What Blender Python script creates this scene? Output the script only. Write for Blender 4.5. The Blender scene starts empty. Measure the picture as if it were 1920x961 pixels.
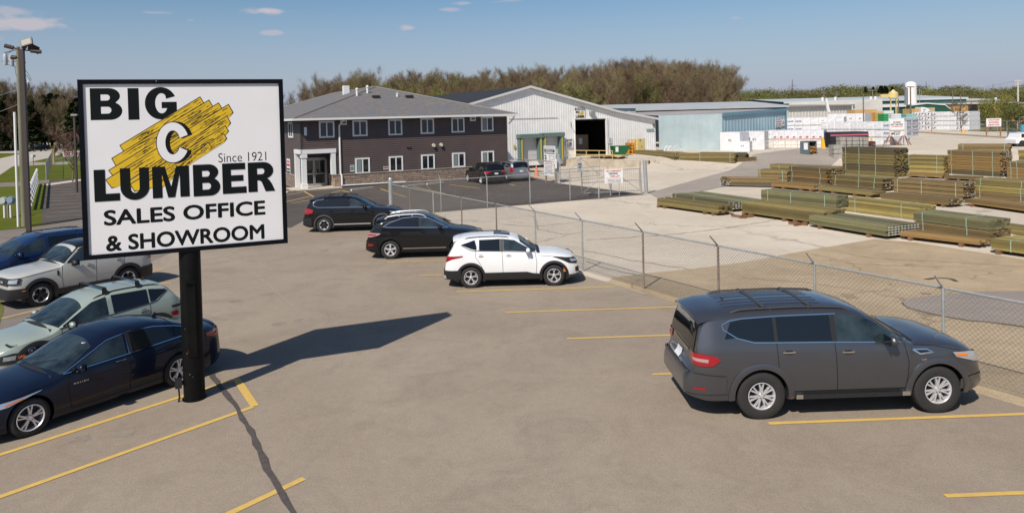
import bpy, math, random
import numpy as np
from mathutils import Vector, Matrix
R_ = math.radians
PI = math.pi
scene = bpy.context.scene
COL = scene.collection

# ---------------------------------------------------------------- camera
CAM_F, CAM_P, CAM_R, CAM_YC, CAM_H = 1364.17, 0.0222687, -0.0246936, 251.69, 5.4464
_cp, _sp, _c, _s = math.cos(CAM_P), math.sin(CAM_P), math.cos(CAM_R), math.sin(CAM_R)
FWD = Vector((0, _cp, -_sp))
_R0, _U0 = Vector((1, 0, 0)), Vector((0, _sp, _cp))
RGT = _c*_R0 + _s*_U0
UPV = -_s*_R0 + _c*_U0
cam = bpy.data.cameras.new('camera')
cam.sensor_width = 36.0
cam.lens = CAM_F/1920*36.0
cam.shift_y = -(480.5-CAM_YC)/1920
cam.clip_start = 0.1
cam.clip_end = 9000
camo = bpy.data.objects.new('camera', cam)
COL.objects.link(camo)
M = Matrix.Identity(4)
for i in range(3):
    M[i][0], M[i][1], M[i][2] = RGT[i], UPV[i], -FWD[i]
M[2][3] = CAM_H
camo.matrix_world = M
scene.camera = camo

# ---------------------------------------------------------------- light
SUN = Vector((-0.455, -0.812, 1.0)).normalized()       # towards the sun
el = math.asin(SUN.z)
azi = math.atan2(SUN.x, SUN.y)
world = bpy.data.worlds.new('World')
scene.world = world
world.use_nodes = True
wn = world.node_tree
wn.nodes.clear()
def wnode(t, **k):
    n = wn.nodes.new(t)
    for a, b in k.items():
        setattr(n, a, b)
    return n
sky = wnode('ShaderNodeTexSky', sky_type='NISHITA')
sky.sun_disc = False
sky.sun_elevation = el
sky.sun_rotation = azi
sky.altitude = 200
sky.air_density = 1.0
sky.dust_density = 0.9
sky.ozone_density = 2.6
bg = wnode('ShaderNodeBackground')
bg.inputs[1].default_value = 0.081
wo = wnode('ShaderNodeOutputWorld')
hsv = wnode('ShaderNodeHueSaturation')
hsv.inputs['Saturation'].default_value = 1.16
wn.links.new(sky.outputs[0], hsv.inputs['Color'])
# a violet-grey spring haze low over the horizon and a few small fair-weather clouds
tc = wnode('ShaderNodeTexCoord')
sep = wnode('ShaderNodeSeparateXYZ')
wn.links.new(tc.outputs['Generated'], sep.inputs[0])
mr = wnode('ShaderNodeMapRange')
mr.inputs['From Min'].default_value = 0.0
mr.inputs['From Max'].default_value = 0.16
mr.inputs['To Min'].default_value = 0.96
mr.inputs['To Max'].default_value = 0.0
wn.links.new(sep.outputs['Z'], mr.inputs['Value'])
mixh = wnode('ShaderNodeMixRGB')
mixh.inputs['Color2'].default_value = (4.15, 4.55, 6.1, 1)
wn.links.new(mr.outputs[0], mixh.inputs['Fac'])
wn.links.new(hsv.outputs[0], mixh.inputs['Color1'])
last = mixh.outputs[0]
noi = wnode('ShaderNodeTexNoise')
noi.inputs['Scale'].default_value = 26
noi.inputs['Detail'].default_value = 6
mpn = wnode('ShaderNodeMapping')
mpn.inputs['Scale'].default_value = (1, 1, 2.6)
wn.links.new(tc.outputs['Generated'], mpn.inputs[0])
wn.links.new(mpn.outputs[0], noi.inputs['Vector'])
def skydir(px, py):
    d = FWD + RGT*((px-960)/CAM_F) - UPV*((py-CAM_YC)/CAM_F)
    return d.normalized()
for (px, py, rx, ry, amt) in [(38, 46, 78, 13, .75), (28, 22, 40, 8, .5), (502, 21, 44, 10, .85), (508, 61, 28, 5, .5),
                              (286, 24, 28, 5, .4), (768, 53, 19, 6, .65), (843, 18, 24, 5, .45), (872, 6, 30, 5, .5),
                              (1380, 33, 14, 4, .25), (-40, 70, 60, 8, .4), (965, 1, 40, 5, .4), (357, 38, 12, 4, .25)]:
    d = skydir(px, py)
    mp = wnode('ShaderNodeVectorMath', operation='SUBTRACT')
    mp.inputs[1].default_value = d
    wn.links.new(tc.outputs['Generated'], mp.inputs[0])
    sc_ = wnode('ShaderNodeVectorMath', operation='MULTIPLY')
    sc_.inputs[1].default_value = (CAM_F/rx, CAM_F/rx, CAM_F/ry)
    wn.links.new(mp.outputs[0], sc_.inputs[0])
    ln = wnode('ShaderNodeVectorMath', operation='LENGTH')
    wn.links.new(sc_.outputs[0], ln.inputs[0])
    ad = wnode('ShaderNodeMath', operation='MULTIPLY_ADD')      # noise pushes the outline in and out
    ad.inputs[1].default_value = -2.6
    wn.links.new(noi.outputs[0], ad.inputs[0])
    wn.links.new(ln.outputs['Value'], ad.inputs[2])
    m2 = wnode('ShaderNodeMapRange', interpolation_type='SMOOTHSTEP')
    m2.inputs['From Min'].default_value = -1.1
    m2.inputs['From Max'].default_value = -0.3
    m2.inputs['To Min'].default_value = amt
    m2.inputs['To Max'].default_value = 0
    wn.links.new(ad.outputs[0], m2.inputs['Value'])
    mx = wnode('ShaderNodeMixRGB')
    mx.inputs['Color2'].default_value = (6.6, 5.9, 6.3, 1)
    wn.links.new(m2.outputs[0], mx.inputs['Fac'])
    wn.links.new(last, mx.inputs['Color1'])
    last = mx.outputs[0]
wn.links.new(last, bg.inputs[0])
wn.links.new(bg.outputs[0], wo.inputs[0])

sl = bpy.data.lights.new('sun', 'SUN')
sl.energy = 4.55
sl.angle = R_(0.53)
sl.color = (1.0, 0.93, 0.83)
so = bpy.data.objects.new('sun', sl)
so.rotation_euler = SUN.to_track_quat('Z', 'Y').to_euler()
COL.objects.link(so)
scene.view_settings.view_transform = 'Standard'
scene.view_settings.look = 'None'
scene.view_settings.gamma = 1
scene.view_settings.use_curve_mapping = False
scene.view_settings.exposure = 0.16
scene.cycles.max_bounces = 6
scene.cycles.transparent_max_bounces = 8
scene.cycles.use_adaptive_sampling = True

# ---------------------------------------------------------------- where things stand: sight lines of the survey
def ray(px, py):
    d = FWD + RGT*((px-960)/CAM_F) - UPV*((py-CAM_YC)/CAM_F)
    return d/d.y
def G(px, py, z=0.0):
    r = ray(px, py)
    t = (z-CAM_H)/r.z
    return Vector((r.x*t, r.y*t, z))
def AY(px, py, Y):
    return Vector((0, 0, CAM_H)) + ray(px, py)*Y
def ONP(px, py, A, th):
    """point of a sight line on the upright plane through A that runs along the angle th"""
    r = ray(px, py)
    n = (-math.sin(th), math.cos(th))
    t = (n[0]*A[0]+n[1]*A[1])/(n[0]*r.x+n[1]*r.y)
    return Vector((r.x*t, r.y*t, CAM_H+r.z*t))
def LOC(px, py, A, th):
    """(distance along, height) on that plane"""
    w = ONP(px, py, A, th)
    return ((w.x-A[0])*math.cos(th)+(w.y-A[1])*math.sin(th), w.z)

# ---------------------------------------------------------------- mesh helpers
class MB:
    def __init__(s):
        s.v, s.f, s.m = [], [], []
    def quad(s, a, b, c, d, m=0):
        n = len(s.v)
        s.v += [tuple(a), tuple(b), tuple(c), tuple(d)]
        s.f.append((n, n+1, n+2, n+3)); s.m.append(m)
        return s
    def poly(s, pts, m=0):
        n = len(s.v)
        s.v += [tuple(p) for p in pts]
        s.f.append(tuple(range(n, n+len(pts)))); s.m.append(m)
        return s
    def box(s, x0, x1, y0, y1, z0, z1, m=0, T=None):
        n = len(s.v)
        P = [(x0,y0,z0),(x1,y0,z0),(x1,y1,z0),(x0,y1,z0),(x0,y0,z1),(x1,y0,z1),(x1,y1,z1),(x0,y1,z1)]
        if T is not None:
            P = [tuple(T @ Vector(p)) for p in P]
        s.v += P
        for q in ((0,3,2,1),(4,5,6,7),(0,1,5,4),(1,2,6,5),(2,3,7,6),(3,0,4,7)):
            s.f.append(tuple(n+i for i in q)); s.m.append(m)
        return s
    def tube(s, p0, p1, r0, r1=None, n=8, m=0, caps=True):
        r1 = r0 if r1 is None else r1
        p0, p1 = Vector(p0), Vector(p1)
        d = p1-p0
        if d.length < 1e-7: return s
        q = d.to_track_quat('Z', 'Y')
        ax, ay = q @ Vector((1,0,0)), q @ Vector((0,1,0))
        k = len(s.v)
        for p, r in ((p0, r0), (p1, r1)):
            for i in range(n):
                a = 2*PI*i/n
                s.v.append(tuple(p+ax*(r*math.cos(a))+ay*(r*math.sin(a))))
        for i in range(n):
            j = (i+1) % n
            s.f.append((k+i, k+j, k+n+j, k+n+i)); s.m.append(m)
        if caps:
            s.f.append(tuple(k+i for i in range(n))[::-1]); s.m.append(m)
            s.f.append(tuple(k+n+i for i in range(n))); s.m.append(m)
        return s
    def path(s, pts, r, n=6, m=0):
        for a, b in zip(pts[:-1], pts[1:]):
            s.tube(a, b, r, r, n, m)
        return s
    def lathe(s, prof, n=24, o=(0,0,0), m=0, axis='z', closed=False):
        """prof: (radius, height) list"""
        k = len(s.v)
        for (r, h) in prof:
            for i in range(n):
                a = 2*PI*i/n
                c, d = r*math.cos(a), r*math.sin(a)
                p = {'z': (c, d, h), 'y': (c, h, d), 'x': (h, c, d)}[axis]
                s.v.append((p[0]+o[0], p[1]+o[1], p[2]+o[2]))
        for j in range(len(prof)-1):
            for i in range(n):
                i2 = (i+1) % n
                s.f.append((k+j*n+i, k+j*n+i2, k+(j+1)*n+i2, k+(j+1)*n+i)); s.m.append(m)
        return s
    def prism(s, pts, z0, z1, m=0, side=None):
        """upright prism over a plan outline"""
        side = m if side is None else side
        k = len(s.v); n = len(pts)
        s.v += [(p[0], p[1], z0) for p in pts]+[(p[0], p[1], z1) for p in pts]
        for i in range(n):
            j = (i+1) % n
            s.f.append((k+i, k+j, k+n+j, k+n+i)); s.m.append(side)
        s.f.append(tuple(k+i for i in range(n))[::-1]); s.m.append(m)
        s.f.append(tuple(k+n+i for i in range(n))); s.m.append(m)
        return s
    def plate(s, pts, y0, y1, m=0):
        """outline (x,z) given thickness from y0 to y1"""
        k = len(s.v); n = len(pts)
        s.v += [(p[0], y0, p[1]) for p in pts]+[(p[0], y1, p[1]) for p in pts]
        for i in range(n):
            j = (i+1) % n
            s.f.append((k+i, k+j, k+n+j, k+n+i)); s.m.append(m)
        s.f.append(tuple(k+i for i in range(n))); s.m.append(m)
        s.f.append(tuple(k+n+i for i in range(n))[::-1]); s.m.append(m)
        return s
    def grid(s, rows, m=0, flip=False):
        k = len(s.v); nr = len(rows); nc = len(rows[0])
        for r in rows:
            s.v += [tuple(p) for p in r]
        for j in range(nr-1):
            for i in range(nc-1):
                q = (k+j*nc+i, k+j*nc+i+1, k+(j+1)*nc+i+1, k+(j+1)*nc+i)
                s.f.append(q[::-1] if flip else q); s.m.append(m)
        return s
    def mesh(s, name, mats, smooth=None, fix=False):
        me = bpy.data.meshes.new(name)
        me.from_pydata(s.v, [], s.f)
        mats = mats if isinstance(mats, (list, tuple)) else [mats]
        for m in mats:
            me.materials.append(m)
        if len(mats) > 1:
            me.polygons.foreach_set('material_index', s.m)
        if fix:
            import bmesh
            b = bmesh.new(); b.from_mesh(me)
            bmesh.ops.remove_doubles(b, verts=b.verts, dist=1e-5)
            bmesh.ops.recalc_face_normals(b, faces=b.faces)
            b.to_mesh(me); b.free()
        if smooth is not None:
            me.polygons.foreach_set('use_smooth', [True]*len(me.polygons))
            me.set_sharp_from_angle(angle=R_(smooth))
        me.update()
        return me
    def build(s, name, mats, parent=None, smooth=None, fix=False):
        me = s.mesh(name, mats, smooth, fix)
        o = bpy.data.objects.new(name, me)
        COL.objects.link(o)
        if parent is not None:
            o.parent = parent
        return o
def tag(o, label=None, cat=None, group=None, kind=None):
    if label: o['label'] = label
    if cat: o['category'] = cat
    if group: o['group'] = group
    if kind: o['kind'] = kind
    return o
def thing(name, label, cat, loc=(0,0,0), rz=0.0, group=None):
    o = bpy.data.objects.new(name, None)
    COL.objects.link(o)
    o.empty_display_size = 0.2
    o.location = loc
    o.rotation_euler = (0, 0, rz)
    return tag(o, label, cat, group)
def kids(o):
    return KID.get(o.name, [])
def copy_tree(o, parent=None):
    c = o.copy(); COL.objects.link(c); c.parent = parent
    for ch in list(o.children):
        copy_tree(ch, c)
    return c
def BX(name, x0, x1, y0, y1, z0, z1, mat, parent=None):
    return MB().box(x0, x1, y0, y1, z0, z1).build(name, mat, parent)

# ---------------------------------------------------------------- materials
def srgb(r, g, b):
    f = lambda c: (c/255/12.92) if c/255 <= .04045 else ((c/255+.055)/1.055)**2.4
    return (f(r), f(g), f(b), 1)
_mats = {}
def mat(name, col, rough=.6, metal=0.0, noise=None, bump=None, coat=0.0, island=0.0, objrand=0.0, spec=None, col2=None, emit=None, coords='Object'):
    """noise=(scale, amount, stretch xyz); bump=(scale, strength, distance); col2 mixes in by noise"""
    if name in _mats: return _mats[name]
    m = bpy.data.materials.new(name); m.use_nodes = True
    nt = m.node_tree; N = nt.nodes; L = nt.links
    b = N['Principled BSDF']
    b.inputs['Roughness'].default_value = rough
    b.inputs['Metallic'].default_value = metal
    if spec is not None: b.inputs['Specular IOR Level'].default_value = spec
    if coat:
        b.inputs['Coat Weight'].default_value = coat
        b.inputs['Coat Roughness'].default_value = .04
    t = N.new('ShaderNodeTexCoord')
    src = None
    base = N.new('ShaderNodeRGB'); base.outputs[0].default_value = (*col[:3], 1)
    src = base.outputs[0]
    if noise:
        sc, amt = noise[0], noise[1]
        st = noise[2] if len(noise) > 2 else (1, 1, 1)
        mp = N.new('ShaderNodeMapping'); mp.inputs['Scale'].default_value = st
        L.new(t.outputs[coords], mp.inputs[0])
        n = N.new('ShaderNodeTexNoise'); n.inputs['Scale'].default_value = sc
        n.inputs['Detail'].default_value = 7; n.inputs['Roughness'].default_value = .62
        L.new(mp.outputs[0], n.inputs['Vector'])
        r = N.new('ShaderNodeMapRange')
        r.inputs['From Min'].default_value = .3; r.inputs['From Max'].default_value = .7
        L.new(n.outputs[0], r.inputs['Value'])
        if col2 is not None:
            r.inputs['To Max'].default_value = amt
            x = N.new('ShaderNodeMixRGB')
            L.new(r.outputs[0], x.inputs['Fac']); L.new(src, x.inputs['Color1'])
            x.inputs['Color2'].default_value = (*col2[:3], 1)
            src = x.outputs[0]
        else:
            r.inputs['To Min'].default_value = 1-amt; r.inputs['To Max'].default_value = 1+amt
            x = N.new('ShaderNodeHueSaturation')
            L.new(r.outputs[0], x.inputs['Value']); L.new(src, x.inputs['Color'])
            src = x.outputs[0]
    if island:
        g = N.new('ShaderNodeNewGeometry')
        r = N.new('ShaderNodeMapRange'); r.inputs['To Min'].default_value = 1-island; r.inputs['To Max'].default_value = 1+island
        L.new(g.outputs['Random Per Island'], r.inputs['Value'])
        x = N.new('ShaderNodeHueSaturation')
        L.new(r.outputs[0], x.inputs['Value']); L.new(src, x.inputs['Color'])
        src = x.outputs[0]
    if objrand:
        g = N.new('ShaderNodeObjectInfo')
        r = N.new('ShaderNodeMapRange'); r.inputs['To Min'].default_value = 1-objrand; r.inputs['To Max'].default_value = 1+objrand
        L.new(g.outputs['Random'], r.inputs['Value'])
        x = N.new('ShaderNodeHueSaturation')
        L.new(r.outputs[0], x.inputs['Value']); L.new(src, x.inputs['Color'])
        r2 = N.new('ShaderNodeMapRange'); r2.inputs['To Min'].default_value = .5-objrand*.07; r2.inputs['To Max'].default_value = .5+objrand*.07
        m7 = N.new('ShaderNodeMath'); m7.operation = 'MULTIPLY'; m7.inputs[1].default_value = 7.31
        fr = N.new('ShaderNodeMath'); fr.operation = 'FRACT'
        L.new(g.outputs['Random'], m7.inputs[0]); L.new(m7.outputs[0], fr.inputs[0]); L.new(fr.outputs[0], r2.inputs['Value'])
        L.new(r2.outputs[0], x.inputs['Hue'])
        src = x.outputs[0]
    L.new(src, b.inputs['Base Color'])
    if emit:
        b.inputs['Emission Color'].default_value = (*emit[:3], 1); b.inputs['Emission Strength'].default_value = emit[3]
    if bump:
        n = N.new('ShaderNodeTexNoise'); n.inputs['Scale'].default_value = bump[0]; n.inputs['Detail'].default_value = 5
        L.new(t.outputs[coords], n.inputs['Vector'])
        bm = N.new('ShaderNodeBump'); bm.inputs['Strength'].default_value = bump[1]; bm.inputs['Distance'].default_value = bump[2]
        L.new(n.outputs[0], bm.inputs['Height']); L.new(bm.outputs[0], b.inputs['Normal'])
    _mats[name] = m
    return m

# ---------------------------------------------------------------- lettering
def outline_mesh(splines, name='lettering'):
    cu = bpy.data.curves.new(name, 'CURVE'); cu.dimensions = '2D'; cu.fill_mode = 'BOTH'
    for pts in splines:
        sp = cu.splines.new('POLY'); sp.points.add(len(pts)-1)
        for i, p in enumerate(pts): sp.points[i].co = (p[0], p[1], 0, 1)
        sp.use_cyclic_u = True
    o = bpy.data.objects.new(name, cu)
    me = bpy.data.meshes.new_from_object(o)
    bpy.data.objects.remove(o); bpy.data.curves.remove(cu)
    return me
def text_mesh(body, bold=0.0, spacing=1.0, align='CENTER', line=1.0):
    cu = bpy.data.curves.new('lettering', 'FONT'); cu.body = body; cu.size = 1; cu.offset = bold
    cu.space_character = spacing; cu.align_x = align; cu.space_line = line
    cu.resolution_u = 4
    o = bpy.data.objects.new('lettering', cu)
    me = bpy.data.meshes.new_from_object(o)
    bpy.data.objects.remove(o); bpy.data.curves.remove(cu)
    return me
def fit_mesh(me, x0, x1, z0, z1, y, name, m, parent, keep=False):
    """stand a flat mesh up on a sign face: fits it to x0..x1, z0..z1 at depth y"""
    n = len(me.vertices)
    co = np.empty(n*3); me.vertices.foreach_get('co', co); co = co.reshape(-1, 3)
    a, b = co.min(0), co.max(0)
    sx = (x1-x0)/(b[0]-a[0]); sz = (z1-z0)/(b[1]-a[1])
    if keep: 
        s_ = min(sx, sz); sx = sz = s_
    cx, cz = (x0+x1)/2, (z0+z1)/2
    out = np.empty_like(co)
    out[:, 0] = cx+(co[:, 0]-(a[0]+b[0])/2)*sx
    out[:, 1] = y-co[:, 2]*.00012
    out[:, 2] = cz+(co[:, 1]-(a[1]+b[1])/2)*sz
    me.vertices.foreach_set('co', out.ravel())
    me.materials.clear(); me.materials.append(m)
    me.update(); me.name = name
    o = bpy.data.objects.new(name, me); COL.objects.link(o); o.parent = parent
    return o
def heavy_text(body, w=.03):
    """bold lettering: the outline swept a little round its place in hair-thin layers"""
    me = text_mesh(body); n = len(me.vertices); co = np.empty(n*3); me.vertices.foreach_get('co', co); co = co.reshape(-1, 3)
    fs = [tuple(p.vertices) for p in me.polygons]; mb = MB()
    for k, (dx, dy) in enumerate(((0, 0), (-w, 0), (w, 0), (0, -w), (0, w), (-w*.7, -w*.7), (w*.7, w*.7), (-w*.7, w*.7), (w*.7, -w*.7))):
        b = len(mb.v); mb.v += [(x+dx, y+dy, k) for x, y, z in co]; mb.f += [tuple(i+b for i in f) for f in fs]; mb.m += [0]*len(fs)
    return mb.mesh('lettering', [])
def words_on(parent, body, x0, x1, z0, z1, y, m, bold=0.02, name='lettering', keep=False, line=1.0, spacing=1.0):
    return fit_mesh(text_mesh(body, bold, spacing, 'CENTER', line), x0, x1, z0, z1, y, name, m, parent, keep)
CHR_ = mat("chrome", (.75, .76, .78), rough=.12, metal=1.0)
PLB_ = mat("black_trim", (.014, .014, .015), rough=.55, noise=(8, .15))
GLS_ = mat("car_glass", (.006, .008, .010), rough=.03, spec=.7)
TIRE_ = mat("tyre_rubber", (.022, .021, .020), rough=.85, noise=(30, .25))
# ================================================================ ground
def ground_mat(name, c1, c2, c3, s1=.25, s2=6, sp=90, rough=.9, grain=.18, cracks=0.0, bumpd=.004):
    m = bpy.data.materials.new(name); m.use_nodes = True
    nt = m.node_tree; N = nt.nodes; L = nt.links; b = N['Principled BSDF']
    b.inputs['Roughness'].default_value = rough; b.inputs['Specular IOR Level'].default_value = .12
    t = N.new('ShaderNodeTexCoord')
    def noise(s, d=6, r=.6, dist=0):
        n = N.new('ShaderNodeTexNoise'); n.inputs['Scale'].default_value = s; n.inputs['Detail'].default_value = d
        n.inputs['Roughness'].default_value = r; n.inputs['Distortion'].default_value = dist
        L.new(t.outputs['Object'], n.inputs['Vector']); return n.outputs[0]
    def rng(o, a, b_, c_=0, d_=1):
        r = N.new('ShaderNodeMapRange'); r.inputs['From Min'].default_value = a; r.inputs['From Max'].default_value = b_
        r.inputs['To Min'].default_value = c_; r.inputs['To Max'].default_value = d_
        L.new(o, r.inputs['Value']); return r.outputs[0]
    def mix(f, A, B):
        x = N.new('ShaderNodeMixRGB')
        L.new(f, x.inputs['Fac'])
        for k, v in (('Color1', A), ('Color2', B)):
            if isinstance(v, tuple): x.inputs[k].default_value = (*v[:3], 1)
            else: L.new(v, x.inputs[k])
        return x.outputs[0]
    def mul(o, f):
        x = N.new('ShaderNodeHueSaturation'); L.new(o, x.inputs['Color']); L.new(f, x.inputs['Value']); return x.outputs[0]
    col = mix(rng(noise(s1, 8, .6, .4), .38, .64), c1, c2)
    col = mix(rng(noise(s2*.13, 8, .7, 1.0), .46, .72, 0, .75), col, c3)
    col = mul(col, rng(noise(s2, 6, .7), .3, .7, .94, 1.06))
    g = noise(sp, 3, .9)
    col = mul(col, rng(g, .25, .75, 1-grain, 1+grain))
    if cracks:
        v = N.new('ShaderNodeTexVoronoi'); v.feature = 'DISTANCE_TO_EDGE'; v.inputs['Scale'].default_value = cracks
        nn = N.new('ShaderNodeTexNoise'); nn.inputs['Scale'].default_value = .9; nn.inputs['Detail'].default_value = 6
        L.new(t.outputs['Object'], nn.inputs['Vector'])
        ad = N.new('ShaderNodeVectorMath'); ad.operation = 'MULTIPLY_ADD'; ad.inputs[1].default_value = (2.2, 2.2, 0)
        L.new(nn.outputs['Color'], ad.inputs[0]); L.new(t.outputs['Object'], ad.inputs[2]); L.new(ad.outputs[0], v.inputs['Vector'])
        k = rng(v.outputs['Distance'], 0.0, .012, 1, 0)
        gate = rng(noise(.12, 3), .48, .56)
        mm = N.new('ShaderNodeMath'); mm.operation = 'MULTIPLY'; L.new(k, mm.inputs[0]); L.new(gate, mm.inputs[1])
        m3 = N.new('ShaderNodeMath'); m3.operation = 'MULTIPLY'; m3.inputs[1].default_value = .55; L.new(mm.outputs[0], m3.inputs[0])
        col = mix(m3.outputs[0], col, tuple(x*.35 for x in c1[:3]))
    L.new(col, b.inputs['Base Color'])
    bm = N.new('ShaderNodeBump'); bm.inputs['Strength'].default_value = .5; bm.inputs['Distance'].default_value = bumpd
    L.new(g, bm.inputs['Height']); L.new(bm.outputs[0], b.inputs['Normal'])
    return m
A_LOT = ground_mat('asphalt_weathered', (.262, .214, .166), (.315, .262, .205), (.222, .180, .142), .12, 5, 45, grain=.36)
A_DARK = ground_mat('asphalt_sealed', (.080, .069, .063), (.098, .084, .076), (.125, .107, .094), .3, 4, 60, cracks=.18)
A_STREET = ground_mat('street_surface', (.40, .36, .31), (.46, .42, .36), (.34, .31, .28), .2, 4, 30)
A_DRIVE = ground_mat('asphalt_drive', (.19, .16, .14), (.235, .20, .18), (.15, .13, .115), .2, 4, 60, cracks=.12)
A_YARD = ground_mat('yard_concrete', (.505, .440, .355), (.575, .505, .41), (.43, .375, .305), .10, 3, 25, grain=.14, cracks=.10)
A_GRAV = ground_mat('tan_gravel', (.36, .275, .175), (.44, .345, .23), (.28, .215, .14), .35, 5, 34, grain=.38, bumpd=.02, cracks=.16)
A_TRACK = ground_mat('yard_asphalt', (.30, .26, .225), (.36, .315, .27), (.26, .225, .20), .12, 3, 30, cracks=.14)
A_PATCH = ground_mat('patched_asphalt', (.25, .21, .185), (.29, .25, .215), (.22, .19, .165), .3, 6, 60)
A_GRASS = ground_mat('lawn', (.070, .092, .006), (.100, .118, .008), (.125, .115, .020), .5, 6, 40, grain=.30, bumpd=.03)
A_SOIL = ground_mat('rough_grass', (.11, .115, .035), (.15, .145, .05), (.19, .16, .08), .05, 2, 12, grain=.25)
A_CRACK = mat('crack_sealant', (.075, .062, .055), rough=.7, noise=(8, .25))
OILST = [mat('oil_stain', (.225, .186, .148), rough=.8, noise=(5, .2)), mat('oil_stain_light', (.245, .202, .160), rough=.8, noise=(5, .2))]
CRKF = mat('crack_fine', (.13, .108, .09), rough=.9)
YCR = mat('yard_crack_fill', (.25, .21, .165), rough=.9)
Y_PAINT = mat('road_paint_yellow', (.62, .40, .085), rough=.75, noise=(7, .55), col2=(.40, .29, .13))
Y_FADE = mat('road_paint_faded', (.40, .33, .20), rough=.8, noise=(6, .5), col2=(.16, .14, .12))

def sheet(name, pts, z, m):
    return tag(MB().poly([(p[0], p[1], z) for p in pts]).build(name, m), kind='structure')
def smooth(a, b, x):
    t = min(max((x-a)/(b-a), 0), 1); return t*t*(3-2*t)
def yard_h(x, y):
    return 1.0*smooth(68, 77, y)*smooth(11.5, 15.5, x)
def GH(px, py):
    """foot of a thing on the rising yard"""
    z = 0.0
    for _ in range(40):
        g = G(px, py, z); z = .5*z+.5*yard_h(g.x, g.y)
    return G(px, py, z)
def draped(name, pts, dz, m):
    import bmesh
    b = bmesh.new(); f = b.faces.new([b.verts.new((p[0], p[1], 0)) for p in pts])
    bmesh.ops.triangulate(b, faces=b.faces)
    for _ in range(7):
        e = [e for e in b.edges if e.calc_length() > 2.5]
        if not e: break
        bmesh.ops.subdivide_edges(b, edges=e, cuts=1, use_grid_fill=False); bmesh.ops.triangulate(b, faces=b.faces)
    for v in b.verts: v.co.z = yard_h(v.co.x, v.co.y)+dz
    for f in b.faces:
        if f.normal.z < 0: f.normal_flip()
    me = bpy.data.meshes.new(name); b.to_mesh(me); b.free(); me.materials.append(m)
    o = bpy.data.objects.new(name, me); COL.objects.link(o); return tag(o, kind='structure')
# base sheet to the horizon
sheet('ground', [(-4000, -60), (4000, -60), (4000, 6000), (-4000, 6000)], -.03, A_SOIL)
# terraced yard: a grid that rises a metre towards the sheds
CP = Vector((-7.1, 42.0))                                   # corner post of the two fences
FD = Vector((4.01, 22.70))-CP; FD.normalize()               # run of the lot fence
RUN2 = Vector((9.18, 50.15))-CP; RUN2.normalize()
fx = lambda y: CP.x+(y-CP.y)*FD.x/FD.y                      # fence line x at y
ys = list(np.arange(-12, 42, 3.0))+[42]+list(np.arange(44, 67, 3))+list(np.arange(67, 79, .75))+list(np.arange(80, 200, 8))
rows = []
for y in ys:
    xl = fx(y)-.45 if y < 42 else (CP.x-.45-(y-42)*.9 if y < 62 else -25.0)
    xs_ = list(np.linspace(xl, 9, 8))+list(np.arange(10, 18.1, .8))+list(np.linspace(19, 190, 22))
    rows.append([(x, y, yard_h(x, y)) for x in xs_])
tag(MB().grid(rows).build('yard', A_YARD, None, 30), kind='structure')
# lot and drive
edge = lambda y: fx(y)-.42
lot = [(-30, -14), (edge(-14), -14)]
rnd = random.Random(3)
for y in np.arange(-12, 42, .8): lot.append((edge(y)+rnd.uniform(-.09, .09), y))
lot += [(CP.x-.4, 42.2), (-8.6, 43.5), (-30, 39), (-46, 36), (-46, 26), (-30, 14)]
sheet('parking_lot', lot, .004, A_LOT)
def W2(px, py, z=0): 
    g = G(px, py, z); return (g.x, g.y)
drv = [W2(-400, 470), W2(-60, 439), W2(75, 424), W2(150, 412), W2(300, 400), W2(420, 420), W2(330, 470), W2(120, 560), W2(20, 640), (-30, 8), (-60, 8)]
sheet('driveway', drv, .008, A_DRIVE)
soil = [W2(-30, 595), W2(3, 560), W2(8, 580), W2(-10, 640)]
sheet('soil_verge', soil, .014, A_SOIL)
dark = [W2(95, 337), W2(150, 334.5), W2(330, 324), W2(560, 310), W2(952, 318), W2(1000, 333), W2(1047, 343.5), (9.0, 49.7)]
k = 14
for i in range(k+1): 
    p = CP+RUN2*(18.1*(1-i/k)); dark.append((p.x+.1, p.y-.45+rnd.uniform(-.08, .08)))
dark += [W2(640, 408), W2(569, 414), W2(545, 427), W2(400, 416), W2(150, 411), W2(78, 421.5), W2(80, 390), W2(88, 350)]
sheet('office_lot', dark, .010, A_DARK)
sheet('lawn', [W2(-900, 560), W2(-60, 438), W2(0, 432), W2(40, 427), W2(78, 421), W2(80, 390), W2(88, 350), W2(92, 338), W2(150, 333), W2(330, 322), (-75, 190), (-130, 230), (-300, 230), (-200, 90), (-120, 30)], .004, A_GRASS)
street = [W2(-700, 470), W2(-120, 368), W2(0, 328), W2(22, 313), W2(60, 303), W2(100, 294), W2(126, 284), W2(150, 273), W2(175, 262.5), W2(185, 257), W2(150, 261), W2(118, 269), W2(80, 279), W2(40, 288), W2(0, 297), W2(-300, 345), W2(-900, 440)]
sheet('street', street, .012, A_STREET)
sheet('footpath', [W2(-60, 353), W2(30, 349), W2(92, 343), W2(93, 337), W2(40, 341), W2(-60, 346)], .010, A_DRIVE)
sheet('side_road', [W2(-60, 304), W2(-10, 287), W2(34, 287), W2(60, 276), W2(120, 266), W2(90, 266), W2(40, 274), W2(0, 283), W2(-60, 290)], .009, A_STREET)
sheet('side_road', [W2(24, 312), W2(58, 304), W2(100, 305), W2(130, 303), W2(130, 308), W2(84, 309), W2(36, 312)], .018, A_TRACK)
sheet('gravel_edge', [W2(78, 346), W2(150, 336), W2(330, 326), W2(330, 329), W2(150, 339.5), W2(90, 348)], .016, A_YARD)
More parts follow.
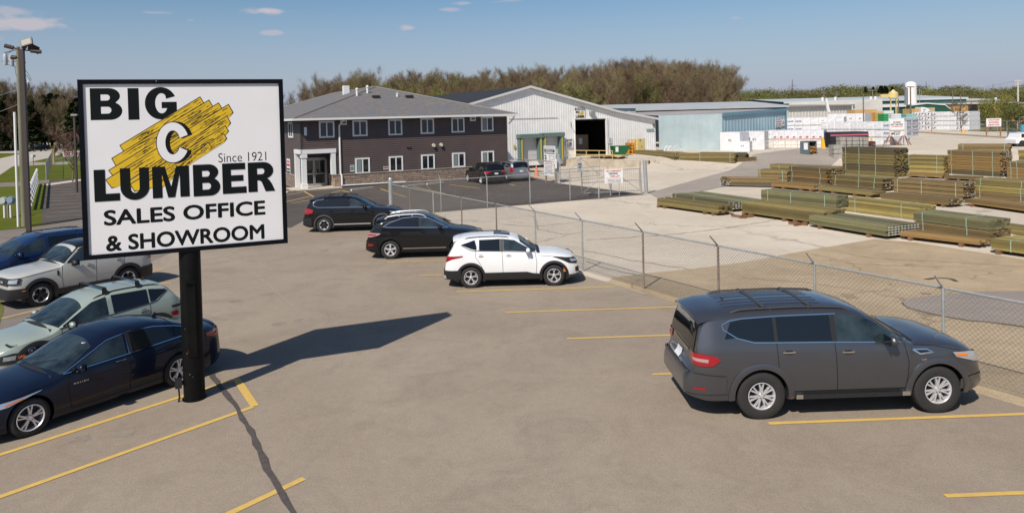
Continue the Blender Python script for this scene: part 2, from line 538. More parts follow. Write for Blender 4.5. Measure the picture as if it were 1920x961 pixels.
# gravel strip and patches on the yard side of the fence
gr = []
for y in np.arange(-12, 24.5, 1.0): gr.append((edge(y)+rnd.uniform(-.06, .06), y))
gr += [W2(1140, 528), W2(1150, 520), W2(1230, 510), W2(1300, 504), W2(1390, 492), W2(1520, 468), W2(1640, 448), W2(1720, 455), W2(2400, 560), (60, -12)]
sheet('gravel_strip', gr, .006, A_GRAV)
pat = [W2(1690, 566), W2(1705, 560), W2(1760, 553), W2(1850, 546), W2(2050, 545), W2(2050, 640), W2(1925, 612), W2(1880, 605), W2(1820, 600), W2(1760, 590), W2(1712, 580), W2(1693, 572)]
sheet('tarmac_patch', pat, .010, A_PATCH)
tr = [W2(1216, 362), W2(1330, 330), W2(1420, 306), W2(1520, 291), W2(1600, 290), W2(1700, 284), W2(1600, 300), W2(1560, 312), W2(1520, 322), W2(1480, 330), W2(1400, 345), W2(1345, 352), W2(1300, 362), W2(1235, 372)]
draped('yard_track', tr, .022, A_TRACK)
# cracks
def crack(name, pts, w, z, m=A_CRACK, jit=.04, seed=1):
    r = random.Random(seed); Q = []
    for a, b in zip(pts[:-1], pts[1:]):
        a, b = Vector(a), Vector(b); n = max(2, int((b-a).length/.25))
        for i in range(n):
            p = a+(b-a)*i/n; Q.append(p+Vector((r.uniform(-jit, jit), r.uniform(-jit, jit))))
    Q.append(Vector(pts[-1])); L_, R2 = [], []
    for i, p in enumerate(Q):
        t = (Q[min(i+1, len(Q)-1)]-Q[max(i-1, 0)]).normalized(); nn = Vector((-t.y, t.x))
        ww = w*r.uniform(.55, 1.35)/2
        L_.append((p.x+nn.x*ww, p.y+nn.y*ww, z)); R2.append((p.x-nn.x*ww, p.y-nn.y*ww, z))
    return tag(MB().grid([L_, R2]).build(name, m), kind='structure')
crack('sealed_crack', [W2(396, 700), W2(404, 714), W2(425, 740), W2(444, 766), W2(470, 808), W2(488, 845), W2(500, 880), W2(520, 914), W2(535, 940), W2(548, 961), W2(600, 1040)], .10, .017, jit=.015, seed=2)
for i, pp in enumerate([[(45, 450), (33, 462), (31, 472), (36, 478)], [(70, 450), (62, 462), (59, 470)], [(0, 484), (30, 474), (60, 462), (110, 450)], [(128, 425), (130, 431)], [(134, 429), (140, 434)], [(64, 436), (73, 442)],
                        [(10, 446), (40, 444), (100, 441), (145, 436)]]):
    crack('sealed_crack', [W2(*p) for p in pp], .16 if i != 6 else .08, .015, seed=20+i)
for i, pp in enumerate([[(1095, 470), (1140, 478), (1180, 488), (1210, 492), (1300, 506)], [(1100, 450), (1160, 446), (1260, 440), (1360, 428), (1500, 405)],
                        [(1390, 520), (1420, 523), (1500, 528), (1620, 545)], [(1740, 524), (1752, 522), (1770, 521), (1786, 524), (1794, 528)], [(1728, 550), (1745, 551)],
                        [(1790, 552), (1796, 557), (1810, 558), (1880, 560)], [(1560, 470), (1640, 485), (1760, 490), (1920, 500)], [(1100, 490), (1150, 507), (1200, 516), (1240, 521)],
                        [(1000, 400), (1010, 430), (1060, 440), (1092, 436)], [(940, 420), (1000, 425), (1100, 415)]]):
    crack('yard_crack', [W2(*p) for p in pp], .05 if i not in (3, 4) else .14, .012, YCR if i not in (3, 4) else A_CRACK, jit=.08, seed=40+i)
crack('asphalt_seam', [W2(1690, 568), W2(1705, 578), W2(1760, 592), W2(1820, 602), W2(1880, 607), W2(1925, 614)], .07, .016, seed=77)
crack('expansion_joint', [W2(470, 508), W2(505, 535), W2(550, 575)], .03, .012, A_TRACK, .01, 5)
for i, (px, py) in enumerate([(505, 552), (560, 600), (440, 565), (523, 606), (610, 470), (230, 812), (150, 822)]):
    g = G(px, py); r_ = random.Random(i+90); k = r_.uniform(.12, .24); 
    sheet('oil_stain', [(g.x+k*r_.uniform(.6, 1.3)*math.cos(a), g.y+k*r_.uniform(.6, 1.3)*math.sin(a)) for a in [j*2*PI/11 for j in range(11)]], .0065, OILST[i % 2])
# pale worn ring round the post foot
0 and sheet('concrete_patch', [W2(290, 768), W2(330, 748), W2(400, 738), W2(432, 756), W2(415, 790), W2(330, 812), W2(285, 795)], .008, ground_mat('worn_asphalt', (.29, .255, .21), (.33, .29, .24), (.24, .21, .17), .8, 6, 60))
# painted lines
def line(a, b, w, m, z=.012, name='parking_line', seed=0):
    a, b = Vector(a[:2]), Vector(b[:2]); d = (b-a).normalized(); n = Vector((-d.y, d.x))*w/2
    r = random.Random(seed+int(a.x*100)); k = max(3, int((b-a).length/.5)); L_, R2 = [], []
    for i in range(k+1):
        p = a+(b-a)*i/k; j = r.uniform(.93, 1.07)
        L_.append((p.x+n.x*j, p.y+n.y*j, z)); R2.append((p.x-n.x*j, p.y-n.y*j, z))
    return tag(MB().grid([R2, L_]).build(name, m), kind='structure')
for i, (ex, ey) in enumerate([(599, 438), (633, 452.8), (674.7, 470.6), (726.6, 491.4), (786, 516.7), (856, 547), (948, 586), (1063, 635), (1223, 702), (1441, 794), (1772, 930)]):
    p = G(ex, ey); xe = fx(p.y)-.75
    q = Vector((min(p.x+5.3, max(xe, p.x+3.2)), 0)); L = q.x-p.x
    line((p.x, p.y), (p.x+L, p.y+L*.028), .10, Y_PAINT if i > 2 else Y_FADE)
line(G(-60, 872), G(438, 712), .12, Y_PAINT); line(G(-60, 953), G(474, 763), .12, Y_PAINT, .013)
line(G(443, 710), G(478, 762), .15, Y_PAINT, .014)
line(G(330, 1010), G(570, 897), .12, Y_PAINT)
line(G(-80, 617), G(115, 570), .10, Y_PAINT)
line(G(-40, 520), G(-100, 535), .10, Y_PAINT)
line(G(200, 537), G(322, 530.5), .10, Y_PAINT); line(G(240, 518), G(306, 504.5), .10, Y_PAINT)
# office lot lines (perpendicular to the building) and the far left row
for a, b in [((713, 354), (762, 370)), ((775, 350), (835, 363.5)), ((842, 346), (900, 353.5)), ((955, 345.5), (966, 348)), ((538, 366), (568, 360)), ((570, 359), (588, 369)), ((535, 379), (582, 368)), ((545, 381), (590, 374)),
             ((622, 362), (640, 357)), ((640, 357), (655, 361))]:
    line(G(*a), G(*b), .12, Y_PAINT, .018)
for i, (y0, y1) in enumerate([(349.5, 348), (354.8, 353), (360.5, 358.5), (366, 364), (371.5, 369.5), (377.5, 375.5), (383.5, 381), (391.5, 387.5), (398.5, 395.3), (407, 403)]):
    line(G(92-1.3*i*.4, y0), G(200, y0-(y0-y1)*1.7), .11, Y_FADE, .018)
line(G(690, 359), G(760, 357), .10, Y_FADE, .018)

# ================================================================ the office
OA = (-17.22, 59.36); OT = .5044
def OL(px, py, back=0.0):
    return LOC(px, py, (OA[0]-math.sin(OT)*back, OA[1]+math.cos(OT)*back), OT)
office = thing('office_building', 'two storey office with brown lap siding, stone base and grey shingled hip roof', 'building', (OA[0], OA[1], 0), OT)
SIDE = mat('brown_siding', (.092, .066, .059), rough=.55, noise=(.8, .10))
SIDED = mat('charcoal_siding', (.046, .036, .034), rough=.6)
TRIM = mat('white_trim', (.72, .72, .71), rough=.5)
WGL = mat('window_glass', (.012, .016, .018), rough=.05, spec=.7, noise=(1.3, .7))
BLIND = mat('window_blind', (.20, .23, .23), rough=.6)
SHINGLE = None
def shingle_mat():
    m = bpy.data.materials.new('roof_shingles'); m.use_nodes = True
    N = m.node_tree.nodes; L = m.node_tree.links; b = N['Principled BSDF']; b.inputs['Roughness'].default_value = .9
    t = N.new('ShaderNodeTexCoord'); br = N.new('ShaderNodeTexBrick')
    br.inputs['Scale'].default_value = 1.0; br.inputs['Brick Width'].default_value = .36; br.inputs['Row Height'].default_value = .17
    br.inputs['Mortar Size'].default_value = .012; br.inputs['Bias'].default_value = 0
    br.inputs['Color1'].default_value = (.14, .132, .127, 1); br.inputs['Color2'].default_value = (.215, .175, .14, 1); br.inputs['Mortar'].default_value = (.07, .07, .07, 1)
    L.new(t.outputs['Object'], br.inputs['Vector'])
    n = N.new('ShaderNodeTexNoise'); n.inputs['Scale'].default_value = 2.2; n.inputs['Detail'].default_value = 5
    L.new(t.outputs['Object'], n.inputs['Vector'])
    r = N.new('ShaderNodeMapRange'); r.inputs['From Min'].default_value = .42; r.inputs['From Max'].default_value = .6; L.new(n.outputs[0], r.inputs['Value'])
    x = N.new('ShaderNodeMixRGB'); x.inputs['Color2'].default_value = (.115, .125, .145, 1)
    L.new(r.outputs[0], x.inputs['Fac']); L.new(br.outputs[0], x.inputs['Color1'])
    L.new(x.outputs[0], b.inputs['Base Color']); return m
def stone_mat():
    m = bpy.data.materials.new('ledge_stone'); m.use_nodes = True
    N = m.node_tree.nodes; L = m.node_tree.links; b = N['Principled BSDF']; b.inputs['Roughness'].default_value = .9
    t = N.new('ShaderNodeTexCoord'); mp = N.new('ShaderNodeMapping'); mp.inputs['Rotation'].default_value = (R_(90), 0, 0)
    L.new(t.outputs['Object'], mp.inputs[0])
    nn = N.new('ShaderNodeTexNoise'); nn.inputs['Scale'].default_value = 2; L.new(mp.outputs[0], nn.inputs['Vector'])
    ad = N.new('ShaderNodeVectorMath'); ad.operation = 'MULTIPLY_ADD'; ad.inputs[1].default_value = (.1, .06, 0)
    L.new(nn.outputs['Color'], ad.inputs[0]); L.new(mp.outputs[0], ad.inputs[2])
    br = N.new('ShaderNodeTexBrick'); br.inputs['Scale'].default_value = 1; br.inputs['Brick Width'].default_value = .42; br.inputs['Row Height'].default_value = .15
    br.inputs['Mortar Size'].default_value = .012; br.offset = .37
    br.inputs['Color1'].default_value = (.33, .25, .18, 1); br.inputs['Color2'].default_value = (.19, .155, .14, 1); br.inputs['Mortar'].default_value = (.06, .05, .045, 1)
    L.new(ad.outputs[0], br.inputs['Vector'])
    n = N.new('ShaderNodeTexNoise'); n.inputs['Scale'].default_value = 3.5; L.new(mp.outputs[0], n.inputs['Vector'])
    r = N.new('ShaderNodeMapRange'); r.inputs['From Min'].default_value = .4; r.inputs['From Max'].default_value = .6; L.new(n.outputs[0], r.inputs['Value'])
    x = N.new('ShaderNodeMixRGB'); x.blend_type = 'MULTIPLY'; x.inputs['Color2'].default_value = (1.35, 1.25, 1.15, 1)
    L.new(r.outputs[0], x.inputs['Fac']); L.new(br.outputs[0], x.inputs['Color1']); L.new(x.outputs[0], b.inputs['Base Color'])
    bm = N.new('ShaderNodeBump'); bm.inputs['Strength'].default_value = .9; bm.inputs['Distance'].default_value = .03
    L.new(br.outputs['Fac'], bm.inputs['Height']); bm.invert = True; L.new(bm.outputs[0], b.inputs['Normal']); return m
SHINGLE = shingle_mat(); STONE = stone_mat()
OW, OD, OH, OZS = 19.15, 34.0, 5.62, 1.05
PX0, PX1, PD, PZ = 0.0, 2.75, 2.0, 3.0           # porch cut into the corner
def siding(x0, x1, z0, z1, fn, lap=.175):
    """saw-toothed courses; fn(s, out, z) -> point"""
    mb = MB(); z = z0
    while z < z1-1e-3:
        t = min(z+lap, z1)
        mb.quad(fn(x0, .045, z), fn(x1, .045, z), fn(x1, .004, t), fn(x0, .004, t))
        mb.quad(fn(x0, .0, z), fn(x1, .0, z), fn(x1, .045, z), fn(x0, .045, z))
        z = t
    return mb
front = lambda s, o, z: (s, -o, z)
left = lambda s, o, z: (-o, OD-s, z)
wl = MB()
for part in (siding(PX1, OW, OZS, OH, front), siding(0, PX1, PZ, OH, front), siding(0, OD-PD, OZS, OH, left), siding(OD-PD, OD, PZ, OH, left)):
    k = len(wl.v); wl.v += part.v; wl.f += [tuple(i+k for i in f) for f in part.f]; wl.m += part.m
wl.quad((OW, 0, 0), (OW, OD, 0), (OW, OD, OH), (OW, 0, OH)); wl.quad((OW, OD, 0), (0, OD, 0), (0, OD, OH), (OW, OD, OH))
# porch recess walls and ceiling
wl.quad((0, PD, 0), (PX1, PD, 0), (PX1, PD, PZ), (0, PD, PZ)); wl.quad((PX1, PD, 0), (PX1, 0, 0), (PX1, 0, PZ), (PX1, PD, PZ))
wl.quad((0, 0, PZ), (0, PD, PZ), (PX1, PD, PZ), (PX1, 0, PZ))
wl.build('wall', SIDE, office)
MB().box(PX1, OW+.05, -.09, 0.0, 0, OZS).box(PX1-.09, PX1, -.09, PD, 0, OZS).box(-.09, 0, PD, OD, 0, OZS).build('stone_base', STONE, office)
MB().box(PX1-.10, OW+.07, -.13, -.0, OZS, OZS+.06).box(-.13, 0, PD, OD, OZS, OZS+.06).box(PX1-.13, PX1-.10, -.13, PD, OZS, OZS+.06).build('stone_cap', mat('cap_stone', (.36, .32, .27), .85), office)
# roof: overhang, fascia, hip
ov = .75; ez = OH+.04; rise = 3.05
x0, x1, y0, y1 = -ov, OW+ov, -ov, OD+ov; xm = OW/2
ha = (x1-x0)/2
rf = MB(); A_, B_, C_, D_ = (x0, y0, ez+.16), (x1, y0, ez+.16), (x1, y1, ez+.16), (x0, y1, ez+.16)
T1, T2 = (xm, y0+ha, ez+.16+rise), (xm, y1-ha, ez+.16+rise)
rf.poly([A_, B_, T1]); rf.poly([B_, C_, T2, T1]); rf.poly([C_, D_, T2]); rf.poly([D_, A_, T1, T2])
roof = rf.build('roof', SHINGLE, office)
cp = MB()
for a, b in ((A_, T1), (B_, T1), (T1, T2), (D_, T2), (C_, T2)):
    cp.tube(Vector(a)+Vector((0, 0, .01)), Vector(b)+Vector((0, 0, .01)), .09, .09, 6)
cp.build('ridge_cap', mat('ridge_shingle', (.20, .185, .165), .9), roof)
MB().box(x0+.05, x1-.05, y0+.05, y1-.05, ez-.01, ez+.0).build('soffit', mat('soffit_white', (.55, .55, .54), .6), office)
gt = MB().box(x0-.1, x1+.1, y0-.12, y0, ez+.0, ez+.17).box(x0-.12, x0, y0, y1, ez, ez+.17).box(x1, x1+.12, y0, y1, ez, ez+.17).build('gutter', TRIM, office)
def window(s, z, w, h, fn, name='window', mid=True, parent=office, blind=False, panes=2):
    """framed window centred at (s,z); fn maps (s, out, z)"""
    def bb(mb, a, b, o0, o1, c_, d):
        P = [fn(a, o0, c_), fn(b, o0, c_), fn(b, o1, c_), fn(a, o1, c_), fn(a, o0, d), fn(b, o0, d), fn(b, o1, d), fn(a, o1, d)]
        k = len(mb.v); mb.v += P
        for q in ((0,3,2,1),(4,5,6,7),(0,1,5,4),(1,2,6,5),(2,3,7,6),(3,0,4,7)): mb.f.append(tuple(k+i for i in q)); mb.m.append(0)
    f = MB(); t = .13
    bb(f, s-w/2, s-w/2+t, -.0, .10, z-h/2, z+h/2); bb(f, s+w/2-t, s+w/2, -.0, .10, z-h/2, z+h/2)
    bb(f, s-w/2+t, s+w/2-t, -.0, .10, z+h/2-t, z+h/2); bb(f, s-w/2+t, s+w/2-t, -.0, .11, z-h/2, z-h/2+t)
    for k in range(1, panes):
        xx = s-w/2+t+(w-2*t)*k/panes; bb(f, xx-.05, xx+.05, 0, .09, z-h/2+t, z+h/2-t)
    fo = f.build(name, TRIM, parent)
    g = MB(); g.quad(fn(s-w/2+t, .06, z-h/2+t), fn(s+w/2-t, .06, z-h/2+t), fn(s+w/2-t, .06, z+h/2-t), fn(s-w/2+t, .06, z+h/2-t))
    go = g.build('pane', WGL, fo)
    if blind:
        g = MB(); a = s-w/2+t+.02
        g.quad(fn(a, .066, z-h/2+t+.02), fn(a+w*.3, .066, z-h/2+t+.02), fn(a+w*.3, .066, z+h/2-t-.02), fn(a, .066, z+h/2-t-.02)); g.build('curtain', BLIND, fo)
    return fo
for (l, r, t, b, bl) in [(597.2, 627, 227.3, 257.7, 0), (660, 688.8, 225.8, 255, 0), (727, 754, 224, 253, 0), (787.5, 813.5, 222, 250.5, 0), (845.3, 870.5, 220.8, 248, 0), (901, 924.5, 219.3, 246, 1),
                         (665.3, 693.5, 296.4, 324.6, 1), (728.5, 755.5, 293.3, 321, 0), (789, 815, 290, 317.3, 0), (847, 872, 286.7, 312.8, 1), (902, 926, 283.7, 306, 1)]:
    (sa, zt), (sb, zb_) = OL(l, t), OL(r, b)
    window((sa+sb)/2, (zt+zb_)/2, sb-sa, abs(zt-zb_), front, blind=bool(bl))
LA = (OA[0], OA[1]); LT = OT+PI/2
def LL(px, py): 
    s, z = LOC(px, py, LA, LT); return s, z
for (l, r, t, b) in [(541.8, 550.5, 229.3, 258.3)]:
    (sa, zt), (sb, zb_) = LL(l, t), LL(r, b); sm = abs(sa+sb)/2
    window(OD-sm, (zt+zb_)/2, abs(sb-sa), abs(zt-zb_), left)
for k in range(5): window(OD-9-k*4.6, 4.55, 1.7, 1.35, left); window(OD-9-k*4.6, 1.95, 1.7, 1.35, left)
# corner boards
MB().box(-.05, .12, -.05, 0, PZ, OH).box(-.05, 0, 0, .12, PZ, OH).build('corner_board', SIDED, office)
# porch: columns, beam, door, slab
pc = MB().box(-.02, .36, -.14, .24, .0, PZ-.08).box(-.07, .41, -.19, .29, 0, .5).box(-.07, .41, -.19, .29, PZ-.4, PZ-.1)
pc.build('porch_column', TRIM, office)
MB().box(PX1-.36, PX1+.02, -.13, .24, OZS+.07, PZ-.08).build('porch_column', TRIM, office)
MB().box(-.14, .24, PD-.3, PD+.1, 0, PZ-.08).build('porch_column', TRIM, office)
MB().box(-.06, PX1+.06, -.16, .02, PZ-.07, PZ+.28).box(-.16, .02, -.16, PD+.1, PZ-.075, PZ+.275).build('porch_beam', TRIM, office)
MB().box(-.9, PX1+.3, -.85, PD-.01, .0, .10).build('porch_slab', A_YARD, office)
def empty_part(name, parent, loc=(0, 0, 0)):
    o = bpy.data.objects.new(name, None); COL.objects.link(o); o.parent = parent; o.location = loc; o.empty_display_size = .1
    return o
ALU = mat('aluminium_frame', (.42, .42, .42), rough=.4, metal=.6)
for k in range(2):
    a = .45+k*1.0
    d = MB().box(a, a+.07, PD-.12, PD-.04, .12, 2.35).box(a+.9, a+.97, PD-.12, PD-.04, .12, 2.35).box(a+.07, a+.9, PD-.12, PD-.04, 2.26, 2.35).box(a+.07, a+.9, PD-.12, PD-.04, .12, .3).box(a+.07, a+.9, PD-.11, PD-.05, 1.1, 1.16)
    do = d.build('entrance_door', ALU, office)
    MB().quad((a+.07, PD-.08, .3), (a+.9, PD-.08, .3), (a+.9, PD-.08, 2.26), (a+.07, PD-.08, 2.26)).build('pane', WGL, do)
    hx = a+.84 if k == 0 else a+.13
    MB().path([(hx, PD-.12, 1.0), (hx, PD-.20, 1.02), (hx, PD-.20, 1.4), (hx, PD-.12, 1.42)], .02, 6).build('handle', CHR_, do)
MB().box(.25, .44, PD-.1, PD-.04, .1, 2.4).box(2.43, 2.55, PD-.1, PD-.04, .1, 2.4).box(.44, 2.43, PD-.1, PD-.04, 2.36, 2.5).build('door_frame', ALU, office)
MB().box(PX1-.03, PX1-.005, .7, 1.3, 1.55, 2.15).build('notice_frame', TRIM, office)
# downspout, lights, camera, vents, signs on the wall
s1, _ = OL(636, 220); s2, z2 = OL(637, 352)
dsp = [(s1+.15, -.72, OH), (s1-.05, -.10, OH-.45), (s1-.05, -.10, 1.2), (s1+.03, -.17, .95), (s1+.03, -.17, .15)]
dp = MB()
dp.path(dsp, .075, 6)
sN, _ = OL(728, 349)
dp.tube((s1+.03, -.17, .15), (sN+1.5, -.20, .12), .06, n=6); dp.build('downspout', TRIM, office)
MB().path([(OW+.4, -.8, OH), (OW+.3, -.3, OH-.5), (OW+.12, -.12, OH-.7)], .06, 6).build('downspout', TRIM, office)
for (l, r, t, b) in [(637.5, 650, 225.7, 234), (880.5, 891.5, 219, 226.8)]:
    (sa, zt), (sb, zb_) = OL(l, t), OL(r, b)
    v = MB().box(sa, sb, -.08, 0, zb_, zt).build('wall_vent', TRIM, office)
    MB().box(sa+(sb-sa)*.3, sb-.1, -.13, -.08, zb_+.12, zt-.1).build('vent_grille', mat('grey_grille', (.12, .12, .12), .6), v)
(sa, zt), (sb, zb_) = OL(569.5, 238.5), OL(575, 254)
MB().box(sa, sb, -.12, 0, zb_, zt).build('electric_meter_box', TRIM, office)
for px, py in ((812, 272.5), (826, 271.5)):
    s_, z_ = OL(px, py)
    fl = MB().lathe([(.001, -.24), (.15, -.24), (.17, -.12), (.12, 0)], 12, (s_, 0, z_), axis='y').build('flood_light', mat('lamp_beige', (.6, .55, .45), .4), office, 40)
for px, py in ((764, 276.5), (769, 276.5)):
    s_, z_ = OL(px, py); MB().box(s_-.07, s_+.07, -.1, 0, z_-.07, z_+.07).build('wall_camera', PLB_, office)
# notices on the facade
SGN = mat('sign_white', (.70, .70, .69), rough=.5); SGR = mat('sign_red', (.50, .05, .05), rough=.6); SBK = mat('sign_black', (.012, .012, .013), rough=.5)
(sa, zt), (sb, zb_) = OL(656, 309), OL(664.6, 322.5)
w_ = MB().box(sa, sb, -.03, 0, zb_, zt).build('wall_notice', SGN, office)
MB().lathe([(.001, -.035), (.16, -.035)], 12, ((sa+sb)/2, 0, (zt+zb_)/2), axis='y').build('notice_emblem', mat('sign_teal', (.10, .32, .34), .6), w_)
(sa, zt), (sb, zb_) = OL(718.5, 311), OL(728, 317)
w_ = MB().box(sa, sb, -.03, 0, zb_, zt).build('wall_notice', SGN, office)
for k in range(2): MB().box(sa+.05, sb-.05, -.036, -.032, zb_+.06+.16*k, zb_+.12+.16*k).build('printed_line', SGR, w_)
(sa, zt), (sb, zb_) = LL(538.2, 297), LL(545.2, 326.5)
q = MB().box(-.05, 0, min(abs(sa), abs(sb)), max(abs(sa), abs(sb)), zb_, zt).build('wall_notice', SGN, office)
for k, (m_, h_) in enumerate([(SGR, .16), (SGR, .26), (SBK, .18), (SBK, .3)]):
    MB().box(-.058, -.052, min(abs(sa), abs(sb))+.1, max(abs(sa), abs(sb))-.1, zt-.3-k*.34, zt-.3-k*.34+h_*.8).build('printed_line', m_, q)
# roof vents
def on_roof(px, py):
    """where the sight line meets the front hip slope"""
    best = None
    for i in range(400):
        b_ = i*.05
        s_, z_ = OL(px, py, b_)
        zr = ez+.16+rise*(b_+ov)/ha
        if best is None or abs(z_-zr) < best[0]: best = (abs(z_-zr), s_, b_, z_)
    return best[1:]
for px, py, h_ in ((669.5, 176.5, .75), (689, 171.5, .75), (745, 178, .35)):
    s_, b_, z_ = on_roof(px, py+3)
    MB().lathe([(.10, -.2), (.10, h_*.72), (.15, h_*.74), (.15, h_*.85), (.02, h_)], 12, (s_, b_, z_)).build('roof_vent', TRIM, roof, 40)
for px, py in ((705, 183.4), (767.5, 183)):
    s_, b_, z_ = on_roof(px, py); MB().box(s_-.33, s_+.33, b_-.25, b_+.3, z_-.1, z_+.22).build('roof_vent', PLB_, roof)
s_, b_, z_ = OL(648.7, 172, 14)[0], 14, OL(648.7, 172, 14)[1]
MB().tube((s_, 14, z_-1.6), (s_, 14, z_), .03).box(s_-.3, s_+.3, 13.75, 14.25, z_-.5, z_+.62).build('roof_antenna', TRIM, roof)
# kerb stops
for a, b in (((658, 358), (700, 353)), ((537, 361.5), (555, 359.5)), ((755, 351), (800, 346)), ((800, 346.5), (832, 343))):
    p, q = G(*a), G(*b); L = min((q-p).length, 2.4); th = math.atan2(q.y-p.y, q.x-p.x)
    t = thing('wheel_stop', None, None, (p.x, p.y, .01), th)
    MB().plate([(0, 0), (L, 0), (L-.06, .13), (.06, .13)], -.09, .09).build('kerb_block', mat('kerb_concrete', (.46, .41, .35), .9, noise=(3, .15)), t)
    lab = {658: 'concrete wheel stop right of the porch, below the downspout', 537: 'concrete wheel stop left of the porch column beside the sign',
           755: 'concrete wheel stop in the shade of the stone base, centre of the office wall', 800: 'concrete wheel stop beside the parked black suv at the office'}[a[0]]
    tag(t, lab, 'wheel stop', 'wheel stops along the office')

# ================================================================ white warehouse
WA = (7.02, 80.9); WT = OT
WTH = 1.0
def WL(px, py, back=0.0): return LOC(px, py, (WA[0]-math.sin(WT)*back, WA[1]+math.cos(WT)*back), WT)
ware = thing('warehouse', 'white ribbed metal warehouse with a low gable, open dark doorway and two loading docks', 'building', (WA[0], WA[1], 0), WT)
WHM = mat('white_metal_siding', (.74, .735, .72), rough=.5, noise=(.7, .08))
BKR = mat('black_roof', (.022, .022, .024), rough=.7)
def ribbed(mb, x0, x1, zf0, zf1, y=0.0, pitch=.31, depth=.020, m=0, holes=()):
    """ribbed sheet facing -y between bottom zf0(x) and top zf1(x); holes (x0,x1,z0,z1)"""
    xs = []; x = x0
    while x < x1:
        xs += [(x, 0), (x+pitch*.62, 0), (x+pitch*.72, depth), (x+pitch*.9, depth)]; x += pitch
    xs.append((x1, 0)); xs = [p for p in xs if p[0] <= x1]
    for h in holes: xs += [(h[0], 0), (h[0]+.001, 0), (h[1], 0), (h[1]+.001, 0)]
    xs.sort()
    for (a, da), (b, db) in zip(xs[:-1], xs[1:]):
        if b-a < 1e-4: continue
        mid = (a+b)/2; spans = [(None, None)]
        segs = [(zf0(a), zf1(a), zf0(b), zf1(b))]
        hs = [h for h in holes if h[0] <= mid <= h[1]]
        for h in hs:
            ns = []
            for (za0, za1, zb0, zb1) in segs:
                if h[2] > za0+.01: ns.append((za0, h[2], zb0, h[2]))
                if h[3] < za1-.01: ns.append((h[3], za1, h[3], zb1))
            segs = ns
        for (za0, za1, zb0, zb1) in segs:
            mb.quad((a, y-da, za0), (b, y-db, zb0), (b, y-db, zb1), (a, y-da, za1), m)
    return mb
sL, _ = WL(870, 200); sR, zR = WL(1228.5, 223.5); sA, zA = WL(992, 163.5); sK, zK = WL(1155, 209.5)
sB0, zB0 = WL(1077.5, 225); sB1, zB1 = WL(1135, 222.5)
slope = (zA-zK)/(sK-sA)
sL = sA-(sK-sA)*1.0; zL = zA-(sA-sL)*slope
def ztop(x):
    return zL+(x-sL)*slope if x < sA else (zA-(x-sA)*slope if x < sK else zK+(x-sK)*(zR-zK)/(sR-sK))
sD = [WL(x, 270)[0] for x in (976, 1007, 1020, 1046)]; zD = WL(990, 256)[1]; zD2 = WL(1030, 254)[1]
holes = [(sB0, sB1, WTH, zB1)]
w = MB(); ribbed(w, sL, sR, lambda x: 0.3, ztop, holes=holes)
WD = 46.0
w.quad((sR, 0, .3), (sR, WD, .3), (sR, WD, zR), (sR, 0, zR)); w.quad((sL, WD, .3), (sL, 0, .3), (sL, 0, zL), (sL, WD, zL))
w.build('wall', WHM, ware)
# interior seen through the big door
it = MB().box(sB0-5, sB1+5, .25, 16, WTH-.02, WTH).quad((sB0-5, 16, WTH), (sB1+5, 16, WTH), (sB1+5, 16, 4.9), (sB0-5, 16, 4.9)).quad((sB0-5, 16, WTH), (sB0-5, .3, WTH), (sB0-5, .3, 4.9), (sB0-5, 16, 4.9)).quad((sB1+5, .3, WTH), (sB1+5, 16, WTH), (sB1+5, 16, 4.9), (sB1+5, .3, 4.9))
it.build('interior_wall', mat('dim_interior', (.10, .09, .08), .9), ware)
ib = MB()
for k in range(5): ib.box(sB0-2+k*2, sB0-1.85+k*2, 12, 12.2, WTH, 4.8)
for z in (2.4, 3.4, 4.4): ib.box(sB0-3, sB1+3, 11.9, 12.0, z, z+.15)
ib.build('interior_rack', mat('rack_steel', (.05, .035, .03), .7), ware)
MB().box(sB1-2.1, sB1-.35, 3.0, 4.6, WTH, WTH+2.3).build('plywood_crate', mat('crate_plywood', (.30, .20, .13), .8), ware)
MB().box(sB1-1.7, sB1-1.2, 2.96, 2.99, WTH+1.2, WTH+1.9).build('crate_notice', SGN, ware)
MB().box(sB1-2.6, sB1-2.2, 3.5, 5, WTH, WTH+2.5).build('red_cabinet', mat('cabinet_red', (.14, .02, .02), .5), ware)
fr = MB().box(sB1, sB1+.22, -.14, .05, WTH, zB1+.1).box(sB0-.08, sB0, -.1, .05, WTH, zB1+.1).box(sB0-.08, sB1+.22, -.1, .05, zB1, zB1+.14).build('door_frame', WHM, ware)
rf = MB(); t_ = .12
for (a, za, b, zb_) in ((sL-.4, zL-.4*slope, sA, zA), (sA, zA, sK, zK), (sK, zK, sR+.3, zR-.02)):
    rf.quad((a, -.35, za+t_), (b, -.35, zb_+t_), (b, WD, zb_+t_), (a, WD, za+t_))
    rf.quad((a, -.35, za+.02), (a, WD, za+.02), (b, WD, zb_+.02), (b, -.35, zb_+.02))
ro = rf.build('roof', BKR, ware)
ft = MB()
for (a, za, b, zb_) in ((sL-.4, zL-.4*slope, sA, zA), (sA, zA, sK, zK), (sK, zK, sR+.3, zR-.02)):
    ft.poly([(a, -.37, za-.08), (b, -.37, zb_-.08), (b, -.37, zb_+.16), (a, -.37, za+.16)]); ft.poly([(a, -.37, za-.08), (a, -.06, za-.08), (b, -.06, zb_-.08), (b, -.37, zb_-.08)])
ft.build('gable_trim', mat('trim_pale_metal', (.60, .60, .59), .5), ware)
# flush infill with a seam line at the old wall head
MB().box(WL(955, 221.5)[0], WL(1046, 221)[0], -.055, -.04, WL(1000, 222)[1]-.03, WL(1000, 222)[1]+.03).build('wall_flashing', mat('flashing_grey', (.30, .30, .29), .6), ware)
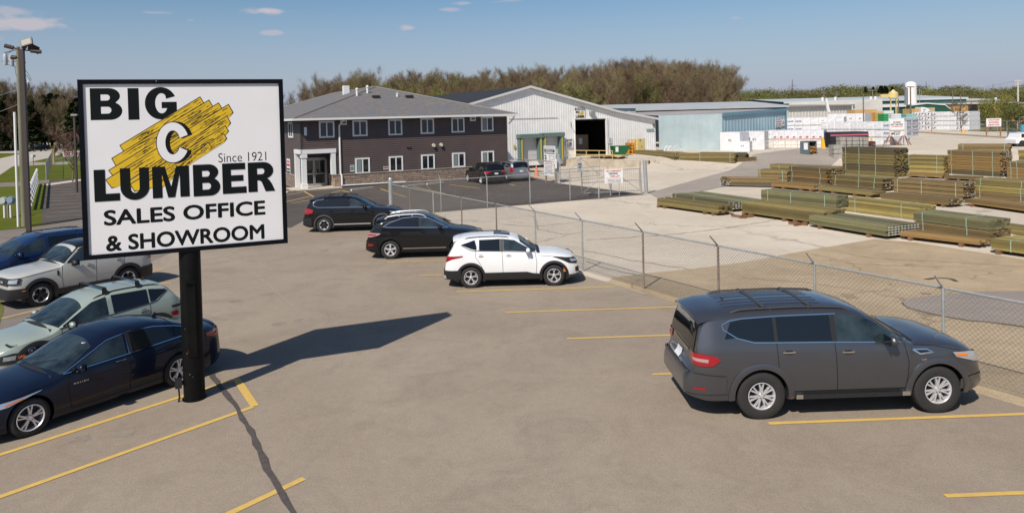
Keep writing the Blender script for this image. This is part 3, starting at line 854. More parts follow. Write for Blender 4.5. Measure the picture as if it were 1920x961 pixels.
# loading docks
DG = mat('dock_green_pad', (.11, .17, .155), rough=.8); YL = mat('dock_yellow', (.50, .40, .06), rough=.6); RD = mat('roller_door', (.50, .50, .50), rough=.5)
for (l, r, t, bt) in ((969, 1011.5, 252, 302), (1012.5, 1051, 249.5, 302)):
    a, zt = WL(l, t); b, _ = WL(r, t); z0 = .9
    d = empty_part('loading_dock', ware)
    MB().box(a-.1, b+.1, -.75, -.02, zt-.42, zt).build('dock_canopy', DG, d)
    for x0, x1 in ((a, a+.42), (b-.45, b)): MB().box(x0, x1, -.62, -.02, z0, zt-.42).build('dock_seal', DG, d)
    for x0 in (a+.16, b-.30): MB().box(x0, x0+.15, -.68, -.64, z0, zt-.45).build('dock_stripe', YL, d)
    rd = MB(); z = z0+.05
    while z < zt-.45: rd.box(a+.42, b-.45, -.09, -.045, z, z+.44); rd.box(a+.42, b-.45, -.07, -.045, z+.44, z+.47); z += .47
    rd.build('roller_door', RD, d)
# wall signs on the warehouse
def wsign(l, t, r, b, name='wall_sign', m=SGN, out=.08, th=.04):
    (sa, zt), (sb, zb_) = WL(l, t), WL(r, b)
    o = MB().box(sa, sb, -out-th, -out, zb_, zt).build(name, m, ware); return o, sa, sb, zb_, zt, -out-th-.006
o, sa, sb, z0, z1, y = wsign(1059.5, 259.5, 1074, 277.5)
words_on(o, 'DOOR', sa+.12, sb-.12, z1-.34, z1-.10, y, SBK, .05)
words_on(o, '3', sa+(sb-sa)*.46, sb-.2, z1-.88, z1-.42, y, SBK, .06); words_on(o, '#', sa+.2, sa+.36, z1-.78, z1-.6, y, SBK, .03)
for k in range(2): MB().box(sa+.12, sb-.12, y, y+.004, z0+.06+k*.07, z0+.09+k*.07).build('printed_line', SBK, o)
o, sa, sb, z0, z1, y = wsign(1077, 202.7, 1095.6, 206.8, m=SBK)
words_on(o, 'WELCOME TO', sa+.08, sb-.08, z0+.05, z1-.05, y, SGN, .03)
o, sa, sb, z0, z1, y = wsign(1077, 207, 1096, 221.4)
YW = mat('lumber_yellow', (.62, .42, .02), rough=.5)
words_on(o, 'BIG', sa+.1, sa+.62, z1-.33, z1-.08, y, SBK, .05)
for k in range(5):
    T = Matrix.Translation(((sa+sb)/2+.05+.05*(k%2), y-.002-k*.001, (z0+z1)/2+.18-.09*k)) @ Matrix.Rotation(R_(-28), 4, 'Y')
    MB().box(-.42, .42, -.0005, 0, -.045, .045, T=T).build('printed_plank', YW, o)
words_on(o, 'C', (sa+sb)/2-.12, (sa+sb)/2+.14, (z0+z1)/2-.14, (z0+z1)/2+.16, y-.012, SGN, .05)
words_on(o, 'LUMBER', sa+.08, sb-.08, z0+.06, z0+.30, y-.014, SBK, .05)
o, sa, sb, z0, z1, y = wsign(1139.5, 257.5, 1146, 268.4)
for k in range(4): MB().box(sa+.1, sb-.1, y, y+.004, z0+.1+k*.14, z0+.15+k*.14).build('printed_line', SBK, o)
for l, r in ((962, 966), (1054.5, 1057.5)):
    o, sa, sb, z0, z1, y = wsign(l, 271.8 if l < 1000 else 267, r, 278 if l < 1000 else 272.5, m=YL)
o, sa, sb, z0, z1, y = wsign(1211, 242, 1225, 244.5, m=mat('faded_teal_sign', (.20, .32, .30), .7))
o, sa, sb, z0, z1, y = wsign(1223.3, 232.3, 1226.7, 237.3, m=mat('grey_box', (.12, .10, .10), .6))
s_, z_ = WL(1108, 212)
MB().box(s_-.28, s_+.28, -.45, -.04, z_-.16, z_+.18).build('flood_light', mat('lamp_grey', (.25, .25, .24), .5), ware)
s_, z_ = WL(1071, 229); MB().tube((s_, 0, z_-.5), (s_-.5, -.7, z_+.0), .04).build('wall_lamp_arm', PLB_, ware)
# concrete dock platform in front, retaining wall
CONC = mat('old_concrete', (.40, .345, .27), rough=.9, noise=(1.2, .22), bump=(6, .3, .01))
CONT = A_YARD
p0 = G(1054, 311.5); p1 = G(1214.5, 316)
th = math.atan2(p1.y-p0.y, p1.x-p0.x)
dock = tag(MB().box(0, (p1-p0).length, 0, .3, -.1, .80).build('retaining_wall', CONC), 'stained concrete retaining wall below the open warehouse door', 'wall')
dock.location = (p0.x, p0.y, 0); dock.rotation_euler.z = th
rp = G(988, 309); 
dw = tag(MB().box(0, (p0-rp).length+.2, 0, .3, -.1, .80).build('retaining_wall', CONC), 'low concrete wall below the two loading docks, behind the silver minivan', 'wall')
dw.location = (rp.x, rp.y, 0); dw.rotation_euler.z = math.atan2(p0.y-rp.y, p0.x-rp.x)
# the platform surface reaches back to the building
def wpt(s, b): return (WA[0]+s*math.cos(WT)-b*math.sin(WT), WA[1]+s*math.sin(WT)+b*math.cos(WT))
a, b = wpt(sL+6, -.05), wpt(sR+.2, -.05)
q0, q1 = (p0.x-.1, p0.y+.32), (p1.x, p1.y+.32)
def platform():
    mb = MB(); n = 10; rows = []
    for i in range(n+1):
        t = i/n
        fa = Vector((rp.x+(p1.x-rp.x)*t, 0)); 
        A2, B2, C2 = Vector((rp.x-.2, rp.y)), Vector((p0.x, p0.y)), Vector((p1.x+.3, p1.y))
        f = (A2.lerp(B2, t/.3) if t < .3 else B2.lerp(C2, (t-.3)/.7))+Vector((0, .27)); g = Vector((wpt(sL+12+(sR+.6-sL-12)*t, .1)))
        rows.append([(f.x, f.y, .78), (f.x+(g.x-f.x)*.25, f.y+(g.y-f.y)*.25, .98), (f.x+(g.x-f.x)*.5, f.y+(g.y-f.y)*.5, 1.03), (g.x, g.y, WTH+.03)])
    rows.append([(x+2.2, y, yard_h(x+2.2, y)-.04) for x, y, z in rows[-1]])
    e = rows[-2][0]; e2 = rows[-1][0]; mb.poly([(e[0], e[1]-.02, -.1), (e2[0], e2[1]-.02, -.1), (e2[0], e2[1]-.02, e2[2]), (e[0], e[1]-.02, e[2])])
    return mb.grid(rows).build('dock_apron', A_YARD, None, 30)
tag(platform(), kind='structure')
# hand rails
YR = mat('handrail_yellow', (.62, .47, .18), rough=.5)
def handrail(label, pts, h=.95, z0=.8, n=5):
    t = thing('handrail', label, 'railing', (pts[0][0], pts[0][1], z0))
    o = Vector((pts[0][0], pts[0][1], z0)); mb = MB()
    for a, b in zip(pts[:-1], pts[1:]):
        a3, b3 = Vector((*a, z0))-o, Vector((*b, z0))-o
        for zz in (h, h*.52): mb.tube(a3+Vector((0, 0, zz)), b3+Vector((0, 0, zz)), .035, n=5)
    mb.build('rail', YR, t)
    for a, b in zip(pts[:-1], pts[1:]):
        for i in range(n+1):
            p = Vector((*a, z0)).lerp(Vector((*b, z0)), i/n)-o
            MB().tube(p, p+Vector((0, 0, h)), .035, n=5).build('post', YR, t)
e0 = (q0[0]+.1, q0[1]+.05); e1 = (q0[0]+(q1[0]-q0[0])*.62, q0[1]+(q1[1]-q0[1])*.62)
handrail('pale yellow handrail along the concrete wall in front of the open warehouse door', [e0, e1], n=4)
handrail('yellow handrail in front of the two loading docks', [(rp.x-.9, rp.y+.9), (p0.x-.5, p0.y+.6)], n=3, z0=.62)
# timber pallet ramp on the apron
th = math.atan2(p1.y-p0.y, p1.x-p0.x)
t = thing('timber_pallet', 'low stack of new yellow boards on the concrete apron by the green hopper', 'pallet', (p0.x+math.cos(th)*3.0-math.sin(th)*.75, p0.y+math.sin(th)*3.0+math.cos(th)*.75, 1.0), math.atan2(p1.y-p0.y, p1.x-p0.x))
TIM = mat('new_timber', (.55, .38, .18), rough=.7, island=.12, noise=(5, .1, (1, 8, 8)))
mb = MB()
for i in range(9): mb.box(0, 4.1, i*.16, i*.16+.145, .10, .22)
for i in range(3): mb.box(.2+i*1.7, .34+i*1.7, 0, 1.4, 0, .10)
mb.build('boards', TIM, t)
# ================================================================ sheds behind the yard
BLU = mat('faded_blue_siding', (.36, .44, .46), rough=.6, noise=(.45, .12), col2=None)
GRF = mat('grey_metal_roof', (.33, .31, .29), rough=.6, noise=(.3, .1))
LGF = mat('light_grey_roof', (.40, .41, .42), rough=.5, noise=(.3, .1))
DKG = mat('bay_shade', (.012, .012, .014), rough=.9)
def wall_between(name, A, B, z0, zt0, zt1, m, parent, rib=True, pitch=.5, depth=.04):
    """ribbed wall from A to B in world plan, child of a thing at the origin of A"""
    A, B = Vector(A), Vector(B); L = (B-A).length
    mb = MB()
    if rib: ribbed(mb, 0, L, lambda x: z0, lambda x: zt0+(zt1-zt0)*x/L, pitch=pitch, depth=depth)
    else: mb.quad((0, 0, z0), (L, 0, z0), (L, 0, zt1), (0, 0, zt0))
    return mb, L
# low blue shed: plain wall, then the corrugated wing
c0 = AY(1236, 281, 93.0); c1 = AY(1355, 285, 87.0); c2 = AY(1474, 284, 95.0)
zt = [AY(1236, 217, 93.0).z, AY(1355, 213.2, 87.0).z, AY(1474, 204.5, 95.0).z]
th1 = math.atan2(c1.y-c0.y, c1.x-c0.x)
blue = thing('blue_shed', 'faded light blue metal shed with a corrugated wing, right of the white warehouse', 'building', (c0.x, c0.y, .3), th1)
def inb(p, z=None):
    v = Vector((p[0]-c0.x, p[1]-c0.y)); return Vector((v.x*math.cos(th1)+v.y*math.sin(th1), -v.x*math.sin(th1)+v.y*math.cos(th1), (p[2] if z is None else z)-.3))
mb, L1 = wall_between('', c0[:2], c1[:2], 0, zt[0]-.3, zt[1]-.3, BLU, blue, pitch=.9, depth=.012)
mb.build('wall', BLU, blue)
L2 = (Vector(c2[:2])-Vector(c1[:2])).length
wg = MB(); ribbed(wg, 0, L2, lambda x: 0, lambda x: zt[1]-.3+(zt[2]-zt[1])*x/L2, pitch=.62, depth=.04)
w2 = wg.build('corrugated_wall', mat('blue_corrugated', (.31, .43, .48), rough=.55, noise=(.4, .1)), blue)
w2.location = inb((c1.x, c1.y, .3)); w2.rotation_euler.z = math.atan2(c2.y-c1.y, c2.x-c1.x)-th1
MB().box(-.1, L2+.1, -.22, -.05, -.28, .10).build('gutter', mat('blue_trim', (.13, .25, .32), .6), w2).location = (0, 0, 0)
g = w2.children[0]; g.rotation_euler.y = -math.atan2(zt[2]-zt[1], L2); g.location = (0, 0, zt[1]-.3)
MB().tube((L2-.1, -.2, 0), (L2-.1, -.2, zt[2]-.4), .06, n=5).build('downspout', mat('blue_trim', (.13, .25, .32), .6), w2)
e0 = AY(1150, 209, 108); e1 = AY(1474, 206, 103)
r = MB()
A = [(c0.x, c0.y, zt[0]), (c1.x, c1.y, zt[1]), (c2.x, c2.y, zt[2])]
r.poly([inb(A[0]), inb(A[1]), inb((c1.x+3, c1.y+20, zt[1]+.55)), inb((c0.x-4, c0.y+14, zt[0]+.55))]); r.poly([inb(A[1]), inb(A[2]), inb((c2.x+1, c2.y+14, zt[2]+.15)), inb((c1.x+3, c1.y+20, zt[1]+.55))])
r.build('roof', GRF, blue)
(w0, w0z), = [((0, 0), 0)]
def notice_on(parent, l, t, rr, b, A_, thd, z_off, texts, m=SGN, out=.1):
    (sa, z1), (sb, z0) = LOC(l, t, A_, thd), LOC(rr, b, A_, thd)
    o = MB().box(sa, sb, -out-.03, -out, z0-z_off, z1-z_off).build('wall_notice', m, parent)
    h = (z1-z0)/len(texts)
    for k, (tx, mm) in enumerate(texts):
        zt_ = z1-z_off-h*k
        if tx: words_on(o, tx, sa+.1, sb-.1, zt_-h*.85, zt_-h*.2, -out-.036, mm, .03)
    return o
thw = math.atan2(c2.y-c1.y, c2.x-c1.x)
notice_on(w2, 1452, 222.5, 1463, 238.5, (c1.x, c1.y), thw, .3, [('NOTICE', SGR), ('TARP YOUR', SBK), ('LOAD HERE', SBK), ('STOP', SBK)])
notice_on(w2, 1464, 223.5, 1469.5, 236, (c1.x, c1.y), thw, .3, [('A', SGR)])
def slab_building(name, label, pxl, pxr, Yl, Yr, ytl, ytr, zb, m, mr, depth=20, rise=.6, fascia=None, rib=1.0, extra=None, base=0.0):
    """long low shed whose eave runs between two sight lines"""
    a = AY(pxl, ytl, Yl); b = AY(pxr, ytr, Yr); th = math.atan2(b.y-a.y, b.x-a.x); L = math.hypot(b.x-a.x, b.y-a.y)
    t = thing(name, label, 'building', (a.x, a.y, base), th)
    mb = MB(); ribbed(mb, 0, L, lambda x: 0, lambda x: a.z-base+(b.z-a.z)*x/L, pitch=rib, depth=.05)
    mb.quad((0, depth, 0), (0, 0, 0), (0, 0, a.z-base), (0, depth, a.z-base)); mb.quad((L, 0, 0), (L, depth, 0), (L, depth, b.z-base), (L, 0, b.z-base)); mb.quad((L, depth, 0), (0, depth, 0), (0, depth, a.z-base), (L, depth, b.z-base))
    mb.build('wall', m, t)
    za, zb_ = a.z-base, b.z-base
    r = MB(); h = depth/2
    r.quad((-.3, -.4, za+.02), (L+.3, -.4, zb_+.02), (L+.3, h, zb_+rise), (-.3, h, za+rise)); r.quad((-.3, h, za+rise), (L+.3, h, zb_+rise), (L+.3, depth+.4, zb_), (-.3, depth+.4, za))
    r.poly([(0, 0, za), (0, depth, za), (0, h, za+rise)]); r.poly([(L, 0, zb_), (L, h, zb_+rise), (L, depth, zb_)])
    ro = r.build('roof', mr, t)
    if fascia:
        MB().quad((-.3, -.42, za-fascia[1]), (L+.3, -.42, zb_-fascia[1]), (L+.3, -.42, zb_+.06), (-.3, -.42, za+.06)).build('fascia', fascia[0], t)
    return t, L, za, zb_
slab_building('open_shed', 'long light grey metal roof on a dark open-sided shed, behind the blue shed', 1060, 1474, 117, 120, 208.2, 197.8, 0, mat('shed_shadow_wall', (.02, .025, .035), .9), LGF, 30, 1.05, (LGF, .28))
slab_building('blue_back_shed', 'small light blue shed seen between the warehouse roof and the long grey roof', 1146, 1192, 112, 112, 203.5, 203.5, 0, BLU, LGF, 5, .1)
t, L, za, zb_ = slab_building('white_shed', 'cream white ribbed shed with grey roof edge, right of the blue corrugated wing', 1475.5, 1597, 124, 132, 199.8, 196.5, 0, mat('cream_siding', (.62, .60, .55), .6, noise=(.5, .08)), GRF, 22, .35, (mat('fascia_grey', (.26, .25, .24), .6), .16), .8)
e = MB(); e.poly([(L+.2, -.1, 0), (L+7, -1.2, 0), (L+7, -1.2, zb_+1.0), (L+.2, -.1, zb_+.1)]); e.poly([(L+7, -1.2, 0), (L+7, 20, 0), (L+7, 20, zb_+1), (L+7, -1.2, zb_+1.0)]); e.build('end_wall', mat('cream_siding', (.62, .60, .55), .6), t)
gt_ = slab_building('teal_roof_factory', 'very long low factory with pale teal roof strips, behind the cream white shed', 1470, 1812, 200, 205, 191.5, 182.5, 0, mat('factory_teal_wall', (.05, .12, .11), .6), mat('factory_roof', (.42, .46, .46), .5), 40, 1.2, (mat('factory_fascia', (.50, .54, .53), .5), .45), 3)
for l, rr, yt, hh in ((1519, 1527, 181, 7), (1608, 1628, 182.5, 5)): pass
t, L, za, zb_ = slab_building('green_shed', 'dark green shed with white eaves and a tan door, beside the white silo', 1647, 1713, 172, 172, 198.8, 196.8, 0, mat('green_siding', (.012, .075, .045), .6, noise=(.4, .1)), mat('white_roof_edge', (.62, .62, .60), .5), 24, .35, (mat('white_roof_edge', (.62, .62, .60), .5), .35), 1.2)
a = AY(1706, 196.5, 170); b = AY(1786, 202, 170)
tg = thing('green_shed', 'dark green gabled shed behind the white truck cab, with a tan door', 'building', (a.x, a.y, 0), 0)
pts = [(0, 0), (b.x-a.x, 0), (b.x-a.x, b.z-.6), (AY(1771, 195.5, 170).x-a.x, AY(1771, 195.5, 170).z), (AY(1738, 192.8, 170).x-a.x, AY(1738, 192.8, 170).z), (0, a.z)]
MB().plate(pts, 0, 25).build('wall', mat('green_siding', (.012, .075, .045), .6), tg)
rl = MB(); q = pts[2:][::-1]
for i in range(len(q)-1): rl.quad((q[i][0], -.2, q[i][1]+.02), (q[i+1][0], -.2, q[i+1][1]+.02), (q[i+1][0], 25, q[i+1][1]+.02), (q[i][0], 25, q[i][1]+.02)); rl.quad((q[i][0], -.2, q[i][1]-.25), (q[i+1][0], -.2, q[i+1][1]-.25), (q[i+1][0], -.2, q[i+1][1]+.02), (q[i][0], -.2, q[i][1]+.02))
rl.build('roof', mat('white_roof_edge', (.62, .62, .60), .5), tg)
d0 = AY(1738, 202, 170); d1 = AY(1752.5, 215, 170); MB().box(d0.x-a.x, d1.x-a.x, -.1, -.02, 0, d0.z).build('door', mat('tan_door', (.42, .34, .22), .6), tg)
slab_building('grey_roof_factory', 'low beige factory with pale grey roof above the ochre warehouse', 1718, 1905, 215, 215, 190.5, 187.5, 0, mat('factory_beige', (.46, .40, .30), .7, noise=(.2, .1)), mat('pale_roof', (.46, .45, .43), .6), 40, 1.0, None, 4)
to, L, za, zb_ = slab_building('ochre_warehouse', 'ochre yellow open-fronted warehouse behind the yellow-green bushes', 1785, 1990, 190, 190, 195.8, 193, 0, mat('ochre_wall', (.50, .30, .11), .7), mat('pale_roof', (.46, .45, .43), .6), 30, .5, None, 4)
for l, rr in ((1815, 1833), (1836, 1846), (1849, 1856)):
    x0_, x1_ = AY(l, 200, 190).x-AY(1785, 200, 190).x, AY(rr, 200, 190).x-AY(1785, 200, 190).x
    MB().box(x0_, x1_, -.15, -.08, 0, za-.25).build('bay_shade_panel', DKG, to)  # near-black panel on the closed wall, the bay's shade put into its colour
MB().box(AY(1903, 200, 190).x-AY(1785, 200, 190).x, AY(1925, 200, 190).x-AY(1785, 200, 190).x, -.3, -.18, 2.2, 4.8).build('white_sign', SGN, to)
# silo, hopper, duct
s = AY(1713, 153, 175); R0 = 10/CAM_F*175
t = thing('silo', 'tall white cylindrical silo with side ladder platform above the green shed', 'silo', (s.x, s.y+R0, 0))
MB().lathe([(R0, 0), (R0, s.z-1.0), (R0*.9, s.z-.35), (R0*.5, s.z), (.01, s.z+.1)], 24).build('tank', mat('silo_white', (.70, .68, .63), .5, noise=(.3, .08)), t, 50)
for z in (s.z*.42, s.z*.72): MB().box(R0*.8, R0+1.0, -.8, .3, z, z+.1).tube((R0+.9, -.7, z), (R0+.9, -.7, z+1.1), .05, n=4).tube((R0+.2, -.7, z+1.1), (R0+.9, -.7, z+1.1), .05, n=4).build('platform', ALU, t)
MB().tube((R0+.5, -.6, s.z*.3), (R0+.5, -.6, s.z*.85), .06, n=4).build('ladder', ALU, t)
h = AY(1675, 178, 165)
t = thing('dust_hopper', 'yellow cylindrical dust collector with a cone cap, left of the silo', 'hopper', (h.x, h.y, 0))
YH = mat('hopper_yellow', (.62, .50, .22), .5)
rh = 8.5/CAM_F*165
MB().lathe([(.02, h.z-.9), (rh, h.z-.7), (rh, h.z+.45), (rh*.4, h.z+.85), (rh*.35, h.z+1.0), (.01, h.z+1.25)], 18).build('drum', YH, t, 40)
MB().box(-rh-1.9, -rh*.6, -.35, .35, h.z-.5, h.z+.2).build('inlet_duct', YH, t)
for a_ in (.5, 2.0, 3.6, 5.2): MB().tube((rh*.8*math.cos(a_), rh*.8*math.sin(a_), 0), (rh*.8*math.cos(a_), rh*.8*math.sin(a_), h.z-.7), .08, n=5).build('leg', YH, t)
d = AY(1699, 172, 172)
t = thing('steel_duct', 'grey vertical steel duct beside the white silo', 'duct', (d.x, d.y, 0))
MB().tube((0, 0, 0), (0, 0, d.z+.8), .38, n=10).tube((0, 0, d.z+.6), (-.9, 0, d.z+1.3), .34, n=10).build('pipe', mat('galvanised', (.33, .34, .35), .4, metal=.7), t)
t = thing('roof_chute', 'white slanted chute standing on the roof of the cream white shed', 'chute', AY(1551, 197, 125))
MB().plate([(0, -1.2), (.45, -1.2), (-.05, 1.1), (-.25, 1.2), (-.3, .6)], -.2, .2).build('chute', TRIM, t)
# utility poles in the distance
WOODP = mat('pole_wood', (.16, .13, .11), rough=.9, noise=(3, .2))
def util_pole(label, px, yt, yb, Y, w=.2, arms=(), cans=0, m=None):
    top = AY(px, yt, Y); 
    t = thing('utility_pole', label, 'utility pole', (top.x, top.y, 0))
    MB().tube((0, 0, 0), (0, 0, top.z), w*1.2, w*.85, 8).build('pole', m or WOODP, t, 40)
    for dz, L in arms: MB().box(-L/2, L/2, -.08, .08, top.z-dz-.08, top.z-dz+.08).build('crossarm', m or WOODP, t)
    for k in range(cans): MB().lathe([(.01, top.z-2.6), (.32, top.z-2.6), (.32, top.z-1.5), (.01, top.z-1.4)], 10, (.45*(1 if k % 2 else -1), -.2, 0)).build('transformer', TRIM, t, 40)
    return t
PALE = mat('pole_pale', (.50, .46, .42), .8)
util_pole('utility pole with two crossarms behind the white chute on the cream shed roof', 1545, 171, 215, 170, .13, ((.3, 9*.12+.2), (1.2, 1.2)), 1)
util_pole('utility pole with two crossarms and small cans, next right of the chute pole', 1569, 170.5, 215, 175, .13, ((.3, 1.3), (1.0, 1.1)), 1)
util_pole('thin bare pole in front of the cream white shed gable', 1618.5, 176, 235, 112, .10)
util_pole('utility pole with transformer cans left of the yellow dust collector', 1636, 168, 220, 150, .15, ((.2, 1.6),), 2)
util_pole('thin pole in front of the green shed wall, below the dust collector', 1684.5, 185.5, 225, 125, .10)
util_pole('pole with short crossarm crossing the front of the white silo', 1707, 162, 225, 125, .13, ((.1, 1.2),))
util_pole('thin pole left of the ochre warehouse', 1786, 170, 215, 160, .09)
util_pole('second thin pole at the left end of the ochre warehouse', 1801, 177, 220, 150, .10)
util_pole('tall pale pole with two long crossarms at the far right', 1908.5, 150, 232, 140, .17, ((.15, 1.5), (.85, 1.3)), 0, PALE)
util_pole('thin mast rising above the bushes, left of the tall pale pole', 1862, 157, 215, 180, .07)
util_pole('pole with transformer above the yellow-green bushes', 1869, 172, 215, 180, .12, (), 1)
# lattice pylons
PYL = mat('pylon_steel', (.22, .24, .28), .6)
for px, yt, Y, lab in ((1485.5, 150, 620, 'grey lattice pylon on the skyline, left one above the cream white shed'), (1736.5, 152.5, 700, 'grey lattice pylon on the skyline, right one beyond the silo')):
    top = AY(px, yt, Y); H = top.z; t = thing('pylon', lab, 'pylon', (top.x, top.y, 0)); mb = MB()
    for s in (-1, 1):
        for q in (-1, 1): mb.tube((s*H*.11, q*H*.11, 0), (s*.5, q*.5, H*.75), .22, n=4).tube((s*.5, q*.5, H*.75), (0, 0, H), .2, n=4)
    zz = 0
    while zz < H*.95:
        w1 = max(.5, H*.11*(1-zz/(H*.78))); w2_ = max(.4, H*.11*(1-(zz+3)/(H*.78)))
        mb.tube((-w1, -w1, zz), (w2_, -w2_, zz+3), .13, n=4).tube((w1, -w1, zz), (-w2_, -w2_, zz+3), .13, n=4); zz += 3
    for dz, L in ((.38, .11), (.16, .07)): mb.tube((-H*L*1.6, 0, H*(1-dz)), (H*L*1.6, 0, H*(1-dz)), .22, n=4)
    mb.build('lattice', PYL, t)
# ================================================================ wrapped lumber, pallets and yard clutter
WRAP = mat('white_wrap', (.66, .66, .68), rough=.4, noise=(1.5, .07), objrand=.05, bump=(3, .5, .05))
WRAPB = mat('wrap_print_blue', (.10, .14, .30), rough=.5); WRAPR = mat('wrap_print_red', (.55, .12, .16), rough=.5); WRAPK = mat('wrap_print_black', (.08, .08, .09), rough=.5)
STRAPK = mat('strap_dark', (.06, .06, .06), .6)
def pack_mesh(w, d, h, printm, seed):
    r = random.Random(seed)
    body = MB()
    nx, nz = 5, 4; g = []
    body.box(-w/2+.02, w/2-.02, 0, d, .05, h-.02)
    for j in range(nz+1):
        g.append([(-w/2+w*i/nx, -.03-r.uniform(0, .05)*(0 < i < nx), h*j/nz) for i in range(nx+1)])
    body.grid(g); body.quad((-w/2, -.03, h), (w/2, -.03, h), (w/2, d, h), (-w/2, d, h))
    body.quad((-w/2, -.03, 0), (-w/2, -.03, h), (-w/2, d, h), (-w/2, d, 0)); body.quad((w/2, -.03, 0), (w/2, d, 0), (w/2, d, h), (w/2, -.03, h))
    pr = MB()
    if printm == 'tree':
        for k in range(2):
            cx = -w*.22+w*.44*k
            for b in range(7):
                a0 = r.uniform(0, 3); cx2 = cx+r.uniform(-.2, .2)*w*.5; cz = h*.5+r.uniform(-.32, .2)*h
                pr.poly([(cx2, -.10-.001*b, cz), (cx2+.2*w*math.cos(a0), -.10-.001*b, cz+.24*h*math.sin(a0)), (cx2+.17*w*math.cos(a0+.7), -.10-.001*b, cz+.2*h*math.sin(a0+.7))])
    elif printm == 'blocks':
        for k in range(4): pr.box(-w*.35+k*w*.2, -w*.35+k*w*.2+w*.13, -.10, -.09, h*.45, h*.62)
    elif printm == 'mark':
        pr.box(-w*.2, w*.15, -.10, -.09, h*.16, h*.22); pr.box(-w*.2, w*.2, -.10, -.09, h*.26, h*.32)
    elif printm == 'small':
        pr.box(-.15, .0, -.10, -.09, h*.55, h*.62); pr.poly([(.08, -.1, h*.7), (.2, -.1, h*.55), (.13, -.1, h*.5)])
    pr.box(-w/2, w/2, -.102, -.095, -.01, .035)
    return body.mesh('wrap', WRAP), (pr.mesh('print', {'tree': WRAPK, 'blocks': WRAPB, 'mark': WRAPR, 'small': WRAPK, '': STRAPK}[printm]) if pr.v else None)
def pack_wall(label, group, pl, pr_, Y0, Y1, n, tiers, ytop, prints, depth=2.2, base=1.0, skip=()):
    """wall of wrapped packs whose foot runs between two sight lines at given depth"""
    a = GH(*pl); b = GH(*pr_); Y0 = a.y; base = min(a.z, b.z)-.02; a.z = b.z = base
    th = math.atan2(b.y-a.y, b.x-a.x); L = (b-a).length; w = L/n
    H = (AY(pl[0], ytop, Y0).z-base)/tiers
    cache = {}
    for i in range(n):
        for k in range(tiers):
            if (i, k) in skip: continue
            pm = prints(i, k)
            key = (pm, (i+k) % 3)
            if key not in cache: cache[key] = pack_mesh(w*.985, depth, H*.985, pm, hash(key) % 97 if False else (len(pm)*7+(i+k) % 3))
            p = a+(b-a)*((i+.5)/n)
            t = thing('wrapped_lumber_pack', label, 'lumber pack', (p.x, p.y, base+k*H), th, group)
            for me, nm in zip(cache[key], ('wrap', 'print')):
                if me is not None:
                    o = bpy.data.objects.new(nm, me); COL.objects.link(o); o.parent = t
    return th, w, H
pack_wall('tall white wrapped lumber pack in front of the blue wall, left of the printed row', 'two tall white packs by the blue wall', (1350.5, 283), (1388, 283.5), 76, 76, 1, 1, 247.5, lambda i, k: 'small', 2.4, .95)
pack_wall('low white wrapped pack in front of the gap between the two tall white packs', 'low pack', (1378, 284.5), (1406, 284.5), 74.5, 74.5, 1, 1, 265, lambda i, k: 'small', 1.6, .9)
pack_wall('white shrink-wrapped pack standing at the left end of the red-marked row', 'end pack', (1395, 281), (1434, 281), 79, 80, 1, 1, 246, lambda i, k: 'small', 2.6, 1.0)
pack_wall('white wrapped pack in the red-marked two-high row behind the yellow rail', 'red-marked packs behind the yellow rail', (1436, 277), (1545, 277), 83, 84, 9, 2, 244.5, lambda i, k: 'mark' if k == 1 and i > 0 else ('small' if k else ''), 2.6, 1.0)
pack_wall('white wrapped lumber pack in the long three-high wall left of the no-trucks sign', 'long three-high wall of white packs', (1540, 268.5), (1672, 271.5), 93, 90, 9, 3, 229, lambda i, k: 'blocks' if i == 8 else '', 3.0, 1.0)
pack_wall('white pack of the rear three-high row that starts beside the blue corrugated wing', 'rear row with blue print', (1475, 263.5), (1583, 263), 101, 103, 7, 3, 221, lambda i, k: 'blocks' if i < 2 else ('small' if i == 4 else ''), 3.0, 1.0)
pack_wall('white pack in the high rear row under the cream shed wall', 'high rear row of packs', (1553, 257.5), (1622, 257.5), 111, 112, 4, 2, 213.5, lambda i, k: 'small' if k else '', 3.0, 1.0)
pack_wall('white pack with dense print in the stepped stack right of the no-trucks sign', 'stepped stack right of the sign', (1695, 257), (1722, 254), 96, 100, 2, 3, 221.5, lambda i, k: 'blocks', 2.2, 1.0)
pack_wall('white pack in the four-high tree-printed wall beyond the orange-yellow cone', 'tree-printed four-high wall', (1711, 243), (1818, 243.5), 118, 118, 9, 4, 210.5, lambda i, k: 'tree' if i < 4 or i == 7 else '', 3.2, 1.0)
pack_wall('low white pack with dark print behind the saw-horse legs of the no-trucks sign', 'packs behind the saw-horses', (1674, 268), (1706, 266), 88, 90, 3, 1, 256, lambda i, k: 'tree', 2.0, 1.0)
# new yellow lumber, green and white packs behind
YLM = mat('new_lumber_far', (.50, .30, .10), .8, noise=(2, .15, (1, 6, 6)), objrand=.1)
def box_pile(name, label, cat, l, t_, r_, b_, Y, m, depth=3, base=1.0, group=None, part='boards', n=1):
    a = AY(l, b_, Y); z1 = AY(l, t_, Y).z; x1 = AY(r_, b_, Y).x; z0 = base if base != 1.0 else yard_h(a.x, Y)
    o = thing(name, label, cat, (a.x, a.y, z0), 0, group); mb = MB()
    k = max(1, int((z1-z0)/.35)); hh = (z1-z0)/k; nn = max(1, int((x1-a.x)/2.4)); ww = (x1-a.x)/nn
    for j in range(k):
        for i in range(nn): mb.box(i*ww+.02, (i+1)*ww-.02, -.02*(j % 2), depth, j*hh+.03, (j+1)*hh-.02)
    mb.build(part, m, o); return o
box_pile('lumber_pile', 'pile of fresh yellow lumber with dark ends in front of the cream white gable', 'lumber', 1603, 206, 1645, 235, 125, YLM)
box_pile('lumber_pile', 'lower pile of fresh yellow lumber just right of the taller yellow pile', 'lumber', 1641, 210.5, 1657, 235, 124, YLM)
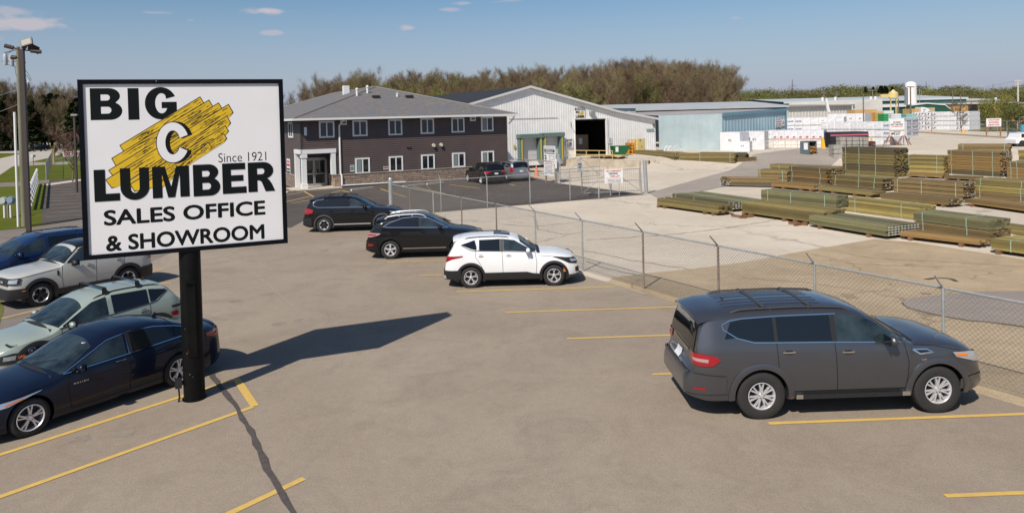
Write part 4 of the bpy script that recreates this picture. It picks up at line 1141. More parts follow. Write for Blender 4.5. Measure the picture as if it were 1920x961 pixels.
box_pile('lumber_pile', 'yellow lumber load in front of the green shed, behind the white truck cab', 'lumber', 1707, 204, 1724, 235, 156, YLM)
box_pile('green_pack', 'green wrapped pack at the end of the yellow lumber piles', 'lumber pack', 1657, 213, 1671, 235, 122, mat('green_wrap', (.02, .28, .10), .5), part='wrap')
box_pile('white_crate', 'white crate on top of the row behind the green pack', 'crate', 1657, 207.5, 1676, 213.5, 128, WRAP, base=AY(1657, 213.5, 128).z, part='crate_body')
box_pile('printed_pack', 'white pack with fine print right of the green pack', 'lumber pack', 1671.5, 213.5, 1690, 235, 121, WRAP, part='wrap')
box_pile('teal_pack', 'white pack with a teal band left of the tree-printed wall', 'lumber pack', 1699, 213.5, 1717, 235, 121, mat('teal_wrap', (.22, .45, .42), .5), part='wrap')
box_pile('black_pallet', 'row of black wrapped pallet loads with red labels before the three-high white wall', 'pallet load', 1557, 248, 1629, 268.5, 86, mat('black_wrap', (.030, .030, .036), .35, noise=(2, .3)), part='wrap')
t = bpy.data.objects['black_pallet']; a = AY(1557, 254, 86); MB().box(0, AY(1629, 254, 86).x-a.x, -.05, -.04, AY(1557, 253.5, 86).z-1-.1, AY(1557, 253.5, 86).z-1+.06).build('red_band', WRAPR, t)
GS = mat('grey_stone_pallet', (.30, .28, .25), .8, noise=(3, .25), objrand=.1)
for i, (l, r_) in enumerate(((1575.5, 1586.5), (1588, 1597.5), (1598.5, 1611), (1612, 1617.5), (1618.5, 1628.5))):
    box_pile('stone_pallet', 'shrink-wrapped pallet of grey stone in the row in front of the black wrapped loads', 'pallet load', l, 257, r_, 273.5, 82, GS, 1.1, group='stone pallets by the black loads', part='stones')
box_pile('stone_pallet', 'low pallet of grey stone beside the tall five-high lumber stack', 'pallet load', 1563, 272, 1580, 285, 73, GS, 1.2, 1.0, part='stones')
# slatted slate-grey bin with offcuts
a = GH(1500.5, 288.5); b = GH(1517.5, 290.5); th = math.atan2(b.y-a.y, b.x-a.x)
t = thing('offcut_bin', 'slate grey corrugated bin with an open side full of offcuts and a white notice', 'bin', (a.x, a.y, min(a.z, b.z)), th)
L = (b-a).length; hz = 1.35; mb = MB()
for k in range(9): mb.box(0, L, -.02-.02*(k % 2), .04, k*hz/9, (k+1)*hz/9-.01)
mb.box(0, L, 1.25, 1.3, 0, hz).box(0, .05, 0, 1.3, 0, hz).box(0, L, 0, 1.3, hz, hz+.05)
mb.build('bin_body', mat('slate_metal', (.10, .135, .16), .6), t)
MB().box(L*.45, L*.88, -.07, -.045, hz*.4, hz*.92).build('notice', SGN, t)
ob = MB(); r = random.Random(5)
for k in range(26): 
    y = r.uniform(.1, 1.1); z = r.uniform(.05, .85); ob.box(L-.6, L+r.uniform(-.02, .2), y, y+.12, z, z+.07)
ob.build('offcuts', mat('offcut_wood', (.42, .24, .08), .8, island=.4), t)
# bollards, rail, cones
p = GH(1544, 279.5); t = thing('bollard', 'leaning yellow bollard at the end of the red-marked packs', 'bollard', (p.x, p.y, p.z))
MB().plate([(-.18, 0), (.22, 0), (.0, 1.35), (-.22, 1.35)], -.12, .12).build('post', mat('bollard_yellow', (.75, .45, .03), .5), t)
p = G(1634, 272, 1); t = thing('bollard', 'short yellow bollard in front of the dark skip by the no-trucks sign', 'bollard', (p.x, p.y, 1))
MB().tube((0, 0, 0), (0, 0, 1.0), .12, n=10).build('post', mat('bollard_yellow', (.75, .45, .03), .5), t)
box_pile('dark_skip', 'small dark red skip behind the short yellow bollard', 'skip', 1628, 265, 1642, 275, 84, mat('skip_dark', (.07, .025, .025), .6), 1.2, part='tub')
a = G(1428, 280.5, 1.0); b = G(1541, 279.5, 1.0)
handrail('thin orange safety rail in front of the red-marked white packs', [(a.x, a.y), (b.x, b.y)], h=1.0, z0=1.0, n=5)
def cone(label, px, py, z, h=.75, col=(.75, .10, .03), group=None):
    p = GH(px, py) if z else G(px, py, z); z = p.z; t = thing('traffic_cone', label, 'traffic cone', (p.x, p.y, z))
    MB().lathe([(.17*h/.75, .03), (.03, h), (.001, h)], 14).box(-.2*h/.75, .2*h/.75, -.2*h/.75, .2*h/.75, 0, .035).build('cone_body', mat('cone_%d' % int(col[1]*100), col, .5), t)
cone('pale orange traffic cone between the silver minivan and the gate signboard', 1006, 330.5, 0, 1.0, (.75, .22, .12))
cone('red traffic cone in front of the tree-printed pack wall', 1746.5, 249.5, 1.0, .75)
cone('tall orange-yellow cone near the right end of the tree-printed pack wall', 1806.5, 250, 1.0, 1.0, (.80, .36, .06))
# kerb between the yard and the bank
a = G(1716, 248.5, 1.0); b = G(1925, 262, 1.0)
th = math.atan2(b.y-a.y, b.x-a.x)
t = tag(MB().box(0, (b-a).length, 0, .5, -.3, .22).build('yard_kerb', CONC), kind='structure'); t.location = (a.x, a.y, 1); t.rotation_euler.z = th
# the bank with rails beyond
for nm, y0_, y1_, m_, z_ in (('railway_bank', 245.5, 239, mat('bank_brush', (.16, .15, .06), .95, noise=(.5, .3)), 1.02), ('railway_ballast', 238.5, 234.8, mat('ballast_dark', (.045, .035, .03), .95, noise=(1, .3)), 1.06), ('railway_bank', 234.8, 229.5, mat('bank_grass', (.15, .165, .05), .95, noise=(.5, .3)), 1.04)):
    P4 = [G(1815, y0_, 1), G(2050, y0_+3, 1), G(2050, y1_+1, 1), G(1815, y1_, 1)]
    sheet(nm, [(p.x, p.y) for p in P4], z_, m_)
# drop-off sign
def board_sign(name, label, l, t_, r_, b_, ybase, zbase, lines, legs, Y=None, legm=None, depth=.05):
    p = G((l+r_)/2, ybase, zbase); Y = p.y
    a = AY(l, t_, Y); c_ = AY(r_, b_, Y)
    t = thing(name, label, 'sign', ((a.x+c_.x)/2, Y, zbase))
    w = (c_.x-a.x)/2; z1 = a.z-zbase; z0 = c_.z-zbase
    bo = MB().box(-w, w, -depth, 0, z0, z1).build('board', SGN, t)
    n = sum(x[2] for x in lines); z = z1-.04*(z1-z0)
    H = (z1-z0)*.92
    for tx, m_, hh, ww in lines:
        dz = H*hh/n
        if tx: words_on(bo, tx, -w*ww, w*ww, z-dz*.82, z-dz*.12, -depth-.006, m_, .04)
        z -= dz
    for lx in legs: MB().box(lx*w-.07, lx*w+.07, .0, .12, 0, z1 if abs(lx) > .99 else z0+.2).build('leg', legm or mat('sign_post_wood', (.26, .13, .06), .8), t)
    return t, bo, w, z0, z1
board_sign('warning_sign', 'white board on two brown posts reading CAUTION! SUDDEN DROP-OFF in red', 1849, 222.3, 1877, 237, 256, 1.0,
           [('CAUTION!', SGR, 1, .75), ('SUDDEN', SGR, 1, .68), ('DROP-OFF', SGR, 1, .75)], (-.93, .95))
t, bo, w, z0, z1 = board_sign('no_trucks_sign', 'white board on saw-horses reading NO TRUCKS PAST THIS POINT, UNLOAD & EXIT', 1667.5, 226.5, 1695.5, 255, 272.5, 1.0,
           [('NO TRUCKS', SBK, 1, .5), ('PAST THIS POINT', SBK, 1, .85), ('AUTHORIZED ONLY', SGR, .7, .8), ('', SBK, 1.7, 1), ('UNLOAD', SBK, 1, .5), ('& EXIT', SBK, 1, .4)], ())
H = z1-z0
MB().box(-w, w, -.07, -.055, z0+H*.345, z0+H*.40).build('worn_band', mat('sign_worn', (.35, .22, .14), .8), bo)
MB().plate([(-w*.85, z0+H*.17), (-w*.62, z0+H*.27), (-w*.62, z0+H*.20), (-w*.35, z0+H*.20), (-w*.35, z0+H*.14), (-w*.62, z0+H*.14), (-w*.62, z0+H*.07)], -.07, -.056).build('arrow', SBK, bo)
HW = mat('sawhorse_wood', (.24, .12, .055), .8)
for s_ in (-1, 1):
    q = MB(); cx = s_*w*.9
    for dx in (-.75, .75):
        for dy in (-.3, .3): q.tube((cx+dx, dy, 0), (cx+dx*.1, 0, 1.25), .06, n=4)
    q.tube((cx, 0, .2), (cx, 0, z0+.9), .06, n=4); q.build('sawhorse', HW, t)
# white truck cab beyond the packs
p = AY(1736, 214, 162); t = thing('truck_cab', 'white semi truck cab with a sloped roof fairing, seen over the tree-printed packs', 'truck', (p.x, p.y, 0))
s_ = 162/CAM_F
MB().plate([(-9*s_, .9), (-9*s_, p.z+13.2*s_), (-6*s_, p.z+13.4*s_), (1*s_, p.z+12*s_), (6*s_, p.z+9*s_), (8.5*s_, p.z+4.5*s_), (9.2*s_, p.z-.3), (15*s_, p.z-.6), (15.5*s_, .9)], 0, 2.4).build('cab', mat('truck_white', (.72, .72, .72), .3), t)
MB().box(-5*s_, -2.4*s_, -.03, -.01, p.z+2*s_, p.z+5*s_).box(4.5*s_, 8*s_, -.03, -.01, p.z+2*s_, p.z+5*s_).box(-5*s_, 0, -.03, -.01, p.z+8*s_, p.z+9*s_).build('window', GLS_, t)
for x in (-6*s_, 12*s_): MB().tube((x, -.02, .5), (x, 2.4, .5), .5, n=16).build('wheel', TIRE_, t)
# right edge: striped tank trailer and white pickup
p = GH(1901, 273); t = thing('steel_container', 'ribbed grey steel container at the right edge above the lumber', 'container', (p.x, p.y, p.z))
q = MB()
for k in range(6): q.box(-.35+k*.13, -.27+k*.13, -.04, 0, .1, 1.55)
q.box(-.4, .45, 0, .5, .05, 1.6); q.build('shell', mat('galvanised', (.33, .34, .35), .4, metal=.7), t)
p = GH(1917, 275); t = thing('white_pickup', 'white pickup beside the ribbed grey container behind the lumber', 'pickup', (p.x, p.y, p.z))
MB().plate([(-.7, .35), (-.72, .75), (-.35, 1.0), (-.15, 1.45), (1.6, 1.5), (1.9, 1.0), (4.4, .95), (4.4, .35)], 0, 1.8).build('body', mat('truck_white', (.72, .72, .72), .3), t)
MB().box(-.1, 1.4, -.02, -.005, 1.0, 1.38).build('window', GLS_, t)
for x in (0, 3.4): MB().tube((x, -.03, .33), (x, .25, .33), .36, n=18).tube((x, 1.55, .33), (x, 1.83, .33), .36, n=18).build('wheel', TIRE_, t)
p = G(1919, 249, 1); t = thing('blue_barrel', 'blue barrel at the right edge by the railway fence', 'barrel', (p.x, p.y, 1))
MB().lathe([(.001, 0), (.4, 0), (.42, .4), (.4, .8), (.42, 1.2), (.4, 1.3), (.001, 1.3)], 16).build('drum', mat('barrel_blue', (.05, .28, .42), .4), t, 40)
# green hopper, orange grate, yellow box, culvert pipe by the warehouse
a = G(1154, 292.5, 1.0); s_ = a.y/CAM_F
t = thing('self_dumping_hopper', 'dark green tipping hopper with a white notice beside the open doorway', 'hopper', (a.x, a.y, 1), .2)
MB().plate([(-.1, .1), (1.15, .1), (1.75, 1.0), (1.8, 1.1), (-.2, 1.1)], 0, 1.2).build('tub', mat('hopper_green', (.012, .10, .03), .45), t)
MB().box(.02, .35, -.03, -.01, .45, 1.0).build('notice', SGN, t); MB().box(-.05, 1.2, .1, 1.1, 0, .1).build('skid', PLB_, t)
a = G(1178, 289.5, 1.0)
t = thing('orange_cage', 'orange steel cage between the green hopper and the yellow cabinet', 'cage', (a.x, a.y, 1), .3)
OR = mat('cage_orange', (.62, .26, .02), .5); q = MB()
for x in (0, .5, 1.0): q.box(x, x+.08, 0, .08, 0, 1.65)
for z in (0, .4, .8, 1.2, 1.57): q.box(0, 1.08, .002, .078, z, z+.08)
q.build('frame', OR, t); MB().box(.1, 1.0, .5, .9, .05, 1.3).build('load', mat('cage_load', (.32, .14, .03), .8, noise=(5, .5)), t)
a = G(1196, 289, 1.0)
t = thing('yellow_cabinet', 'pale yellow storage cabinet against the white wall', 'cabinet', (a.x, a.y, 1), OT)
MB().box(0, 1.1, 0, .8, 0, 1.75).build('cabinet_body', mat('cabinet_yellow', (.62, .50, .22), .5), t); MB().box(.5, .6, -.02, 0, .8, .9).box(.3, .45, -.02, 0, 1.5, 1.62).build('latch', PLB_, t)
a = G(1262, 285.5, 1.0)
t = thing('culvert_pipe', 'white half-round duct section lying in front of the blue shed wall', 'duct', (a.x, a.y, 1), -.1)
g_ = []
for y in (0, 1.6): g_.append([(.6-.62*math.cos(x_)*(1), y*.6, .62*math.sin(x_)*1.3) for x_ in np.linspace(.1, PI-.7, 10)])
MB().grid(g_).build('shell', mat('duct_white', (.60, .60, .60), .4), t, 60)
MB().path([(-1.0, 0, 0), (-.9, 0, .6), (-.6, 0, .75)], .05, 6).path([(-.6, 0, .0), (-.5, 0, .55), (-.2, 0, .75)], .05, 6).build('hoop', TRIM, t)
t = thing('small_blue_bin', 'small light blue bin at the foot of the loading dock', 'bin', (G(1018, 307, .1)[0], G(1018, 307, .1)[1], .0))
MB().prism([(-.25, -.25), (.25, -.25), (.3, .3), (-.3, .3)], 0, .62).build('bin_body', mat('bin_blue', (.12, .35, .62), .5), t)
MB().box(-.31, .31, -.28, .33, .62, .68).build('lid', mat('bin_blue', (.12, .35, .62), .5), t)
# ================================================================ the big sign
S0, S1 = Vector((-8.06, 13.55)), Vector((-4.68, 14.97))
ST = math.atan2(S1.y-S0.y, S1.x-S0.x); SW = (S1-S0).length; SZ0, SZ1 = 2.985, 6.36
sign = thing('pylon_sign', 'large white sign with black letters and yellow planks on a black post', 'sign', (S0.x, S0.y, 0), ST)
SBLK = mat('sign_frame_black', (.004, .005, .008), rough=.4, noise=(4, .3), spec=.12); FACE = mat('sign_face_white', (.73, .72, .73), rough=.45, noise=(.8, .03), bump=(40, .15, .002))
INK = mat('sign_ink_black', (.005, .007, .008), rough=.55, spec=.15); YEL = mat('sign_ink_yellow', (.66, .43, .012), rough=.5, noise=(2, .12)); GRAIN = mat('sign_ink_grain', (.035, .018, .004), rough=.6)
D = .42; fw = .085
MB().box(0, SW, 0, D, SZ0, SZ0+fw).box(0, SW, 0, D, SZ1-fw, SZ1).box(0, fw, 0, D, SZ0+fw, SZ1-fw).box(SW-fw, SW, 0, D, SZ0+fw, SZ1-fw).box(fw, SW-fw, D-.06, D-.02, SZ0+fw, SZ1-fw).build('cabinet_frame', SBLK, sign)
face = MB().box(fw, SW-fw, .035, .08, SZ0+fw, SZ1-fw).build('sign_face', FACE, sign)
mid = LOC(358.5, 755, (S0.x, S0.y), ST)[0]
px0 = ((-6.42-S0.x)*math.cos(ST)+(14.30-S0.y)*math.sin(ST)); py0 = (-(-6.42-S0.x)*math.sin(ST)+(14.30-S0.y)*math.cos(ST))
post = MB().lathe([(.20, 0), (.20, SZ0)], 32, (px0, .22, 0)).lathe([(.23, 0), (.23, .02), (.2, .03)], 32, (px0, .22, 0)).build('post', mat('post_black', (.005, .005, .005), rough=.5, noise=(3, .4), bump=(5, .3, .01), spec=.15), sign, 40)
MB().box(px0-.08, px0+.08, .005, .022, .9, 2.35).lathe([(.0, .005), (.08, .005), (.08, .022)], 16, (px0, 0, 2.35), axis='y').build('cover_plate', mat('post_black', (.010, .010, .010)), sign)
MB().box(px0-.34, px0-.22, .1, .22, .28, .46).build('junction_box', PLB_, sign)
MB().path([(px0-.28, .16, .28), (px0-.27, .14, .1), (px0-.29, .15, 0)], .018, 6).build('conduit', PLB_, sign)
r = random.Random(9); q = MB()
def on_post(a, z, w, h): 
    for i in range(1): q.poly([(px0+.203*math.sin(a+dx), .22-.203*math.cos(a+dx), z+dz) for dx, dz in ((-w*.5, 0), (-w*.2, -h*.5), (w*.4, -h*.4), (w*.5, h*.1), (w*.2, h*.55), (-w*.4, h*.4))])
on_post(-.25, 1.06, .22, .14); on_post(-.38, 1.0, .1, .1)
q.build('rust_patch', mat('rust', (.22, .06, .025), .9, noise=(20, .3)), sign)
q = MB()
for k in range(9): on_post(r.uniform(-.7, .8), r.uniform(.3, 2.6), r.uniform(.02, .05), r.uniform(.01, .04))
q.build('paint_chip', mat('chip_grey', (.25, .25, .25), .8), sign)
FP = (S0.x-math.sin(ST)*.035, S0.y+math.cos(ST)*.035)
def SL(px, py): return LOC(px, py, FP, ST)
def arc(cx, cy, rx, ry, a0, a1, n=14): return [(cx+rx*math.cos(R_(a0+(a1-a0)*i/n)), cy+ry*math.sin(R_(a0+(a1-a0)*i/n))) for i in range(n+1)]
GLY = {
 'I': [[(0, 0), (1, 0), (1, 1), (0, 1)]],
 'L': [[(0, 0), (1, 0), (1, .235), (.44, .235), (.44, 1), (0, 1)]],
 'E': [[(0, 0), (1, 0), (1, .215), (.36, .215), (.36, .405), (.88, .405), (.88, .60), (.36, .60), (.36, .785), (.97, .785), (.97, 1), (0, 1)]],
 'M': [[(0, 0), (.26, 0), (.26, .72), (.27, .72), (.41, 0), (.60, 0), (.735, .72), (.745, .72), (.745, 0), (1, 0), (1, 1), (.655, 1), (.505, .36), (.495, .36), (.345, 1), (0, 1)]],
 'U': [[(0, 1), (0, .40)]+arc(.5, .40, .5, .40, 180, 360, 22)+[(1, 1), (.66, 1), (.66, .38)]+arc(.505, .38, .155, .16, 0, -180, 12)+[(.35, 1)]],
 'B': [[(0, 0), (.55, 0)]+arc(.62, .285, .38, .285, -90, 62, 12)+[(.80, .55)]+arc(.58, .755, .36, .245, -30, 90, 12)+[(0, 1)],
       [(.33, .61), (.33, .80), (.52, .80)]+arc(.52, .705, .10, .095, 90, -90, 8), [(.33, .20), (.33, .415), (.54, .415)]+arc(.54, .3075, .115, .1075, 90, -90, 8)],
 'R': [[(0, 0), (.34, 0), (.34, .385), (.42, .385), (.50, .33), (.64, 0), (1, 0), (.88, .26), (.78, .40), (.70, .44)]+arc(.58, .715, .37, .285, -58, 90, 14)+[(0, 1)],
       [(.34, .59), (.34, .79), (.52, .79)]+arc(.52, .69, .095, .10, 90, -90, 8)],
 'G': [arc(.5, .5, .5, .5, 25, 318, 40)+[(1, .02), (1, .54), (.52, .54), (.52, .345), (.69, .345)]+arc(.52, .50, .20, .31, -48, -308, 30)+[(.665, .635)]],
}
def glyph(ch, l, t_, r_, b_, y, name='letter'):
    cx = (l+r_)/2; cy = (t_+b_)/2
    x0, x1 = SL(l, cy)[0], SL(r_, cy)[0]; z1, z0 = SL(cx, t_)[1], SL(cx, b_)[1]
    return fit_mesh(outline_mesh(GLY[ch]), x0, x1, z0, z1, y, name, INK, face)
YF = .035
for ch, l, t_, r_, b_ in [('B', 169, 165.4, 229, 225.0), ('I', 239.9, 165.3, 260.8, 224.7), ('G', 271.6, 163.4, 331.4, 224)]: glyph(ch, l, t_, r_, b_, YF-.0010)
# planks
def sp(px, py, y): s_, z_ = SL(px, py); return (s_, y, z_)
PL = [((226, 273, 232.7, 283.3), (374.7, 183, 381, 193)), ((210.8, 297.3, 217.7, 309.5), (391.5, 189, 398, 200)), ((204.9, 319.8, 211.8, 328), (409.3, 194.3, 415.6, 204)),
      ((199.3, 337.5, 209.7, 350.6), (428, 197.1, 435.6, 210.3)), ((236, 344, 240, 351), (425, 218.5, 430.9, 230)), ((245.5, 345.5, 252.4, 356.8), (422, 237, 427.1, 245)), ((272, 344, 277, 352), (419, 252, 423.8, 258.6)),
      ((298, 345, 303, 351), (390, 268, 396, 276))]
outl, fill, grn = MB(), MB(), MB()
rr = random.Random(12)
for i, ((a, b, c_, d), (e, f, g_, h)) in enumerate(PL):
    y = YF-.0020-.0005*i
    nb = PL[i+1] if i+1 < len(PL) else None
    A1, B1, C1, D1 = (a, b), (e, f), (g_, h), (c_, d)
    ux, uy = e-a, f-b; L = math.hypot(ux, uy); ux, uy = ux/L, uy/L; k = 1.7
    if nb:      # reach down under the next plank so that no gap shows
        (na, nb_, nc, nd), (ne, nf, ng, nh) = nb
        C1 = (g_, h); D1 = (c_, d)
    vx, vy = -uy, ux
    ext = 5 if nb else 0
    D2 = (D1[0]+vx*ext, D1[1]+vy*ext); C2 = (C1[0]+vx*ext, C1[1]+vy*ext)
    outl.poly([sp(A1[0]-ux*k-vx*k, A1[1]-uy*k-vy*k, y+.0002), sp(D1[0]-ux*k+vx*k, D1[1]-uy*k+vy*k, y+.0002), sp(D2[0]+ux*8, D2[1]+uy*8, y+.0002), sp(C2[0]-ux*8, C2[1]-uy*8, y+.0002), sp(C1[0]+ux*k+vx*k, C1[1]+uy*k+vy*k, y+.0002), sp(B1[0]+ux*k-vx*k, B1[1]+uy*k-vy*k, y+.0002)])
    fill.poly([sp(*A1, y), sp(*D1, y), sp(D2[0]+ux*8, D2[1]+uy*8, y), sp(C2[0]-ux*8, C2[1]-uy*8, y), sp(*C1, y), sp(*B1, y)])
    # flowing grain
    wd = math.hypot(D1[0]-A1[0], D1[1]-A1[1])+(3 if nb else 0)
    nl = 3
    for j in range(nl):
        off = wd*(j+.5)/nl
        t0 = rr.uniform(.02, .25); 
        while t0 < .97:
            t1 = min(.985, t0+rr.uniform(.12, .40)); pts = []
            amp = rr.uniform(-1.6, 1.6); ph = rr.uniform(0, 6)
            for m_ in range(13):
                t = t0+(t1-t0)*m_/12
                o_ = off+amp*math.sin(PI*m_/12)+.5*math.sin(ph+m_*.8)
                x = a+(e-a)*t+vx*o_; z = b+(f-b)*t+vy*o_; pts.append((x, z))
            up, dn = [], []
            for m_, (x, z) in enumerate(pts):
                hw = (.30+1.3*rr.random()*math.sin(PI*m_/12)) if rr.random() < .7 else .4
                up.append(sp(x+vx*hw, z+vy*hw, y-.0001)); dn.append(sp(x-vx*hw, z-vy*hw, y-.0001))
            grn.grid([dn, up]); t0 = t1+rr.uniform(.01, .06)
        # long knots
    if i in (0, 1, 2, 3, 5):
        for kn in range(2):
            tc_ = rr.uniform(.15, .9); cx = a+(e-a)*tc_+vx*wd*.5; cz = b+(f-b)*tc_+vy*wd*.5; o_, i_ = [], []
            for m_ in range(21):
                an = 2*PI*m_/20
                for lst, sa, sb in ((o_, 15, 3.1), (i_, 13.4, 1.9)):
                    lst.append(sp(cx+ux*sa*math.cos(an)+vx*sb*math.sin(an), cz+uy*sa*math.cos(an)+vy*sb*math.sin(an), y-.0002))
            grn.grid([i_, o_])
outl.build('plank_outline', GRAIN, face); fill.build('printed_plank', YEL, face); grn.build('plank_grain', GRAIN, face)
for ch, l, t_, r_, b_ in [('L', 176.4, 317.5, 224.3, 377), ('U', 225.5, 314.5, 280, 374.5), ('M', 285.7, 311.5, 354.8, 369.8), ('B', 362.2, 308, 412.5, 366.9), ('E', 417, 305.7, 461.5, 362.3), ('R', 465, 303.8, 515, 358.8)]: glyph(ch, l, t_, r_, b_, YF-.0072)
def cshape(cx, cy, rx, ry, irx, iry, gap0, gap1, dx=0, grow=0):
    return arc(cx+dx, cy, rx+grow, ry+grow, gap0, 360-gap1, 44)+arc(cx+dx, cy, irx-grow, iry-grow, 360-gap1, gap0, 36)
def cput(dx, grow, y, m):
    pts = cshape(324.5, 267, 30, 37.5, 14.0, 22.5, 22, 24, dx, grow)
    P = [SL(p[0], 2*267-p[1]) for p in pts]
    me = outline_mesh([P]); co = np.empty(len(me.vertices)*3); me.vertices.foreach_get('co', co); co = co.reshape(-1, 3)
    out = np.stack([co[:, 0], np.full(len(co), y), co[:, 1]], 1); me.vertices.foreach_set('co', out.ravel()); me.materials.clear(); me.materials.append(m)
    o = bpy.data.objects.new('letter', me); COL.objects.link(o); o.parent = face
cput(6.5, 1.6, YF-.0064, INK); cput(3.5, 1.5, YF-.0067, INK); cput(-.5, 1.5, YF-.0070, INK); cput(-.5, 0, YF-.0074, FACE)
def words_px(body, l, r_, lt, lb, rt, rb, bold, y=YF-.0010):
    x0, x1 = SL(l, (lt+lb)/2)[0], SL(r_, (rt+rb)/2)[0]
    z1 = (SL(l, lt)[1]+SL(r_, rt)[1])/2; z0 = (SL(l, lb)[1]+SL(r_, rb)[1])/2
    if bold > 0: return fit_mesh(heavy_text(body, bold), x0, x1, z0, z1, y, 'lettering', INK, face)
    return words_on(face, body, x0, x1, z0, z1, y, INK, bold)
words_px('SALES OFFICE', 194.5, 497.6, 394.6, 424, 374.5, 402, .030)
words_px('& SHOWROOM', 198.5, 495.8, 442, 472.5, 419, 447, .030)
words_px('Since 1921', 409.4, 499.2, 287, 304.5, 284.5, 301, -.004)
MB().box(SW*.36, SW*.36+.012, -.012, .0, SZ1-.045, SZ1-.02).build('bolt', ALU, sign)

# ================================================================ fences
WIRE = mat('galvanised_wire', (.20, .19, .18), rough=.6, metal=.3); RUSTY = mat('weathered_steel', (.20, .155, .13), rough=.8, noise=(3, .35)); GALV = mat('galvanised_post', (.42, .43, .43), rough=.45, metal=.45, noise=(6, .18))
def chain_link(label, A, B, posts, H=1.80, pitch=.072, wr=.0024, arms=1, barbed=True, armside=-1, bottom=True, z=0, postm=None, cat='fence', group=None, post_r=.032):
    A, B = Vector(A), Vector(B); th = math.atan2(B.y-A.y, B.x-A.x); L = (B-A).length
    t = thing('chain_link_fence', label, cat, (A.x, A.y, z), th, group)
    mb = MB(); z0, z1 = .06, H-.02; h = z1-z0
    def strip(p, q):
        (x0, zz0), (x1, zz1) = p, q
        d = math.hypot(x1-x0, zz1-zz0); nx, nz = -(zz1-zz0)/d*wr, (x1-x0)/d*wr
        mb.quad((x0-nx, -wr, zz0-nz), (x1-nx, -wr, zz1-nz), (x1+nx, -wr, zz1+nz), (x0+nx, -wr, zz0+nz))
        mb.quad((x0-nx, -wr, zz0-nz), (x0, wr*1.3, zz0), (x1, wr*1.3, zz1), (x1-nx, -wr, zz1-nz))
    s = -h
    while s < L:
        a0 = (max(s, 0), z0+max(0, -s)); b0 = (min(s+h, L), z0+min(h, L-s)); 
        if b0[0]-a0[0] > .02: strip(a0, b0); strip((a0[0], z1-(a0[1]-z0)), (b0[0], z1-(b0[1]-z0)))
        s += pitch*1.414
    mb.build('wire_mesh', WIRE, t)
    MB().tube((0, 0, H), (L, 0, H), .024, n=7).build('top_rail', GALV, t)
    if bottom: MB().tube((0, 0, .12), (L, 0, .10), .006, n=4).build('bottom_wire', RUSTY, t)
    tw = MB(); s = 0
    while s < L: tw.tube((s, 0, H), (s+.01, 0, H+.045), .0035, n=3); s += pitch*1.414
    tw.build('wire_barbs', WIRE, t)
    for i, s in enumerate(posts):
        m_ = (postm[i] if isinstance(postm, (list, tuple)) else postm) or GALV
        p = MB().tube((s, 0, 0), (s, 0, H+.02), post_r, n=10).build('post', m_, t, 40)
        if arms:
            MB().tube((s, 0, H), (s, armside*.30, H+.30), .021, .016, n=6).build('arm', m_ if m_ is not GALV else GALV, p)
    if barbed:
        bw = MB()
        for k in (.35, .68, 1.0): bw.tube((0, armside*.30*k, H+.30*k), (L, armside*.30*k, H+.30*k), .004, n=3)
        bw.build('barbed_wire', RUSTY, t)
    return t, th, L
def along(A, B, lst):
    """distances of posts given by pixels of their tops"""
    th = math.atan2(B[1]-A[1], B[0]-A[0]); return [LOC(px, py, A, th)[0] for px, py in lst]
EA = (CP.x, CP.y); EB = (CP.x+FD.x*52, CP.y+FD.y*52)
pl = along(EA, EB, [(768, 345), (812, 362), (865, 372), (930, 383), (1003, 395), (1091, 412), (1205, 433), (1346, 459), (1527, 490), (1768, 533)])
LF = 52
pl.append(pl[-1]+(pl[-1]-pl[-2])); pl = [p for p in pl if 0 < p < LF]; pl += [p for p in (pl[-1]+3.05*k for k in (1, 2, 3, 4, 5)) if p < LF]
pm = [RUSTY, GALV, RUSTY, RUSTY, GALV, GALV, RUSTY, RUSTY, GALV, GALV]+[GALV]*20
chain_link('long chain link fence with angled arms between the parked suvs and the lumber yard', EA, EB, pl, H=1.80, wr=.0030, armside=-1, barbed=False, postm=pm[:len(pl)])
GP = (9.18, 50.15); LG = (Vector(GP)-CP).length
pl2 = along(EA, GP, [(826, 345), (913, 345), (993, 330), (1068, 325), (1141, 318)])
chain_link('chain link fence between the dark office lot and the pale yard', EA, (CP.x+RUN2.x*(LG-4.6), CP.y+RUN2.y*(LG-4.6)), [p for p in pl2 if p < LG-4.5], H=1.85, pitch=.10, wr=.0032, armside=1)
t = thing('corner_post', 'thick round galvanised corner post where the two chain link fences meet', 'post', (CP.x, CP.y, 0))
MB().tube((0, 0, 0), (0, 0, 2.1), .12, n=16).lathe([(.12, 2.1), (.08, 2.17), (.001, 2.19)], 16).build('tube', GALV, t, 40)
t = thing('gate_post', 'thick round steel gate post with a thin tube beside it, nearest the lumber', 'post', (GP[0], GP[1], 0))
MB().tube((0, 0, 0), (-.08, 0, 2.3), .13, n=16).tube((-.33, .05, 0), (-.40, .05, 2.28), .05, n=10).build('tube', GALV, t, 40)
g2 = G(1047, 342.5)
t = thing('gate_post', 'tall square steel gate post beside the two-board sign', 'post', (g2.x, g2.y, 0))
MB().box(-.13, .13, -.1, .1, 0, 2.35).build('tube', GALV, t)
